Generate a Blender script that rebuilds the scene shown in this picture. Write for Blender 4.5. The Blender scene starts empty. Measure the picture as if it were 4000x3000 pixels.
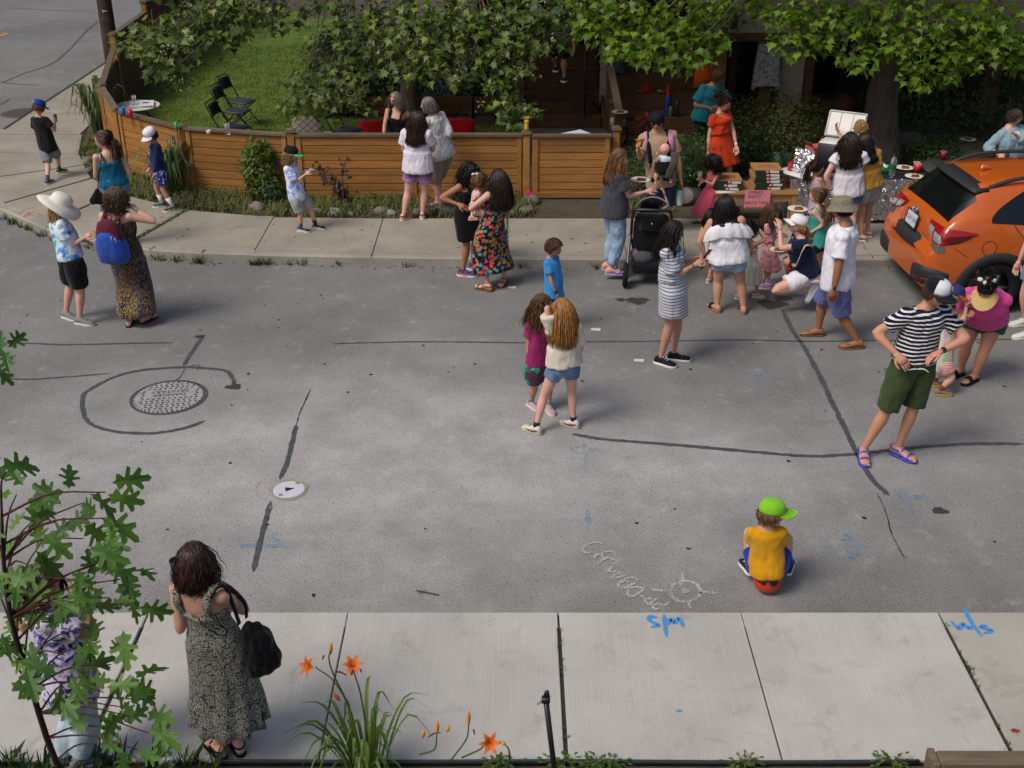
import bpy,math,random
import numpy as np
from mathutils import Matrix,Vector,noise as mnoise
random.seed(7);RNG=np.random.default_rng(7)
SC=bpy.context.scene
COL=SC.collection
R=math.radians
SW=.12
# ------------------------------------------------------------------ camera
CAM_H=5.65
FPX=4624.0
PITCH=math.atan(2295.0/FPX)
cam=bpy.data.cameras.new('camera');cam_o=bpy.data.objects.new('camera',cam);COL.objects.link(cam_o)
cam.sensor_width=17.3;cam.lens=20.0;cam.clip_start=0.05;cam.clip_end=500
cam_o.location=(0,0,CAM_H);cam_o.rotation_euler=(math.pi/2-PITCH,0,0)
cam.dof.use_dof=True;cam.dof.focus_distance=12.5;cam.dof.aperture_fstop=3.2
SC.camera=cam_o
# ------------------------------------------------------------------ sky, sun, exposure
SUN_DIR=Vector((0.60,0.42,-0.95)).normalized()
w=bpy.data.worlds.new('World');SC.world=w;w.use_nodes=True
nt=w.node_tree;bg=nt.nodes['Background']
sky=nt.nodes.new('ShaderNodeTexSky');sky.sky_type='NISHITA';sky.sun_disc=False
sky.sun_elevation=math.asin(-SUN_DIR.z);sky.sun_rotation=math.atan2(-SUN_DIR.x,-SUN_DIR.y)
sky.air_density=1.0;sky.dust_density=4.0;sky.ozone_density=1.0
nt.links.new(sky.outputs[0],bg.inputs[0]);bg.inputs[1].default_value=0.075
sun=bpy.data.lights.new('sun','SUN');sun.energy=1.45;sun.angle=R(22);sun.color=(1.0,0.955,0.90)
sun_o=bpy.data.objects.new('sun',sun);COL.objects.link(sun_o)
sun_o.rotation_euler=SUN_DIR.to_track_quat('-Z','Y').to_euler()
sun_o.location=(-10,-10,20)
VS=SC.view_settings
VS.view_transform='Standard';VS.look='None';VS.gamma=1.0;VS.use_curve_mapping=False;VS.exposure=0.42
SC.cycles.max_bounces=6;SC.cycles.diffuse_bounces=3;SC.cycles.transparent_max_bounces=8
SC.cycles.use_denoising=True
# ------------------------------------------------------------------ where things stand (metres) from where they are seen
def ray(x,y):
 u=(x-2000)/FPX;v=(1500-y)/FPX
 return np.array([u,math.cos(PITCH)+v*math.sin(PITCH),-math.sin(PITCH)+v*math.cos(PITCH)])
def G(x,y,z=0.0):
 d=ray(x,y);return np.array([0,0,CAM_H])+d*((z-CAM_H)/d[2])
def D(x,y,Y):
 d=ray(x,y);return np.array([0,0,CAM_H])+d*(Y/d[1])
 # ------------------------------------------------------------------ materials
MATS={}
def lin(c):
 if isinstance(c,str):
  c=c.lstrip('#');c=[int(c[i:i+2],16)/255 for i in(0,2,4)]
  return tuple(((v+0.055)/1.055)**2.4 if v>0.04045 else v/12.92 for v in c)
 return tuple(c)
class NT:
 def __init__(s,name):
  s.m=bpy.data.materials.new(name);s.m.use_nodes=True;s.t=s.m.node_tree;s.b=s.t.nodes['Principled BSDF']
  s.out=s.t.nodes['Material Output']
 def n(s,typ,ins=None,**kw):
  nd=s.t.nodes.new('ShaderNode'+typ)
  for k,v in kw.items():setattr(nd,k,v)
  for k,v in(ins or{}).items():s.set(nd.inputs[k],v)
  return nd
 def set(s,sock,v):
  if isinstance(v,bpy.types.NodeSocket):s.t.links.new(v,sock)
  elif isinstance(v,bpy.types.Node):s.t.links.new(v.outputs[0],sock)
  else:
   if sock.type=='RGBA' and len(v)==3:v=(*v,1)
   sock.default_value=v
 def co(s,scale=(1,1,1),rot=(0,0,0),what='Object'):
  tc=s.n('TexCoord');mp=s.n('Mapping',{'Vector':tc.outputs[what],'Scale':scale,'Rotation':rot});return mp.outputs[0]
 def noise(s,scale=5,detail=4,rough=.55,vec=None,dist=0):
  return s.n('TexNoise',{'Vector':vec if vec is not None else s.co(),'Scale':scale,'Detail':detail,'Roughness':rough,'Distortion':dist}).outputs[0]
 def ramp(s,fac,stops,interp='LINEAR'):
  r=s.n('ValToRGB',{'Fac':fac});r.color_ramp.interpolation=interp
  e=r.color_ramp.elements
  while len(e)<len(stops):e.new(0.5)
  for k,(p,c)in enumerate(stops):
   e[k].position=p;c=lin(c)if not isinstance(c,float)else(c,c,c);e[k].color=(*c[:3],1)
  return r.outputs[0]
 def mix(s,a,b,f,mode='MIX'):
  m=s.n('MixRGB',{'Fac':f,'Color1':a,'Color2':b},blend_type=mode);return m.outputs[0]
 def math(s,op,a,b=0.0):
  return s.n('Math',{0:a,1:b},operation=op).outputs[0]
 def bump(s,h,strength=.3,dist=.01):
  b=s.n('Bump',{'Height':h,'Strength':strength,'Distance':dist});s.set(s.b.inputs['Normal'],b);return b
 def done(s,col=None,rough=.7,metal=0,spec=.5):
  if col is not None:s.set(s.b.inputs['Base Color'],col)
  s.set(s.b.inputs['Roughness'],rough);s.b.inputs['Metallic'].default_value=metal
  s.b.inputs['Specular IOR Level'].default_value=spec
  return s.m
def plain(c,rough=.6,metal=0,var=.12,scale=30,spec=None):
 spec=spec if spec is not None else(.2 if rough>=.7 else .5)
 key=('plain',str(c),rough,metal,var,scale,spec)
 if key in MATS:return MATS[key]
 t=NT('paint_'+str(len(MATS)));c=lin(c)
 n=t.noise(scale,3);col=t.mix([v*(1-var)for v in c],[min(1,v*(1+var))for v in c],n)
 MATS[key]=t.done(col,rough,metal,spec);return MATS[key]
def fab(c,c2=None,kind='plain',scale=1.0,rough=.85,fold=.5,c3=None,c4=None):
 key=('fab',str(c),str(c2),kind,scale,rough,fold,str(c3),str(c4))
 if key in MATS:return MATS[key]
 t=NT('cloth_'+str(len(MATS)));c=lin(c);c2=lin(c2)if c2 else c;c3=lin(c3)if c3 else c2;c4=lin(c4)if c4 else c3
 if kind=='plain':
  n=t.noise(9,4);col=t.mix([v*.86 for v in c],[min(1,v*1.1)for v in c],n)
 elif kind=='heather':
  n=t.noise(160*scale,3,.7);col=t.ramp(n,[(.35,c),(.65,c2)])
 elif kind=='denim':
  n=t.noise(7,3);f=t.noise(220,2);col=t.mix(t.mix(c,c2,t.ramp(n,[(.35,0.),(.7,1.)])),(1,1,1),t.math('MULTIPLY',f,.1))
 elif kind=='stripe':
  wv=t.n('TexWave',{'Vector':t.co(),'Scale':scale,'Distortion':1.2,'Detail':1,'Detail Scale':.6},bands_direction='Z')
  col=t.ramp(wv.outputs[0],[(.66,c),(.74,c2)])
 elif kind=='vstripe':
  wv=t.n('TexNoise',{'Vector':t.co((14*scale,14*scale,1.0)),'Scale':1.3,'Detail':0})
  col=t.ramp(wv.outputs[0],[(.30,'#e9c9bd'),(.40,'#8fc7c9'),(.48,'#e8d592'),(.55,'#b9a3cf'),(.62,'#e9a39a'),(.7,'#9fcf9b')])
 elif kind=='tiedye':
  n=t.noise(5*scale,3,.6,dist=.8);col=t.ramp(n,[(.36,c2),(.44,c),(.53,c),(.59,c3),(.68,c4)])
 elif kind=='floral':
  v=t.n('TexVoronoi',{'Vector':t.co(),'Scale':22*scale});d=t.ramp(v.outputs['Distance'],[(.48,1.),(.56,0.)])
  pick=t.n('SeparateColor',{0:v.outputs['Color']}).outputs[0]
  fl=t.ramp(pick,[(.0,c2),(.34,c3),(.67,c4),(.85,c)],'CONSTANT')
  sp=t.ramp(t.n('TexVoronoi',{'Vector':t.co(),'Scale':60*scale}).outputs['Distance'],[(.2,1.),(.34,0.)])
  col=t.mix(t.mix(c,c4,t.math('MULTIPLY',sp,.7)),fl,d)
 elif kind=='patch':
  b=t.n('TexVoronoi',{'Vector':t.co((7,7,5)),'Scale':1.0},distance='CHEBYCHEV')
  n=t.noise(55,4,.7);pick=t.n('SeparateColor',{0:b.outputs['Color']}).outputs[0]
  base=t.ramp(pick,[(0.,c),(.4,c2),(.6,c),(.8,c4)],'CONSTANT')
  z=t.n('SeparateXYZ',{0:t.co()}).outputs[2]
  gold=t.ramp(n,[(.50,0.),(.56,1.)]);lo=t.ramp(z,[(.28,1.),(.55,.45)])
  wv=t.n('TexWave',{'Vector':t.co((1,1,1)),'Scale':9,'Distortion':3},bands_direction='Z').outputs[0]
  col=t.mix(base,c3,t.math('MULTIPLY',gold,lo));col=t.mix(col,c2,t.math('MULTIPLY',t.ramp(wv,[(.9,0.),(.95,1.)]),.6))
 elif kind=='cracks':
  v=t.n('TexVoronoi',{'Vector':t.co(),'Scale':95},feature='DISTANCE_TO_EDGE').outputs[0]
  v2=t.n('TexVoronoi',{'Vector':t.co((1,1,.8)),'Scale':13},feature='DISTANCE_TO_EDGE').outputs[0]
  a=t.ramp(v,[(.09,c2),(.17,c)]);col=t.mix(c2,a,t.ramp(v2,[(.012,0.),(.03,1.)]))
 elif kind=='leafprint':
  wv=t.n('TexWave',{'Vector':t.co((1,1,1),(.5,.6,.3)),'Scale':22,'Distortion':14,'Detail':2,'Detail Scale':1.4}).outputs[0]
  n=t.ramp(t.noise(9,2),[(.44,0.),(.52,1.)]);col=t.mix(t.ramp(wv,[(.4,c),(.55,c2)]),c3,n)
 elif kind=='print':
  n=t.noise(34*scale,3,.6);m=t.noise(48*scale,2,.6,vec=t.co((1.1,1,1.2),(.3,.2,.1)))
  col=t.mix(t.ramp(n,[(.575,c),(.60,c2)]),c3,t.ramp(m,[(.615,0.),(.64,1.)]))
 elif kind=='fade':
  z=t.n('SeparateXYZ',{0:t.co()}).outputs[2];n=t.noise(6,2)
  col=t.ramp(t.math('ADD',t.math('MULTIPLY',z,.9),t.math('MULTIPLY',n,.3)),[(scale-.13,c2),(scale,c)])
 bp=t.noise(16,3,.5,vec=t.co((1,1,.45)));fine=t.noise(420,1)
 t.bump(t.math('ADD',bp,t.math('MULTIPLY',fine,.04)),fold,.03)
 t.b.inputs['Sheen Weight'].default_value=.15
 MATS[key]=t.done(col,min(1,rough+.08),0,.1);return MATS[key]
def skin(c):
 key=('skin',c)
 if key in MATS:return MATS[key]
 t=NT('skin_'+c.strip('#'));k=lin(c)
 n=t.noise(7,4);col=t.mix([k[0]*.92,k[1]*.84,k[2]*.82],[min(1,k[0]*1.06),k[1]*1.03,k[2]],n)
 t.b.inputs['Subsurface Weight'].default_value=0.0
 MATS[key]=t.done(col,.5,0,.35);return MATS[key]
def hairm(c,c2=None):
 key=('hair',c,c2)
 if key in MATS:return MATS[key]
 t=NT('hair_'+c.strip('#'));k=lin(c);k2=lin(c2)if c2 else tuple(v*1.7 for v in k)
 n=t.noise(60,3,.7,vec=t.co((1,1,.25)));col=t.ramp(n,[(.3,tuple(v*.6 for v in k)),(.52,k),(.75,k2)])
 MATS[key]=t.done(col,.42,0,.4);return MATS[key]
 # ------------------------------------------------------------------ mesh building
def nrm(v):
 v=np.asarray(v,float);l=np.linalg.norm(v);return v/l if l>1e-9 else v
def cr(P,n):
 P=np.asarray(P,float);k=len(P)
 if k<3:return np.array([P[0]+(P[-1]-P[0])*t for t in np.linspace(0,1,n)])
 Q=np.vstack([2*P[0]-P[1],P,2*P[-1]-P[-2]]);out=[]
 for u in np.linspace(0,k-1,n):
  i=min(int(u),k-2);t=u-i;a,b,c,d=Q[i:i+4]
  out.append(.5*(2*b+(c-a)*t+(2*a-5*b+4*c-d)*t*t+(3*b-a-3*c+d)*t**3))
 return np.array(out)
class MB:
 def __init__(s):s.V=[];s.F=[];s.mi=[];s.n=0
 def add(s,v,f,mi=0):
  v=np.asarray(v,float).reshape(-1,3);s.V.append(v);o=s.n
  s.F+=[tuple(i+o for i in q)for q in f];s.mi+=[mi]*len(f);s.n+=len(v);return s
 def join(s,o,mi=None):
  off=s.n;s.V+=o.V;s.F+=[tuple(i+off for i in q)for q in o.F];s.mi+=(o.mi if mi is None else[mi]*len(o.F));s.n+=o.n;return s
 def verts(s):return np.vstack(s.V)if s.V else np.zeros((0,3))
 def loft(s,rings,mi=0,cap=True,closed=False):
  rings=np.asarray(rings);k,n,_=rings.shape;f=[]
  for i in range(k-1+(1 if closed else 0)):
   a=i*n;b=((i+1)%k)*n
   for j in range(n):f.append((a+j,a+(j+1)%n,b+(j+1)%n,b+j))
  if cap and not closed:f.append(tuple(range(n-1,-1,-1)));f.append(tuple((k-1)*n+j for j in range(n)))
  return s.add(rings.reshape(-1,3),f,mi)
 def tube(s,pts,rad,n=10,side=None,mi=0,cap=True,closed=False):
  pts=np.asarray(pts,float);k=len(pts);rad=np.asarray(rad,float)
  if rad.ndim==0:rad=np.full(k,float(rad))
  if rad.ndim==1:rad=np.stack([rad,rad],1)
  t=np.gradient(pts,axis=0)
  if closed:t=np.roll(pts,-1,0)-np.roll(pts,1,0)
  t/=np.maximum(np.linalg.norm(t,axis=1,keepdims=True),1e-9)
  a=np.array(side,float)if side is not None else(np.array([1.,0,0])if abs(t[0][0])<.8 else np.array([0,1.,0]))
  ang=np.linspace(0,2*math.pi,n,endpoint=False);ca,sa=np.cos(ang),np.sin(ang);rings=[]
  for i in range(k):
   u=a-t[i]*a.dot(t[i]);u=nrm(u);v=np.cross(t[i],u)
   if side is None:a=u
   rings.append(pts[i]+np.outer(ca*rad[i,0],u)+np.outer(sa*rad[i,1],v))
  return s.loft(rings,mi,cap,closed)
 def ell(s,c,r,Rm=None,n=12,m=8,mi=0):
  r=np.ones(3)*r;Rm=np.eye(3)if Rm is None else np.asarray(Rm);v=[];f=[]
  for i in range(1,m):
   th=math.pi*i/m
   for j in range(n):
    ph=2*math.pi*j/n;v.append((math.sin(th)*math.cos(ph),math.sin(th)*math.sin(ph),math.cos(th)))
  v+=[(0,0,1),(0,0,-1)];T=len(v)-2
  for i in range(m-2):
   for j in range(n):f.append((i*n+j,(i+1)*n+j,(i+1)*n+(j+1)%n,i*n+(j+1)%n))
  for j in range(n):f.append((T,j,(j+1)%n));f.append((T+1,(m-2)*n+(j+1)%n,(m-2)*n+j))
  return s.add((np.array(v)*r)@Rm.T+np.asarray(c),f,mi)
 def box(s,c,size,Rm=None,bev=0.0,mi=0,taper=None):
  x,y,z=np.asarray(size,float)/2;Rm=np.eye(3)if Rm is None else np.asarray(Rm);tx,ty=taper or(1,1)
  b=min(bev,x*.9,y*.9,z*.9)
  if b<=0:
   v=np.array([(sx*x*(tx if sz>0 else 1),sy*y*(ty if sz>0 else 1),sz*z)for sz in(-1,1)for sx,sy in((-1,-1),(1,-1),(1,1),(-1,1))])
   f=[(0,3,2,1),(4,5,6,7),(0,1,5,4),(1,2,6,5),(2,3,7,6),(3,0,4,7)]
   return s.add(v@Rm.T+np.asarray(c),f,mi)
  rings=[]
  for zz,ins in((-z,b),(-z+b,0),(z-b,0),(z,b)):
   kx,ky=(tx,ty)if zz>0 else(1,1);X,Y=x*kx,y*ky
   rings.append([(X-ins,-Y+b,zz),(X-ins,Y-b,zz),(X-b,Y-ins,zz),(-X+b,Y-ins,zz),(-X+ins,Y-b,zz),(-X+ins,-Y+b,zz),(-X+b,-Y+ins,zz),(X-b,-Y+ins,zz)])
  rg=np.array(rings);return s.loft(rg@Rm.T+np.asarray(c),mi)
 def prism(s,poly,z0,z1,mi=0):
  p=np.asarray(poly,float);n=len(p)
  v=np.vstack([np.c_[p,np.full(n,z0)],np.c_[p,np.full(n,z1)]])
  f=[tuple(range(n-1,-1,-1)),tuple(range(n,2*n))]+[(j,(j+1)%n,n+(j+1)%n,n+j)for j in range(n)]
  return s.add(v,f,mi)
 def mesh(s,name,mats,Minv=None,smooth=True):
  me=bpy.data.meshes.new(name);v=s.verts()
  if Minv is not None:v=v@Minv[:3,:3].T+Minv[:3,3]
  me.from_pydata(v.tolist(),[],s.F);me.update()
  for m in(mats if isinstance(mats,(list,tuple))else[mats]):me.materials.append(m)
  if len(me.polygons):
   me.polygons.foreach_set('material_index',s.mi)
   me.polygons.foreach_set('use_smooth',[smooth]*len(me.polygons))
  return me
 def obj(s,name,mats,parent=None,Minv=None,smooth=True):
  return link(name,s.mesh(name,mats,Minv,smooth),parent)
def link(name,me,parent=None):
 o=bpy.data.objects.new(name,me);COL.objects.link(o)
 if parent is not None:o.parent=parent
 return o
def tag(o,label=None,cat=None,group=None,kind=None):
 if label:o['label']=label
 if cat:o['category']=cat
 if group:o['group']=group
 if kind:o['kind']=kind
 return o
def thing(name,label,cat,loc=(0,0,0),rz=0,group=None):
 o=link(name,None);o.location=loc;o.rotation_euler=(0,0,rz);return tag(o,label,cat,group)
def copytree(o,parent=None):
 c=o.copy();COL.objects.link(c);c.parent=parent
 for ch in list(o.children):copytree(ch,c)
 return c
def rotz(a):c,s=math.cos(a),math.sin(a);return np.array([[c,-s,0],[s,c,0],[0,0,1]])
def rotx(a):c,s=math.cos(a),math.sin(a);return np.array([[1,0,0],[0,c,-s],[0,s,c]])
def roty(a):c,s=math.cos(a),math.sin(a);return np.array([[c,0,s],[0,1,0],[-s,0,c]])
def basis(x,y,z):return np.stack([x,y,z],1)
WORK=bpy.data.scenes.new('workshop')
def remesh(mb,vox,smooth=4,lam=.5):
 """fuse overlapping closed shapes into one continuous skin"""
 me=bpy.data.meshes.new('tmp');me.from_pydata(mb.verts().tolist(),[],mb.F)
 o=bpy.data.objects.new('tmp',me);WORK.collection.objects.link(o)
 m=o.modifiers.new('r','REMESH');m.mode='VOXEL';m.voxel_size=vox
 if smooth:sm=o.modifiers.new('s','SMOOTH');sm.factor=lam;sm.iterations=smooth
 vl=WORK.view_layers[0];vl.update();dg=vl.depsgraph;ev=o.evaluated_get(dg);e=ev.to_mesh()
 v=np.empty(len(e.vertices)*3);e.vertices.foreach_get('co',v);f=[tuple(p.vertices)for p in e.polygons]
 ev.to_mesh_clear();bpy.data.objects.remove(o);bpy.data.meshes.remove(me)
 out=MB();out.add(v.reshape(-1,3),f);return out
def wrinkle(mb,amp,scale=(9,9,4),seed=0):
 """push a cloth surface in and out along its normals"""
 v=mb.verts();me=bpy.data.meshes.new('t');me.from_pydata(v.tolist(),[],mb.F)
 nn=np.empty(len(v)*3);me.vertex_normals.foreach_get('vector',nn);bpy.data.meshes.remove(me);nn=nn.reshape(-1,3)
 a=np.array([mnoise.noise(Vector((p[0]*scale[0]+seed,p[1]*scale[1],p[2]*scale[2])))for p in v])+.25
 mb.V=[v+nn*(a*amp)[:,None]];return mb
def text_mb(txt,size,M,depth=0.0,font=None):
 """lettering as flat mesh; M maps the text plane (x right, y up, z out) to the place"""
 cu=bpy.data.curves.new('t','FONT');cu.body=txt;cu.size=size;cu.align_x='CENTER';cu.align_y='CENTER';cu.resolution_u=2;cu.extrude=depth
 o=bpy.data.objects.new('t',cu);WORK.collection.objects.link(o)
 vl=WORK.view_layers[0];vl.update();dg=vl.depsgraph;ev=o.evaluated_get(dg);e=ev.to_mesh()
 v=np.array([tuple(x.co)for x in e.vertices]);f=[tuple(p.vertices)for p in e.polygons]
 ev.to_mesh_clear();bpy.data.objects.remove(o);bpy.data.curves.remove(cu)
 M=np.asarray(M);mb=MB();mb.add(v@M[:3,:3].T+M[:3,3],f);return mb
 # ------------------------------------------------------------------ ground, road, pavements
def asphalt():
 t=NT('asphalt');big=t.noise(.28,3,.5,dist=.2);mid=t.noise(2.2,4,.6);fine=t.noise(55,3,.75);sp=t.n('TexVoronoi',{'Vector':t.co(),'Scale':70}).outputs['Distance']
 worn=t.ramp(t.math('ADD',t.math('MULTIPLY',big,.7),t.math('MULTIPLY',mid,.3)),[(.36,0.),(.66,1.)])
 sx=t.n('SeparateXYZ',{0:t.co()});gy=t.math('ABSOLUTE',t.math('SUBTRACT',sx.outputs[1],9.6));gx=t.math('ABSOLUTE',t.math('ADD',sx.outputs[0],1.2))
 dust_light=t.ramp(t.math('ADD',t.math('MULTIPLY',t.noise(.8,4,.6),.5),t.math('ADD',t.math('MULTIPLY',gy,.16),t.math('MULTIPLY',gx,.07))),[(.38,1.),(.85,0.)])  # pale road centre: dusty wear plus soft daylight painted into the colour
 base=t.mix(t.mix((.150,.150,.150),(.235,.235,.234),worn),(.47,.47,.47),t.math('MULTIPLY',dust_light,t.ramp(t.noise(1.7,6,.7),[(.30,.35),(.66,.85)])))
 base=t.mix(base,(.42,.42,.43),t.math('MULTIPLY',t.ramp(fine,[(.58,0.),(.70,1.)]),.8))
 base=t.mix(base,(.03,.03,.035),t.math('MULTIPLY',t.ramp(t.noise(60,2,.6,vec=t.co((1,1,1),(0,0,.7))),[(.58,0.),(.66,1.)]),.65))
 base=t.mix(base,t.mix(base,(.62,.62,.64),.28),t.ramp(t.noise(3,6,.75,vec=t.co((1.3,1,1))),[(.56,0.),(.76,1.)]))
 t.bump(t.math('ADD',fine,t.math('MULTIPLY',sp,.6)),.35,.006)
 return t.done(t.mix(base,(1.0,.975,.93),1.0,'MULTIPLY'),.9,0,.25)
def concrete(a,b,line=0.0):
 t=NT('concrete_'+str(len(bpy.data.materials)));n=t.noise(1.1,5,.65);f=t.noise(120,2,.7);st=t.noise(4,5,.7,dist=.6)
 base=t.mix(lin(a),lin(b),t.ramp(n,[(.35,0.),(.66,1.)]));base=t.mix(base,(.16,.14,.11),t.math('MULTIPLY',t.ramp(st,[(.54,0.),(.78,1.)]),.5))
 base=t.mix(base,(.10,.095,.085),t.math('MULTIPLY',t.ramp(f,[(.62,0.),(.74,1.)]),.35))
 h=f
 if line:
  wv=t.n('TexNoise',{'Vector':t.co((150,1.5,1)),'Scale':1.0,'Detail':2}).outputs[0];base=t.mix(base,t.mix(base,(.72,.71,.68),.16),t.ramp(wv,[(.45,0.),(.7,1.)]));h=t.math('ADD',f,t.math('MULTIPLY',wv,1.5))
 t.bump(h,.3,.005);return t.done(base,.9,0,.25)
def soil_mat():
 t=NT('soil');n=t.noise(6,5,.7);f=t.noise(70,3,.7);c=t.ramp(n,[(.3,(.055,.04,.028)),(.55,(.10,.078,.05)),(.72,(.06,.07,.028))])
 t.bump(t.math('ADD',n,f),.8,.03);return t.done(t.mix(c,(.16,.125,.08),t.math('MULTIPLY',t.ramp(f,[(.55,0.),(.7,1.)]),.5)),.95)
def grass_mat(a,b,c,sc=3):
 t=NT('grass_'+str(len(bpy.data.materials)));n=t.noise(sc,4,.6);f=t.noise(40,3,.7);col=t.ramp(t.math('ADD',t.math('MULTIPLY',n,.6),t.math('MULTIPLY',f,.4)),[(.36,a),(.5,b),(.66,c)])
 t.bump(f,.8,.03);return t.done(col,.8,0,.2)
def worn_paint(c,cover=.45,sc=50):
 t=NT('worn_paint_'+str(len(bpy.data.materials)));n=t.noise(sc,4,.75);n2=t.noise(6,3)
 f=t.ramp(t.math('ADD',t.math('MULTIPLY',n,.75),t.math('MULTIPLY',n2,.25)),[(cover-.06,0.),(cover+.08,1.)])
 tr=t.n('BsdfTransparent');mx=t.n('MixShader',{0:f,1:tr.outputs[0],2:t.b.outputs[0]});t.set(t.out.inputs[0],mx);return t.done(lin(c),.9,0,.2)
def tar_mat():
 t=NT('tar');n=t.noise(14,4,.7);t.bump(t.noise(60,3),.3,.004);return t.done(t.ramp(n,[(.3,(.04,.041,.043)),(.7,(.10,.10,.104))]),.62,0,.45)
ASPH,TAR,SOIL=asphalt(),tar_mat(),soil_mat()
mb=MB();mb.add([(-150,-80,-.06),(150,-80,-.06),(150,200,-.06),(-150,200,-.06)],[(0,1,2,3)]);tag(mb.obj('ground',SOIL),kind='structure')
mb=MB();n=24
xs=np.linspace(-60,60,n);ys=np.linspace(6.4,70,n);v=[(x,y,0)for y in ys for x in xs]
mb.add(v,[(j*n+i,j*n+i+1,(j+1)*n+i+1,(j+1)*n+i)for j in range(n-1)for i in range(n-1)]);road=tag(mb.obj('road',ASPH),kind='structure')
def ribbon(mb,pts,wd,z,jag=.0,n=None,taper=True,pxs=True,rs=3):
 P=np.array([G(*p,z)[:2]if pxs else p[:2]for p in pts]);L=np.linalg.norm(np.diff(P,axis=0),axis=1).sum();n=n or max(8,int(L/.03));C=cr(P,n)
 T=np.gradient(C,axis=0);T/=np.maximum(np.linalg.norm(T,axis=1,keepdims=True),1e-9);N=np.c_[-T[:,1],T[:,0]];rng=np.random.default_rng(rs)
 def jn():a=rng.normal(0,1,n);return(a+np.roll(a,1))*.5
 w1,w2=wd/2*(1+jag*jn()),wd/2*(1+jag*jn())
 if taper:e=np.minimum(1,np.minimum(np.arange(n)+.6,np.arange(n)[::-1]+.6)/3.0);w1,w2=w1*e,w2*e
 a=C+N*w1[:,None];b=C-N*w2[:,None]
 v=np.vstack([np.c_[a,np.full(n,z)],np.c_[b,np.full(n,z)]]);mb.add(v,[(i,i+1,n+i+1,n+i)for i in range(n-1)])
k=1.8083
seams=[([(0,740),(60,741),(130,744),(220,743),(300,741),(372,740)],.055),([(438,727),(425,745),(408,770),(396,791)],.085),([(0,817),(60,819),(130,815),(240,806)],.05),([(505,836),(503,818),(488,801),(455,796),(400,793),(345,796),(290,802),(240,817),(200,838),(181,852),(178,880),(186,905),(205,920),(250,932),(310,936),(360,932),(400,924),(442,909)],.085),([(640,917),(632,950),(620,1000),(604,1035)],.085),([(585,1082),(572,1130),(560,1180),(547,1235)],.085),([(720,742),(800,740),(900,738),(1060,739),(1130,740),(1260,738),(1400,737),(1600,734),(1740,737),(1900,735),(2050,734),(2212,732)],.05),([(1235,937),(1300,948),(1400,956),(1520,966),(1640,977),(1750,985),(1850,980),(1960,968),(2080,959),(2212,958)],.095),([(1690,668),(1710,710),(1740,755),(1770,810),(1800,875),(1830,935),(1852,980),(1880,1030),(1920,1070)],.10)]
for i,(p,wd)in enumerate(seams):
 mb=MB();ribbon(mb,[(x*k,y*k)for x,y in p],wd*.55,.004,.2,rs=i);mb.obj('tar_seam',TAR,road,smooth=False)
crk=plain((.035,.035,.036),.9)
for i,p in enumerate([[(640,917),(648,890),(658,868),(672,838)],[(1895,1065),(1915,1110),(1925,1150),(1945,1190),(1955,1205)],[(395,793),(430,788),(425,800)],[(400,795),(388,815),(372,826)]]):
 mb=MB();ribbon(mb,[(x*k,y*k)for x,y in p],.010,.0045,.6,rs=40+i);mb.obj('crack',crk,road,smooth=False)
for i,(x,y,r)in enumerate([(1377,650,.12),(1668,658,.15),(1690,645,.10),(2030,1104,.06),(505,836,.07),(432,728,.05),(1340,648,.05),(1180,655,.06)]):
 c=G(x*k,y*k);rng=np.random.default_rng(i);a=np.linspace(0,6.283,22,endpoint=False);rr=r*(1+.18*np.sin(a*3+i)+.10*np.sin(a*7+2*i)+rng.normal(0,.05,22));mb=MB()
 mb.add([(c[0]+math.cos(b)*q*1.15,c[1]+math.sin(b)*q*.9,.005+.0004*i)for b,q in zip(a,rr)],[tuple(range(22))])
 mb.obj('oil_stain',worn_paint((.05,.05,.05),.36 if r<.3 else .53,9 if r<.3 else 30),road)
mb=MB()
for i in range(60):
 x,y=RNG.uniform(-6,6),RNG.uniform(7.6,14.5);r=RNG.uniform(.006,.02);a=np.linspace(0,6.283,7,endpoint=False)+RNG.uniform(0,6)
 mb.add([(x+math.cos(q)*r*RNG.uniform(.6,1.5),y+math.sin(q)*r*RNG.uniform(.6,1.5),.0055)for q in a],[tuple(range(7))])
tag(mb.obj('gum_spots',plain((.03,.03,.032),.8),road),kind='stuff')
# spray paint and chalk lettering left by surveyors, read from the far side or the near side of the street
BLUE,BLUEW,WHITEP,PINKP=worn_paint('#4a92cf',.40,30),worn_paint('#6f9cc4',.55,60),worn_paint('#b9b9b9',.48,70),worn_paint('#c08a80',.55,60)
def strokes(name,lines,mat,wd,z,par,off=(0,0),sc=1.0,**kw):
 mb=MB()
 for i,l in enumerate(lines):ribbon(mb,[(off[0]+x/sc,off[1]+y/sc)for x,y in l],wd,z+.0004*i,.12,n=max(10,len(l)*5),rs=i,**kw)
 return mb.obj(name,mat,par,smooth=False)
o3=(2200,2080);s3=3.16
circ=[(1510+185*math.cos(a),725+128*math.sin(a))for a in np.linspace(0,6.6,26)]
strokes('white_survey_mark',[circ,[(1085,700),(1200,715),(1330,722)],[(1700,725),(1820,742),(1940,744)],[(1480,500),(1475,590),(1445,660)],[(1570,850),(1560,890),(1580,935)],[(1470,715),(1510,705),(1535,730),(1490,740),(1470,715)]],WHITEP,.030,.006,road,o3,s3)
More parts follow.
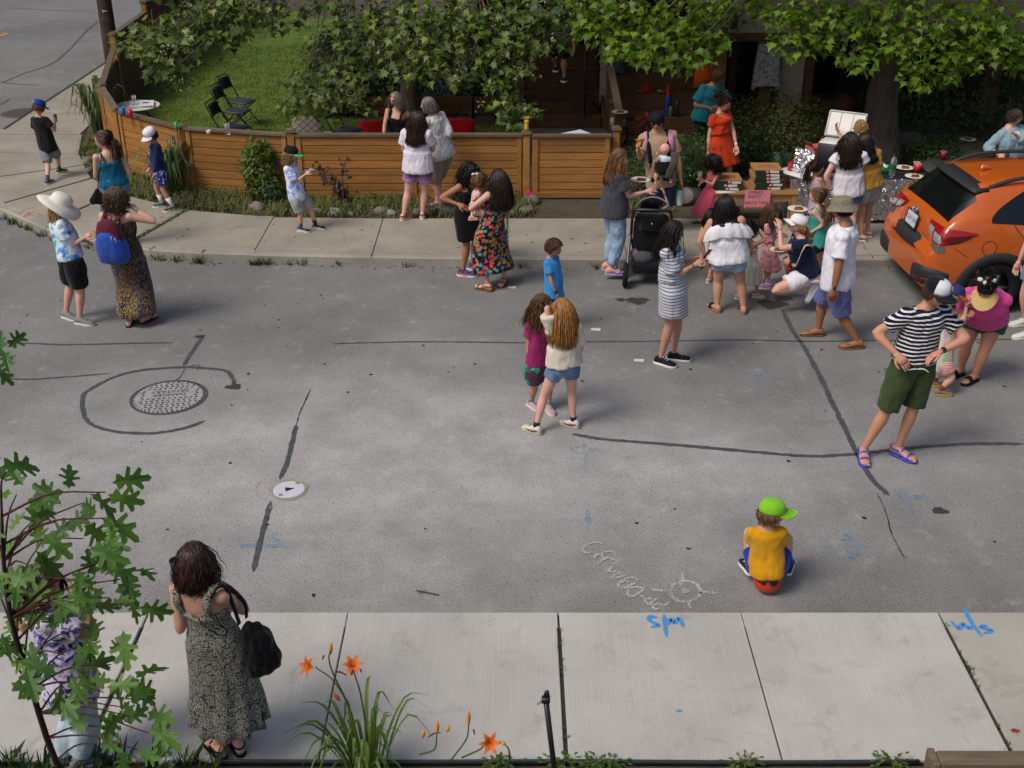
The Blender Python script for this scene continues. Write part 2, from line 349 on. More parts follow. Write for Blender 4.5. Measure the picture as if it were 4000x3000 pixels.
strokes('white_survey_lettering',[[(1320,845),(1250,895),(1180,880),(1110,905),(1130,945),(1200,930)],[(1180,800),(1100,850),(1060,890),(1010,840),(1070,815),(1110,845)],[(940,770),(985,790),(1015,820)],[(1005,695),(930,750),(850,790),(800,760),(810,700),(870,675),(960,680),(1005,695)],[(915,600),(830,650),(760,685),(690,660),(690,620),(770,600),(800,620)],[(915,600),(900,565),(830,555),(770,570),(790,610)],[(810,515),(700,545),(590,570)],[(590,560),(640,520),(740,500)],[(740,495),(620,480),(525,478)],[(530,470),(580,450),(600,410)],[(640,350),(560,310),(470,350),(430,390)],[(660,285),(600,235),(510,240),(480,290),(540,330)],[(480,265),(400,280),(390,320)],[(510,150),(400,120),(290,150),(240,210),(280,250),(360,240)]],WHITEP,.024,.0065,road,o3,s3)
near_walk=None
def sm(par,mat,z,slash,S,M_,wd):strokes('blue_utility_mark',[slash,S,M_],mat,wd*(.62 if par==near_walk else .75),z,par)
zc=lambda q:[(2000+x/1.106,1600+y/1.106)for x,y in q]
sm(road,BLUEW,.006,zc([(310,135),(316,190),(320,255)]),zc([(290,158),(262,165),(270,180),(295,186),(262,192)]),zc([(330,190),(338,168),(352,180),(366,165),(380,175),(392,192)]),.06)
sm(road,BLUEW,.006,zc([(1692,330),(1715,400),(1745,472)]),zc([(1695,350),(1662,362),(1690,385),(1668,398)]),zc([(1740,390),(1745,370),(1765,385),(1775,368),(1800,398)]),.06)
sm(road,BLUEW,.006,zc([(1325,590),(1440,588),(1560,590)]),zc([(1490,530),(1435,540),(1470,552),(1432,562),(1490,570)]),zc([(1500,600),(1450,615),(1500,625),(1455,638),(1490,645)]),.055)
sm(road,BLUEW,.006,[(2938,1430),(2955,1475),(2980,1515)],[(2930,1450),(2900,1455),(2915,1470)],[(2960,1470),(2975,1455),(2990,1472)],.06)
strokes('blue_utility_mark',[zc([(322,428),(328,480),(332,522)]),[(2588,1175*k-1),(2600,1174*k+2)]],BLUEW,.05,.006,road)
strokes('blue_utility_mark',[[(910,1178*k-2130+2130),(1020,1178*k),(1140,1180*k)],[(1080,2080),(1050,2100),(1085,2115),(1050,2150)]],BLUEW,.05,.006,road)
strokes('pink_survey_mark',[[(1040,1875),(1008,1890),(1000,1920),(1025,1945),(1050,1955)],[(1060,1960),(1055,1990)]],PINKP,.03,.006,road)
# --- pavements: raised concrete cast in slabs
CON_NEAR,CON_FAR,CURB=concrete('#aaa69e','#bbb7af',1),concrete('#8f887b','#a39b8d'),concrete('#8f8a80','#a8a297')  # far slabs darker: tree shade and vignetting put into their colour
CON_EDGE=concrete('#a09b91','#b0aba1')
JOINT=plain((.045,.04,.034),.95)
def slab(poly,z1,par,mat,name='slab',gap=.008,bev=.012,z0=-.03):
 p=np.array(poly,float);c=p.mean(0);n=len(p)
 def inset(d):
  out=[]
  for i in range(n):
   a,b,e=p[i-1],p[i],p[(i+1)%n];d1=nrm(b-a);d2=nrm(e-b);n1=np.array([-d1[1],d1[0]]);n2=np.array([-d2[1],d2[0]])
   if np.dot(n1,c-b)<0:n1=-n1
   if np.dot(n2,c-b)<0:n2=-n2
   m=n1+n2;out.append(b+m*d/max(.35,1+n1.dot(n2)))
  return np.array(out)
 mb=MB();rings=[np.c_[inset(gap),np.full(n,z0)],np.c_[inset(gap),np.full(n,z1-bev)],np.c_[inset(gap+bev),np.full(n,z1)]]
 mb.loft(rings);return mb.obj(name,mat,par,smooth=False)
mb=MB();mb.prism([(-30,5.72),(30,5.72),(30,7.25),(-30,7.25)],-.04,SW-.02);near_walk=tag(mb.obj('near_pavement',JOINT,smooth=False),kind='structure')
NX=[-10.5,-8.95,-7.4,-5.85,-4.3,-2.75,-1.24,.35,1.735,3.23,4.75,6.3,7.9,9.5]
for i in range(len(NX)-1):
 a,b=NX[i],NX[i+1];g=.013 if b in(.35,3.23,-2.75)else .004;g0=.013 if a in(.35,3.23,-2.75)else .004
 slab([(a+g0,5.72),(b-g,5.72),(b-g,7.085),(a+g0,7.085)],SW,near_walk,CON_NEAR if b<3.5 else CON_EDGE,gap=.001,bev=.006)
 slab([(a+g0*.5,7.088),(b-g*.5,7.088),(b-g*.5,7.26),(a+g0*.5,7.26)],SW-.001,near_walk,CON_NEAR if b<3.5 else CON_EDGE,'kerb_stone',gap=.0005,bev=.006)
slab([(9.5,5.72),(30,5.72),(30,7.26),(9.5,7.26)],SW,near_walk,CON_FAR);slab([(-30,5.72),(-10.5,5.72),(-10.5,7.26),(-30,7.26)],SW,near_walk,CON_NEAR)
outer=[(-9.55,60),(-9.55,21.8),(-9.42,20.6),(-9.0,19.2),(-8.4,17.95),(-7.72,17.11),(-6.69,16.17),(-5.87,15.69),(-4.94,15.27),(-4.2,15.14),(-3.47,15.09),(-.86,14.96),(1.37,14.92),(30,14.92)]
inner=[(30,16.66),(.51,16.66),(-1.88,16.6),(-3.77,16.72),(-4.83,16.99),(-5.97,17.71),(-6.71,18.64),(-7.09,19.23),(-7.46,20.08),(-7.97,22.1),(-8.2,25),(-8.2,60)]
mb=MB();mb.prism([(x+.06,y+.06)for x,y in outer[:-1]]+[(30,14.98)]+inner,-.04,SW-.015);far_walk=tag(mb.obj('far_pavement',JOINT,smooth=False),kind='structure')
def oc(x):return float(np.interp(x,[p[0]for p in outer[::1]][2:],[p[1]for p in outer][2:]))
def slabx(a,b,ya=16.6,yb=16.6,n=5):
 xs=np.linspace(a,b,n);slab([(x,oc(x)+.13)for x in xs]+[(b,yb),(a,ya)],SW,far_walk,CON_FAR,gap=.005,bev=.006)
 slab([(x,oc(x)+.128)for x in xs[::-1]]+[(x,oc(x)-.02)for x in xs],SW-.001,far_walk,CURB,'kerb_stone',gap=.0005,bev=.02)
FX=[-3.5,-1.885,-.07,1.55,3.2,4.85,6.5,8.1,9.7,14,30]
for a,b in zip(FX[:-1],FX[1:]):slabx(a,b,16.65 if a<-2 else 16.6,16.6,4)
C2=[[(-5.25,15.60),(-4.94,15.42),(-4.2,15.29),(-3.5,15.24),(-3.5,16.7),(-3.77,16.72),(-4.84,16.98)],[(-6.69,16.34),(-5.87,15.86),(-5.29,15.64),(-4.87,16.99),(-5.97,17.71),(-6.15,17.9)],[(-7.72,17.3),(-6.73,16.37),(-6.18,17.92),(-6.78,18.62)],[(-8.5,18.6),(-8.28,18.1),(-7.75,17.33),(-6.82,18.66),(-7.09,19.23),(-7.15,19.4)],[(-9.1,20.2),(-8.9,19.4),(-8.53,18.65),(-7.18,19.43),(-7.46,20.05)],[(-9.38,21.4),(-9.2,20.6),(-9.12,20.24),(-7.48,20.08),(-7.85,21.4)]]+[[(-9.40,21.42+1.6*i+1.58),(-9.40,21.44+1.6*i),(-7.9-.1*min(i,2),21.44+1.6*i),(-8.0-.1*min(i,2),21.42+1.6*i+1.58)]for i in range(16)]
for p in C2:slab(p,SW,far_walk,CON_FAR,gap=.004,bev=.006)
cc=[p for p in outer[:11]];cc=np.array(cc)
def kerb_in(p,d=.15):
 T=np.gradient(p,axis=0);T/=np.linalg.norm(T,axis=1,keepdims=True);return p+np.c_[-T[:,1],T[:,0]]*d
ki=kerb_in(cc,.16)
for i in range(1,10):slab([cc[i],cc[i+1],ki[i+1],ki[i]],SW-.001,far_walk,CURB,'kerb_stone',gap=.002,bev=.02)
strokes('orange_chalk_mark',[[(88,850),(108,830),(125,842),(160,840),(128,828),(92,852)],[(60,832),(85,826)],[(100,815),(120,812),(138,806)],[(72,838),(95,818)]],worn_paint('#c98a6a',.48,40),.03,SW+.004,far_walk)
sm(near_walk,BLUE,SW+.003,[(2593,2398),(2598,2440),(2604,2490)],[(2570,2412),(2538,2408),(2540,2425),(2572,2440),(2540,2450)],[(2612,2440),(2618,2418),(2635,2432),(2648,2415),(2660,2425),(2668,2448)],.055)
sm(near_walk,BLUE,SW+.003,[(3765,2375),(3795,2430),(3838,2488)],[(3855,2440),(3830,2450),(3875,2462),(3840,2475)],[(3715,2425),(3745,2455),(3760,2435),(3785,2455),(3800,2440)],.055)
mb=MB();c=G(2652,2778,SW);mb.add([(c[0]+.022*math.cos(a),c[1]+.014*math.sin(a),SW+.003)for a in np.linspace(0,6.2,10)],[tuple(range(10))]);mb.obj('blue_paint_dot',BLUE,near_walk)
mb=MB();mb.prism([(-30,-6),(30,-6),(30,5.70),(-30,5.70)],-.05,SW-.03);tag(mb.obj('front_garden_soil',SOIL,smooth=False),kind='structure')
# --- manholes
CAST=NT('cast_iron');_n=CAST.noise(9,4,.7);_c=CAST.ramp(_n,[(.3,(.28,.26,.26)),(.55,(.48,.46,.46)),(.72,(.36,.28,.24))]);CAST.bump(CAST.noise(60,3),.4,.004);CAST=CAST.done(_c,.6,.35,.5)
c=G(660,1552);mh=thing('manhole_cover','round cast iron sewer cover reading DANGER SANITARY set in the road','manhole cover',(c[0],c[1],0),R(8))
mb=MB();n=40;a=np.linspace(0,6.2832,n,endpoint=False);rr=lambda r,z:[(math.cos(q)*r,math.sin(q)*r,z)for q in a]
mb.loft([rr(.36,-.05),rr(.36,.008),rr(.345,.012)]);mb.obj('cover_plate',CAST,mh,smooth=False)
mb=MB();mb.loft([rr(.40,-.03),rr(.40,.006),rr(.372,.006),rr(.372,-.03)],cap=False);mb.obj('rim',plain((.08,.075,.072),.8),mh,smooth=False)
dk=plain((.05,.046,.045),.8);mb=MB()
for i in range(-6,7):
 for j in range(-7,8):
  x,y=i*.055,j*.046
  if x*x+y*y<.33**2 and not(-.02<y<.17 and abs(x)<.27):mb.box((x+(.012 if j%2 else 0),y,.0125),(.024,.020,.004))
for q in range(46):mb.box((math.cos(q*.1366)*.356,math.sin(q*.1366)*.356,.0125),(.024,.012,.004),rotz(q*.1366))
tag(mb.obj('tread_pattern',dk,mh,smooth=False),kind='stuff')
mb=MB()
for s,y in(('SANITARY',.115),('DANGER',.035)):
 M4=np.eye(4);M4[:3,:3]=rotz(math.pi);M4[:3,3]=(0,y,.0145);mb.join(text_mb(s,.085,M4))
mb.obj('lettering',dk,mh,smooth=False)
c=G(1130,1915);mh=thing('manhole_cover','white survey cover with a black triangle set in the road','manhole cover',(c[0],c[1],0),R(15))
mb=MB();mb.loft([rr(.145,-.05),rr(.145,.010),rr(.135,.014)]);mb.obj('cover_plate',plain('#c6c4cb',.7),mh,smooth=False)
mb=MB();n=40;mb.loft([[(math.cos(q)*(.175+.012*math.sin(5*q)+.006*math.sin(13*q)),math.sin(q)*(.175+.012*math.cos(4*q)),.005)for q in a],rr(.150,.006)],cap=False);mb.obj('mortar_ring',plain('#9a907c',.95),mh)
mb=MB();mb.add([(-.035,.035,.0165),(-.035,-.04,.0165),(.05,0,.0165)],[(0,1,2)]);mb.obj('triangle',plain((.02,.02,.022),.7),mh,smooth=False)
for sx in(-1,1):mb=MB();mb.add([(sx*.085+.022*math.cos(q),sx*.085+.022*math.sin(q),.0165)for q in a[::3]],[tuple(range(len(a[::3])))]);mb.obj('bolt_recess',plain((.25,.25,.27),.6),mh)
c=G(88,442);gr=thing('storm_drain','oval iron storm drain grate in the side road beside the kerb','drain',(c[0]-.0,c[1],0));mb=MB();mb.loft([rr(.42,-.03),rr(.42,.008),rr(.38,.010)]);mb.obj('frame',plain((.10,.085,.08),.8),gr)
for i in range(-5,6):mb=MB();h=math.sqrt(.34**2-(i*.06)**2);mb.box((i*.06,0,.014),(.022,2*h,.008));mb.obj('bar',plain((.16,.12,.10),.7),gr,smooth=False)
# side road markings
mb=MB();c=G(0,135);mb.add([(c[0]-3.2,c[1]-.06,.004),(c[0]+.25,c[1]-.06,.004),(c[0]+.25,c[1]+.06,.004),(c[0]-3.2,c[1]+.06,.004)],[(0,1,2,3)])
mb=MB();ribbon(mb,[(-40,150),(30,130)],.12,.004,taper=False);mb.obj('yellow_line',worn_paint('#c9962c',.35),road,smooth=False)
for i,p in enumerate([[(10,322),(100,285),(200,250),(270,195),(330,130),(385,82)],[(0,320),(60,328),(155,333)],[(30,30),(200,40),(380,43)],[(0,410),(40,385)]]):mb=MB();ribbon(mb,p,.05,.004,.3,rs=70+i);mb.obj('tar_seam',TAR,road,smooth=False)
# moss and weeds in the joints, litter along the kerb
def tufts(mb,pts,hgt,rad,nb,seed=0,wd=.006):
 rng=np.random.default_rng(seed)
 for p in pts:
  for _ in range(nb):
   a=rng.uniform(0,6.28);r=rng.uniform(0,rad);b=np.array(p)+(math.cos(a)*r,math.sin(a)*r,0);h=hgt*rng.uniform(.5,1.2);d=np.array([math.cos(a),math.sin(a),0])*h*rng.uniform(.2,.9);s_=np.array([-math.sin(a),math.cos(a),0])*wd*rng.uniform(.6,1.4)
   mb.add([b-s_,b+s_,b+d*.5+(0,0,h*.7)+s_*.7,b+d+(0,0,h)],[(0,1,2),(0,2,3)])
WEED,WEED2,DRYG=plain((.085,.12,.03),.8,var=.5,scale=6),plain((.06,.11,.025),.8,var=.5,scale=6),plain((.17,.15,.07),.9,var=.4,scale=6)
mb=MB();tufts(mb,[(x+RNG.normal(0,.008),y,SW-.015)for x in(.35,3.23,-2.75)for y in np.sort(RNG.uniform(5.75,7.2,30))if mnoise.noise(Vector((x*3,y*2.3,1)))>-.1],.03,.012,8,1,.004);tag(mb.obj('moss_in_joints',WEED,near_walk),kind='stuff')
mb=MB();kp=[np.array([x,oc(x)-.05-abs(RNG.normal(0,.03)),.0])for x in np.r_[RNG.uniform(-7.6,-3,34),RNG.uniform(-3,6,12)]];tufts(mb,kp,.09,.06,12,2,.008);tag(mb.obj('kerb_weeds',WEED,far_walk),kind='stuff')
mb=MB();tufts(mb,[np.array([-4.86-.39*t_,16.98-1.35*t_,SW-.01])for t_ in np.linspace(0,1,28)],.05,.03,10,3,.006);tufts(mb,[np.array([-.07,14.95+1.6*t_,SW-.01])for t_ in np.linspace(.4,1,14)],.04,.02,8,4,.005);tag(mb.obj('moss_in_joints',WEED,far_walk),kind='stuff')
mb=MB();rng=np.random.default_rng(5)
for i in range(330):
 if i<200:x=rng.uniform(-6,7);p=np.array([x,oc(x)-.03-abs(rng.normal(0,.07)),.004])
 elif i<280:x=rng.uniform(-7,6);p=np.array([x,oc(x)+.2+rng.uniform(0,1.1),SW+.003])
 else:p=np.array([rng.uniform(-6,6),rng.uniform(11.5,14.5),.004])
 a=rng.uniform(0,6.28);s_=rng.uniform(.012,.034);u=np.array([math.cos(a),math.sin(a),rng.uniform(0,.3)])*s_;v_=np.array([-math.sin(a),math.cos(a),rng.uniform(0,.4)])*s_*.6
 mb.add([p-u,p+v_,p+u+(0,0,.004),p-v_],[(0,1,2,3)],mi=int(rng.integers(0,3)))
tag(mb.obj('fallen_leaf_litter',[plain((.16,.085,.035),.9),plain((.22,.14,.06),.9),plain((.10,.06,.03),.9)]),'scattered brown dead leaves along the far kerb and pavement','leaves',kind='stuff')
for i,(x,y,zz)in enumerate([(1287,713,0),(1380,780,0),(1105,622,0)]):
 c=G(x*k,y*k);mb=MB();mb.add([(c[0]-.06,c[1]-.02,.006),(c[0]+.05,c[1]-.04,.006),(c[0]+.06,c[1]+.03,.012),(c[0]-.05,c[1]+.04,.008)],[(0,1,2,3)])
 tag(mb.obj('paper_scrap',plain('#cdc6b4',.9)),['pale paper scrap on the road left of the striped dress','pale paper scrap on the road below the striped dress','pale paper scrap on the road by the floral dress'][i],'litter')
 # ------------------------------------------------------------------ wood, fence
def wood(a,b,c_,sc=1.0,rough=.7,axis=(1,12,12)):
 t=NT('wood_'+str(len(bpy.data.materials)));oi=t.n('ObjectInfo').outputs['Random']
 v=t.n('VectorMath',{0:t.co(tuple(q*sc for q in axis)),1:t.n('CombineXYZ',{0:t.math('MULTIPLY',oi,40.),1:t.math('MULTIPLY',oi,17.)}).outputs[0]},operation='ADD').outputs[0]
 g=t.n('TexNoise',{'Vector':v,'Scale':2.2,'Detail':6,'Roughness':.65,'Distortion':.6}).outputs[0]
 kn=t.noise(1.6,3,.6);col=t.ramp(g,[(.25,a),(.5,b),(.75,c_)]);col=t.mix(col,tuple(v_*.35 for v_ in lin(a)),t.math('MULTIPLY',t.ramp(kn,[(.62,0.),(.76,1.)]),.55))
 col=t.mix(col,t.mix(col,(.03,.015,.008),.55),t.math('MULTIPLY',oi,.6));wz=t.ramp(t.noise(2.3,5,.7,vec=t.co((.6,2,2))),[(.52,0.),(.72,1.)]);col=t.mix(col,t.mix(col,(.16,.13,.10),.32),wz);t.bump(g,.35,.004);return t.done(col,rough+.1,0,.2)
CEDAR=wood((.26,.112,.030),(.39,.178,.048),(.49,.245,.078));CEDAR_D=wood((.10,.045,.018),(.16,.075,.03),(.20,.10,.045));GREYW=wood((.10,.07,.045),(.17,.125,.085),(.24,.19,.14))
BRNW=wood((.075,.036,.018),(.12,.06,.03),(.16,.08,.04));POLEW=wood((.035,.026,.02),(.065,.048,.036),(.10,.075,.055),axis=(6,6,.6));PINE=wood((.30,.15,.05),(.40,.21,.08),(.48,.27,.11))
def post(par,x,y,zt,z0=.05,s=.10,mat=None,cap=True,rz=0):
 mb=MB();mb.box((x,y,(z0+zt)/2),(s,s,zt-z0),rotz(rz),.006);mb.obj('post',mat or CEDAR,par,smooth=False)
 if cap:
  mb=MB();mb.box((x,y,zt+.018),(s+.05,s+.05,.036),rotz(rz),.008);mb.box((x,y,zt+.048),(s+.02,s+.02,.024),rotz(rz),.008,taper=(.6,.6));mb.obj('post_cap',GREYW if mat is None else mat,par,smooth=False)
def panel(par,a,b,z0,z1a,z1b,bh=.118,gap=.013,mat=CEDAR,frame=True,th=.026,rail=True,inner=None):
 """boards laid level between two posts; the top may slope"""
 a,b=np.array(a,float),np.array(b,float);L=np.linalg.norm(b-a);an=math.atan2(*(b-a)[::-1]);n=nrm(np.array([b[1]-a[1],-(b-a)[0]]));z=z0;i=0;rng=np.random.default_rng(int(abs(a[0]*100)))
 zt=max(z1a,z1b);c=(a+b)/2
 while z<min(z1a,z1b)-.03:
  h=min(bh,min(z1a,z1b)-z);mb=MB();off=rng.uniform(-.003,.003);mb.box((0,0,0),(L-.012,th,h-gap),None,.004);mb.box((0,.006,h/2),(L-.014,.008,gap+.012))
  o=mb.obj('board',mat,par,smooth=False);o.location=(c[0]+n[0]*off,c[1]+n[1]*off,z+h/2);o.rotation_euler=(rng.uniform(-.01,.01),0,an);z+=bh
 if rail:
  mb=MB();d=np.array([*(b-a)/L,0]);lift=np.array([0,0,1.]);p=[np.array([*a,z1a]),np.array([*b,z1b])];s_=np.array([*n,0])*.055
  v=[p[0]-s_,p[0]+s_,p[1]+s_,p[1]-s_];mb.add([*[q+lift*.004 for q in v],*[q+lift*.04 for q in v]],[(0,3,2,1),(4,5,6,7),(0,1,5,4),(1,2,6,5),(2,3,7,6),(3,0,4,7)]);mb.obj('top_rail',GREYW,par,smooth=False)
 if frame:
  for e in(a+(b-a)/L*.06,b-(b-a)/L*.06):
   mb=MB();mb.box((e[0]+n[0]*.024,e[1]+n[1]*.024,(z0+min(z1a,z1b))/2),(.07,.02,min(z1a,z1b)-z0-.01),rotz(an),.003);mb.obj('trim_board',mat,par,smooth=False)
FZ=1.07
fence=thing('cedar_fence','low orange cedar fence of level boards curving round the corner garden','fence')
PF=[(-7.2,20.9),(-6.41,19.15),(-5.08,18.03),(-3.33,17.62),(.22,17.62)]
for i,(x,y)in enumerate(PF):post(fence,x,y,1.10 if i!=3 else 1.13,rz=[.9,.9,.4,.1,0][i])
for i in range(4):
 a,b=np.array(PF[i]),np.array(PF[i+1])
 if i==3:m=np.array([-1.55,17.62]);panel(fence,a+(.05,0),m,.10,FZ,FZ);panel(fence,m,b-(.05,0),.10,FZ,FZ)
 else:d=(b-a)/np.linalg.norm(b-a)*.05;panel(fence,a+d,b-d,.10,FZ,FZ)
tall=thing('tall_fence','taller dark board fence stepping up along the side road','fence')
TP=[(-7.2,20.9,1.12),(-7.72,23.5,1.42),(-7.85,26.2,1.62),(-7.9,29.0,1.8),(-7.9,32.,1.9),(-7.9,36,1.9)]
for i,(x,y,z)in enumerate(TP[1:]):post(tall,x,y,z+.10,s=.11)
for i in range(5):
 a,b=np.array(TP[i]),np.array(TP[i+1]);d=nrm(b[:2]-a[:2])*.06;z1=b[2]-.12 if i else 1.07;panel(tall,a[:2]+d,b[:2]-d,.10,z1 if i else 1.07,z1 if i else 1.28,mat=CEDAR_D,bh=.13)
gate=thing('garden_gate','cedar board gate closing the front path beside the hedge','gate')
post(gate,1.58,17.72,1.14,mat=None);panel(gate,(.30,17.60),(1.50,17.62),.13,1.06,1.06,bh=.115)
mb=MB();mb.box((.90,17.57,.17),(1.2,.02,.09),None,.003);mb.obj('kick_board',CEDAR,gate,smooth=False)
pole=thing('utility_pole','thick weathered wooden utility pole behind the tall fence','pole',(-8.72,26.3,0));mb=MB();hs=np.linspace(0,9,12);mb.tube([(0,0,h)for h in hs],.165-hs*.006,20);mb.obj('shaft',POLEW,pole)
mb=MB()
for i in range(5):mb.box((-.155,-.06,1.2+i*.16),(.012,.03,.10),rotz(.3),0)
mb.obj('paint_flakes',plain('#cfcdc6',.9),pole,smooth=False)
mb=MB();mb.box((.03,-.155,1.55),(.10,.008,.012));mb.box((.0,-.158,1.55),(.012,.008,.07));mb.obj('chalk_cross',plain('#cfcdc6',.9),pole,smooth=False)
# ------------------------------------------------------------------ garden ground
LAWN=grass_mat((.05,.085,.012),(.10,.155,.02),(.15,.20,.03))
gpoly=[(30,16.68),(.51,16.68),(-1.88,16.62),(-3.77,16.74),(-4.83,17.01),(-5.97,17.73),(-6.71,18.66),(-7.09,19.25),(-7.46,20.1),(-7.97,22.1),(-8.2,25),(-8.2,60),(30,60)]
mb=MB();mb.prism(gpoly,-.05,.10);tag(mb.obj('garden_soil',SOIL,smooth=False),kind='structure')
lp=[(-7.05,21),(-6.3,19.3),(-5.0,18.2),(-3.3,17.75),(.2,17.75),(.3,21.6),(-.2,22.0),(-1.6,22.4),(-3.4,22.6),(-4.2,24),(-4.4,34),(-7.8,34),(-7.75,26),(-7.6,23)]
mb=MB();mb.prism(lp,.09,.118);tag(mb.obj('lawn',LAWN,smooth=False),kind='structure')
def inpoly(x,y,p):
 r=False;j=len(p)-1
 for i in range(len(p)):
  if(p[i][1]>y)!=(p[j][1]>y)and x<(p[j][0]-p[i][0])*(y-p[i][1])/(p[j][1]-p[i][1])+p[i][0]:r=not r
  j=i
 return r
rng=np.random.default_rng(11);pts=np.c_[rng.uniform(-7.8,.3,26000),rng.uniform(17.7,30,26000)];pts=np.array([p for p in pts if inpoly(p[0],p[1],lp)])
def blades(pts,z,h,seed,lean=.5,wd=.007):
 rng=np.random.default_rng(seed);n=len(pts);a=rng.uniform(0,6.28,n);hh=h*rng.uniform(.5,1.2,n);s_=np.c_[-np.sin(a),np.cos(a),np.zeros(n)]*wd;b=np.c_[pts,np.full(n,z)];t_=b+np.c_[np.cos(a)*hh*lean,np.sin(a)*hh*lean,hh]
 v=np.stack([b-s_,b+s_,t_],1).reshape(-1,3);mb=MB();mb.add(v,[(3*i,3*i+1,3*i+2)for i in range(n)]);return mb
tag(blades(pts,.112,.06,3,.6,.010).obj('lawn_grass',grass_mat((.10,.14,.016),(.165,.215,.024),(.235,.265,.045),1.5)),'short green lawn grass in the corner garden','grass',kind='stuff')
# the rough verge between fence and pavement
def verge_pts(n,seed):
 rng=np.random.default_rng(seed);out=[]
 while len(out)<n:
  x=rng.uniform(-7.6,2.4)
  yi=np.interp(x,[-7.97,-7.46,-7.09,-6.71,-5.97,-4.83,-3.77,-1.88,.51,3],[22.1,20.08,19.23,18.64,17.71,16.99,16.72,16.6,16.66,16.66]);yo=np.interp(x,[-7.2,-6.41,-5.08,-3.33,.22,3],[20.9,19.15,18.03,17.55,17.55,17.55])
  if x>.3 and x<1.5:continue
  y=rng.uniform(yi+.03,max(yi+.06,yo+.1))
  if mnoise.noise(Vector((x*1.7,y*1.7,3)))+rng.uniform(-.5,.5)>-.1:out.append((x,y))
 return np.array(out)
tag(blades(verge_pts(6500,1),.10,.13,4,.9,.008).obj('verge_grass',plain((.15,.16,.05),.85,var=.5,scale=5)),'rough grass and weeds along the foot of the cedar fence','grass',kind='stuff')
tag(blades(verge_pts(3000,2),.10,.11,5,1.0,.008).obj('dry_grass',DRYG),'dry straw coloured grass along the foot of the cedar fence','grass',kind='stuff')
mb=MB();rng=np.random.default_rng(8)
for p in verge_pts(520,3):
 for q in range(4):
  a=rng.uniform(0,6.28);s_=rng.uniform(.015,.035);c=np.array([p[0]+rng.normal(0,.05),p[1]+rng.normal(0,.05),.11+rng.uniform(0,.12)]);u=np.array([math.cos(a),math.sin(a),.3])*s_;v_=np.array([-math.sin(a),math.cos(a),.1])*s_*.7;mb.add([c-u,c+v_,c+u,c-v_],[(0,1,2,3)])
tag(mb.obj('ground_cover',WEED2),'small leafy weeds growing along the foot of the fence','weeds',kind='stuff')
def rock(name,label,c,r,col,seed,group=None):
 rng=np.random.default_rng(seed);mb=MB();mb.ell((0,0,0),1,None,14,10);v=mb.verts();d=np.array([1+.22*mnoise.noise(Vector(p*1.6+seed))+.08*mnoise.noise(Vector(p*4+seed))for p in v]);mb.V=[v*d[:,None]*np.array(r)]
 o=mb.obj(name,plain(col,.9,var=.35,scale=7));o.location=c;o.rotation_euler=(0,0,rng.uniform(0,6));return tag(o,label,'rock',group)
rk=[(1240,832,.10),(1310,838,.13),(1100,832,.08),(1490,830,.13),(1530,837,.09),(1635,835,.12),(1665,838,.11),(1740,832,.13),(1780,830,.12),(1370,840,.07),(1955,832,.11),(2060,830,.14),(345,635,.13),(352,668,.09),(348,600,.07),(330,620,.06),(2890,765,.2),(2080,790,.16),(1005,815,.13)]
RKL=['grey edging stone left of the tie dye boy shoes','flat stone right of the climbing shrub foot','small stone below the fence shrub','pale stone edging the verge right of the purple shrub','small stone beside the pale stone right of the purple shrub','stone behind the white tee woman heel','stone between the two women at the fence','grey stone right of the khaki shorts woman','grey stone next to the black dress woman shoulder','tiny stone under the purple shrub','stone edging the verge right of the floral dress','stone by the pink marker flag','large round stone on the left corner verge','small stone below the large one on the left corner','small stone above the large one on the left corner','tiny stone at the left corner pavement edge','boulder sized stone beside the snack table leg','stone left of the garden gate foot','flat stone at the foot of the climbing shrub']
for i,(x,y,r)in enumerate(rk):
 c=G(x,y,.1);rock('edging_stone',RKL[i],(c[0],c[1],.10+r*.2),(r,r*.75,r*.55),['#7d766b','#8f8a80','#6d675c'][i%3],i,'stones edging the verge')
 # ------------------------------------------------------------------ leaves, trees, bushes
def leaf_outline(kind):
 if kind=='maple':return[(0,0),(.10,.10),(.42,.02),(.30,.20),(.52,.42),(.26,.42),(.20,.62),(.10,.60),(0,1.0)]
 if kind=='oak':return[(0,0),(.06,.12),(.22,.16),(.20,.24),(.09,.26),(.10,.36),(.38,.46),(.34,.54),(.14,.50),(.12,.60),(.32,.74),(.24,.80),(.10,.74),(.08,.86),(.10,.92),(0,1.0)]
 if kind=='oval':return[(0,0),(.16,.2),(.22,.5),(.14,.8),(0,1.0)]
 if kind=='hosta':return[(0,0),(.30,.05),(.42,.35),(.30,.70),(0,1.0)]
def leaf_template(kind,fold=.12,curl=.18):
 h=leaf_outline(kind);mid=[(0,p[1])for p in h];n=len(h);V=[];F=[]
 zf=lambda x,y:fold*abs(x)-curl*y*y
 for x,y in h:V.append((x,y,zf(x,y)))
 for x,y in h[1:-1]:V.append((-x,y,zf(x,y)))
 m0=len(V);ys=[.0,.25,.5,.75,1.0];cen=len(V);V.append((0,.42,zf(0,.42)-.01))
 R_=list(range(n));Lf=[0]+list(range(n,n+n-2))+[n-1]
 for i in range(n-1):F.append((cen,R_[i],R_[i+1]));F.append((cen,Lf[i+1],Lf[i]))
 return np.array(V),F
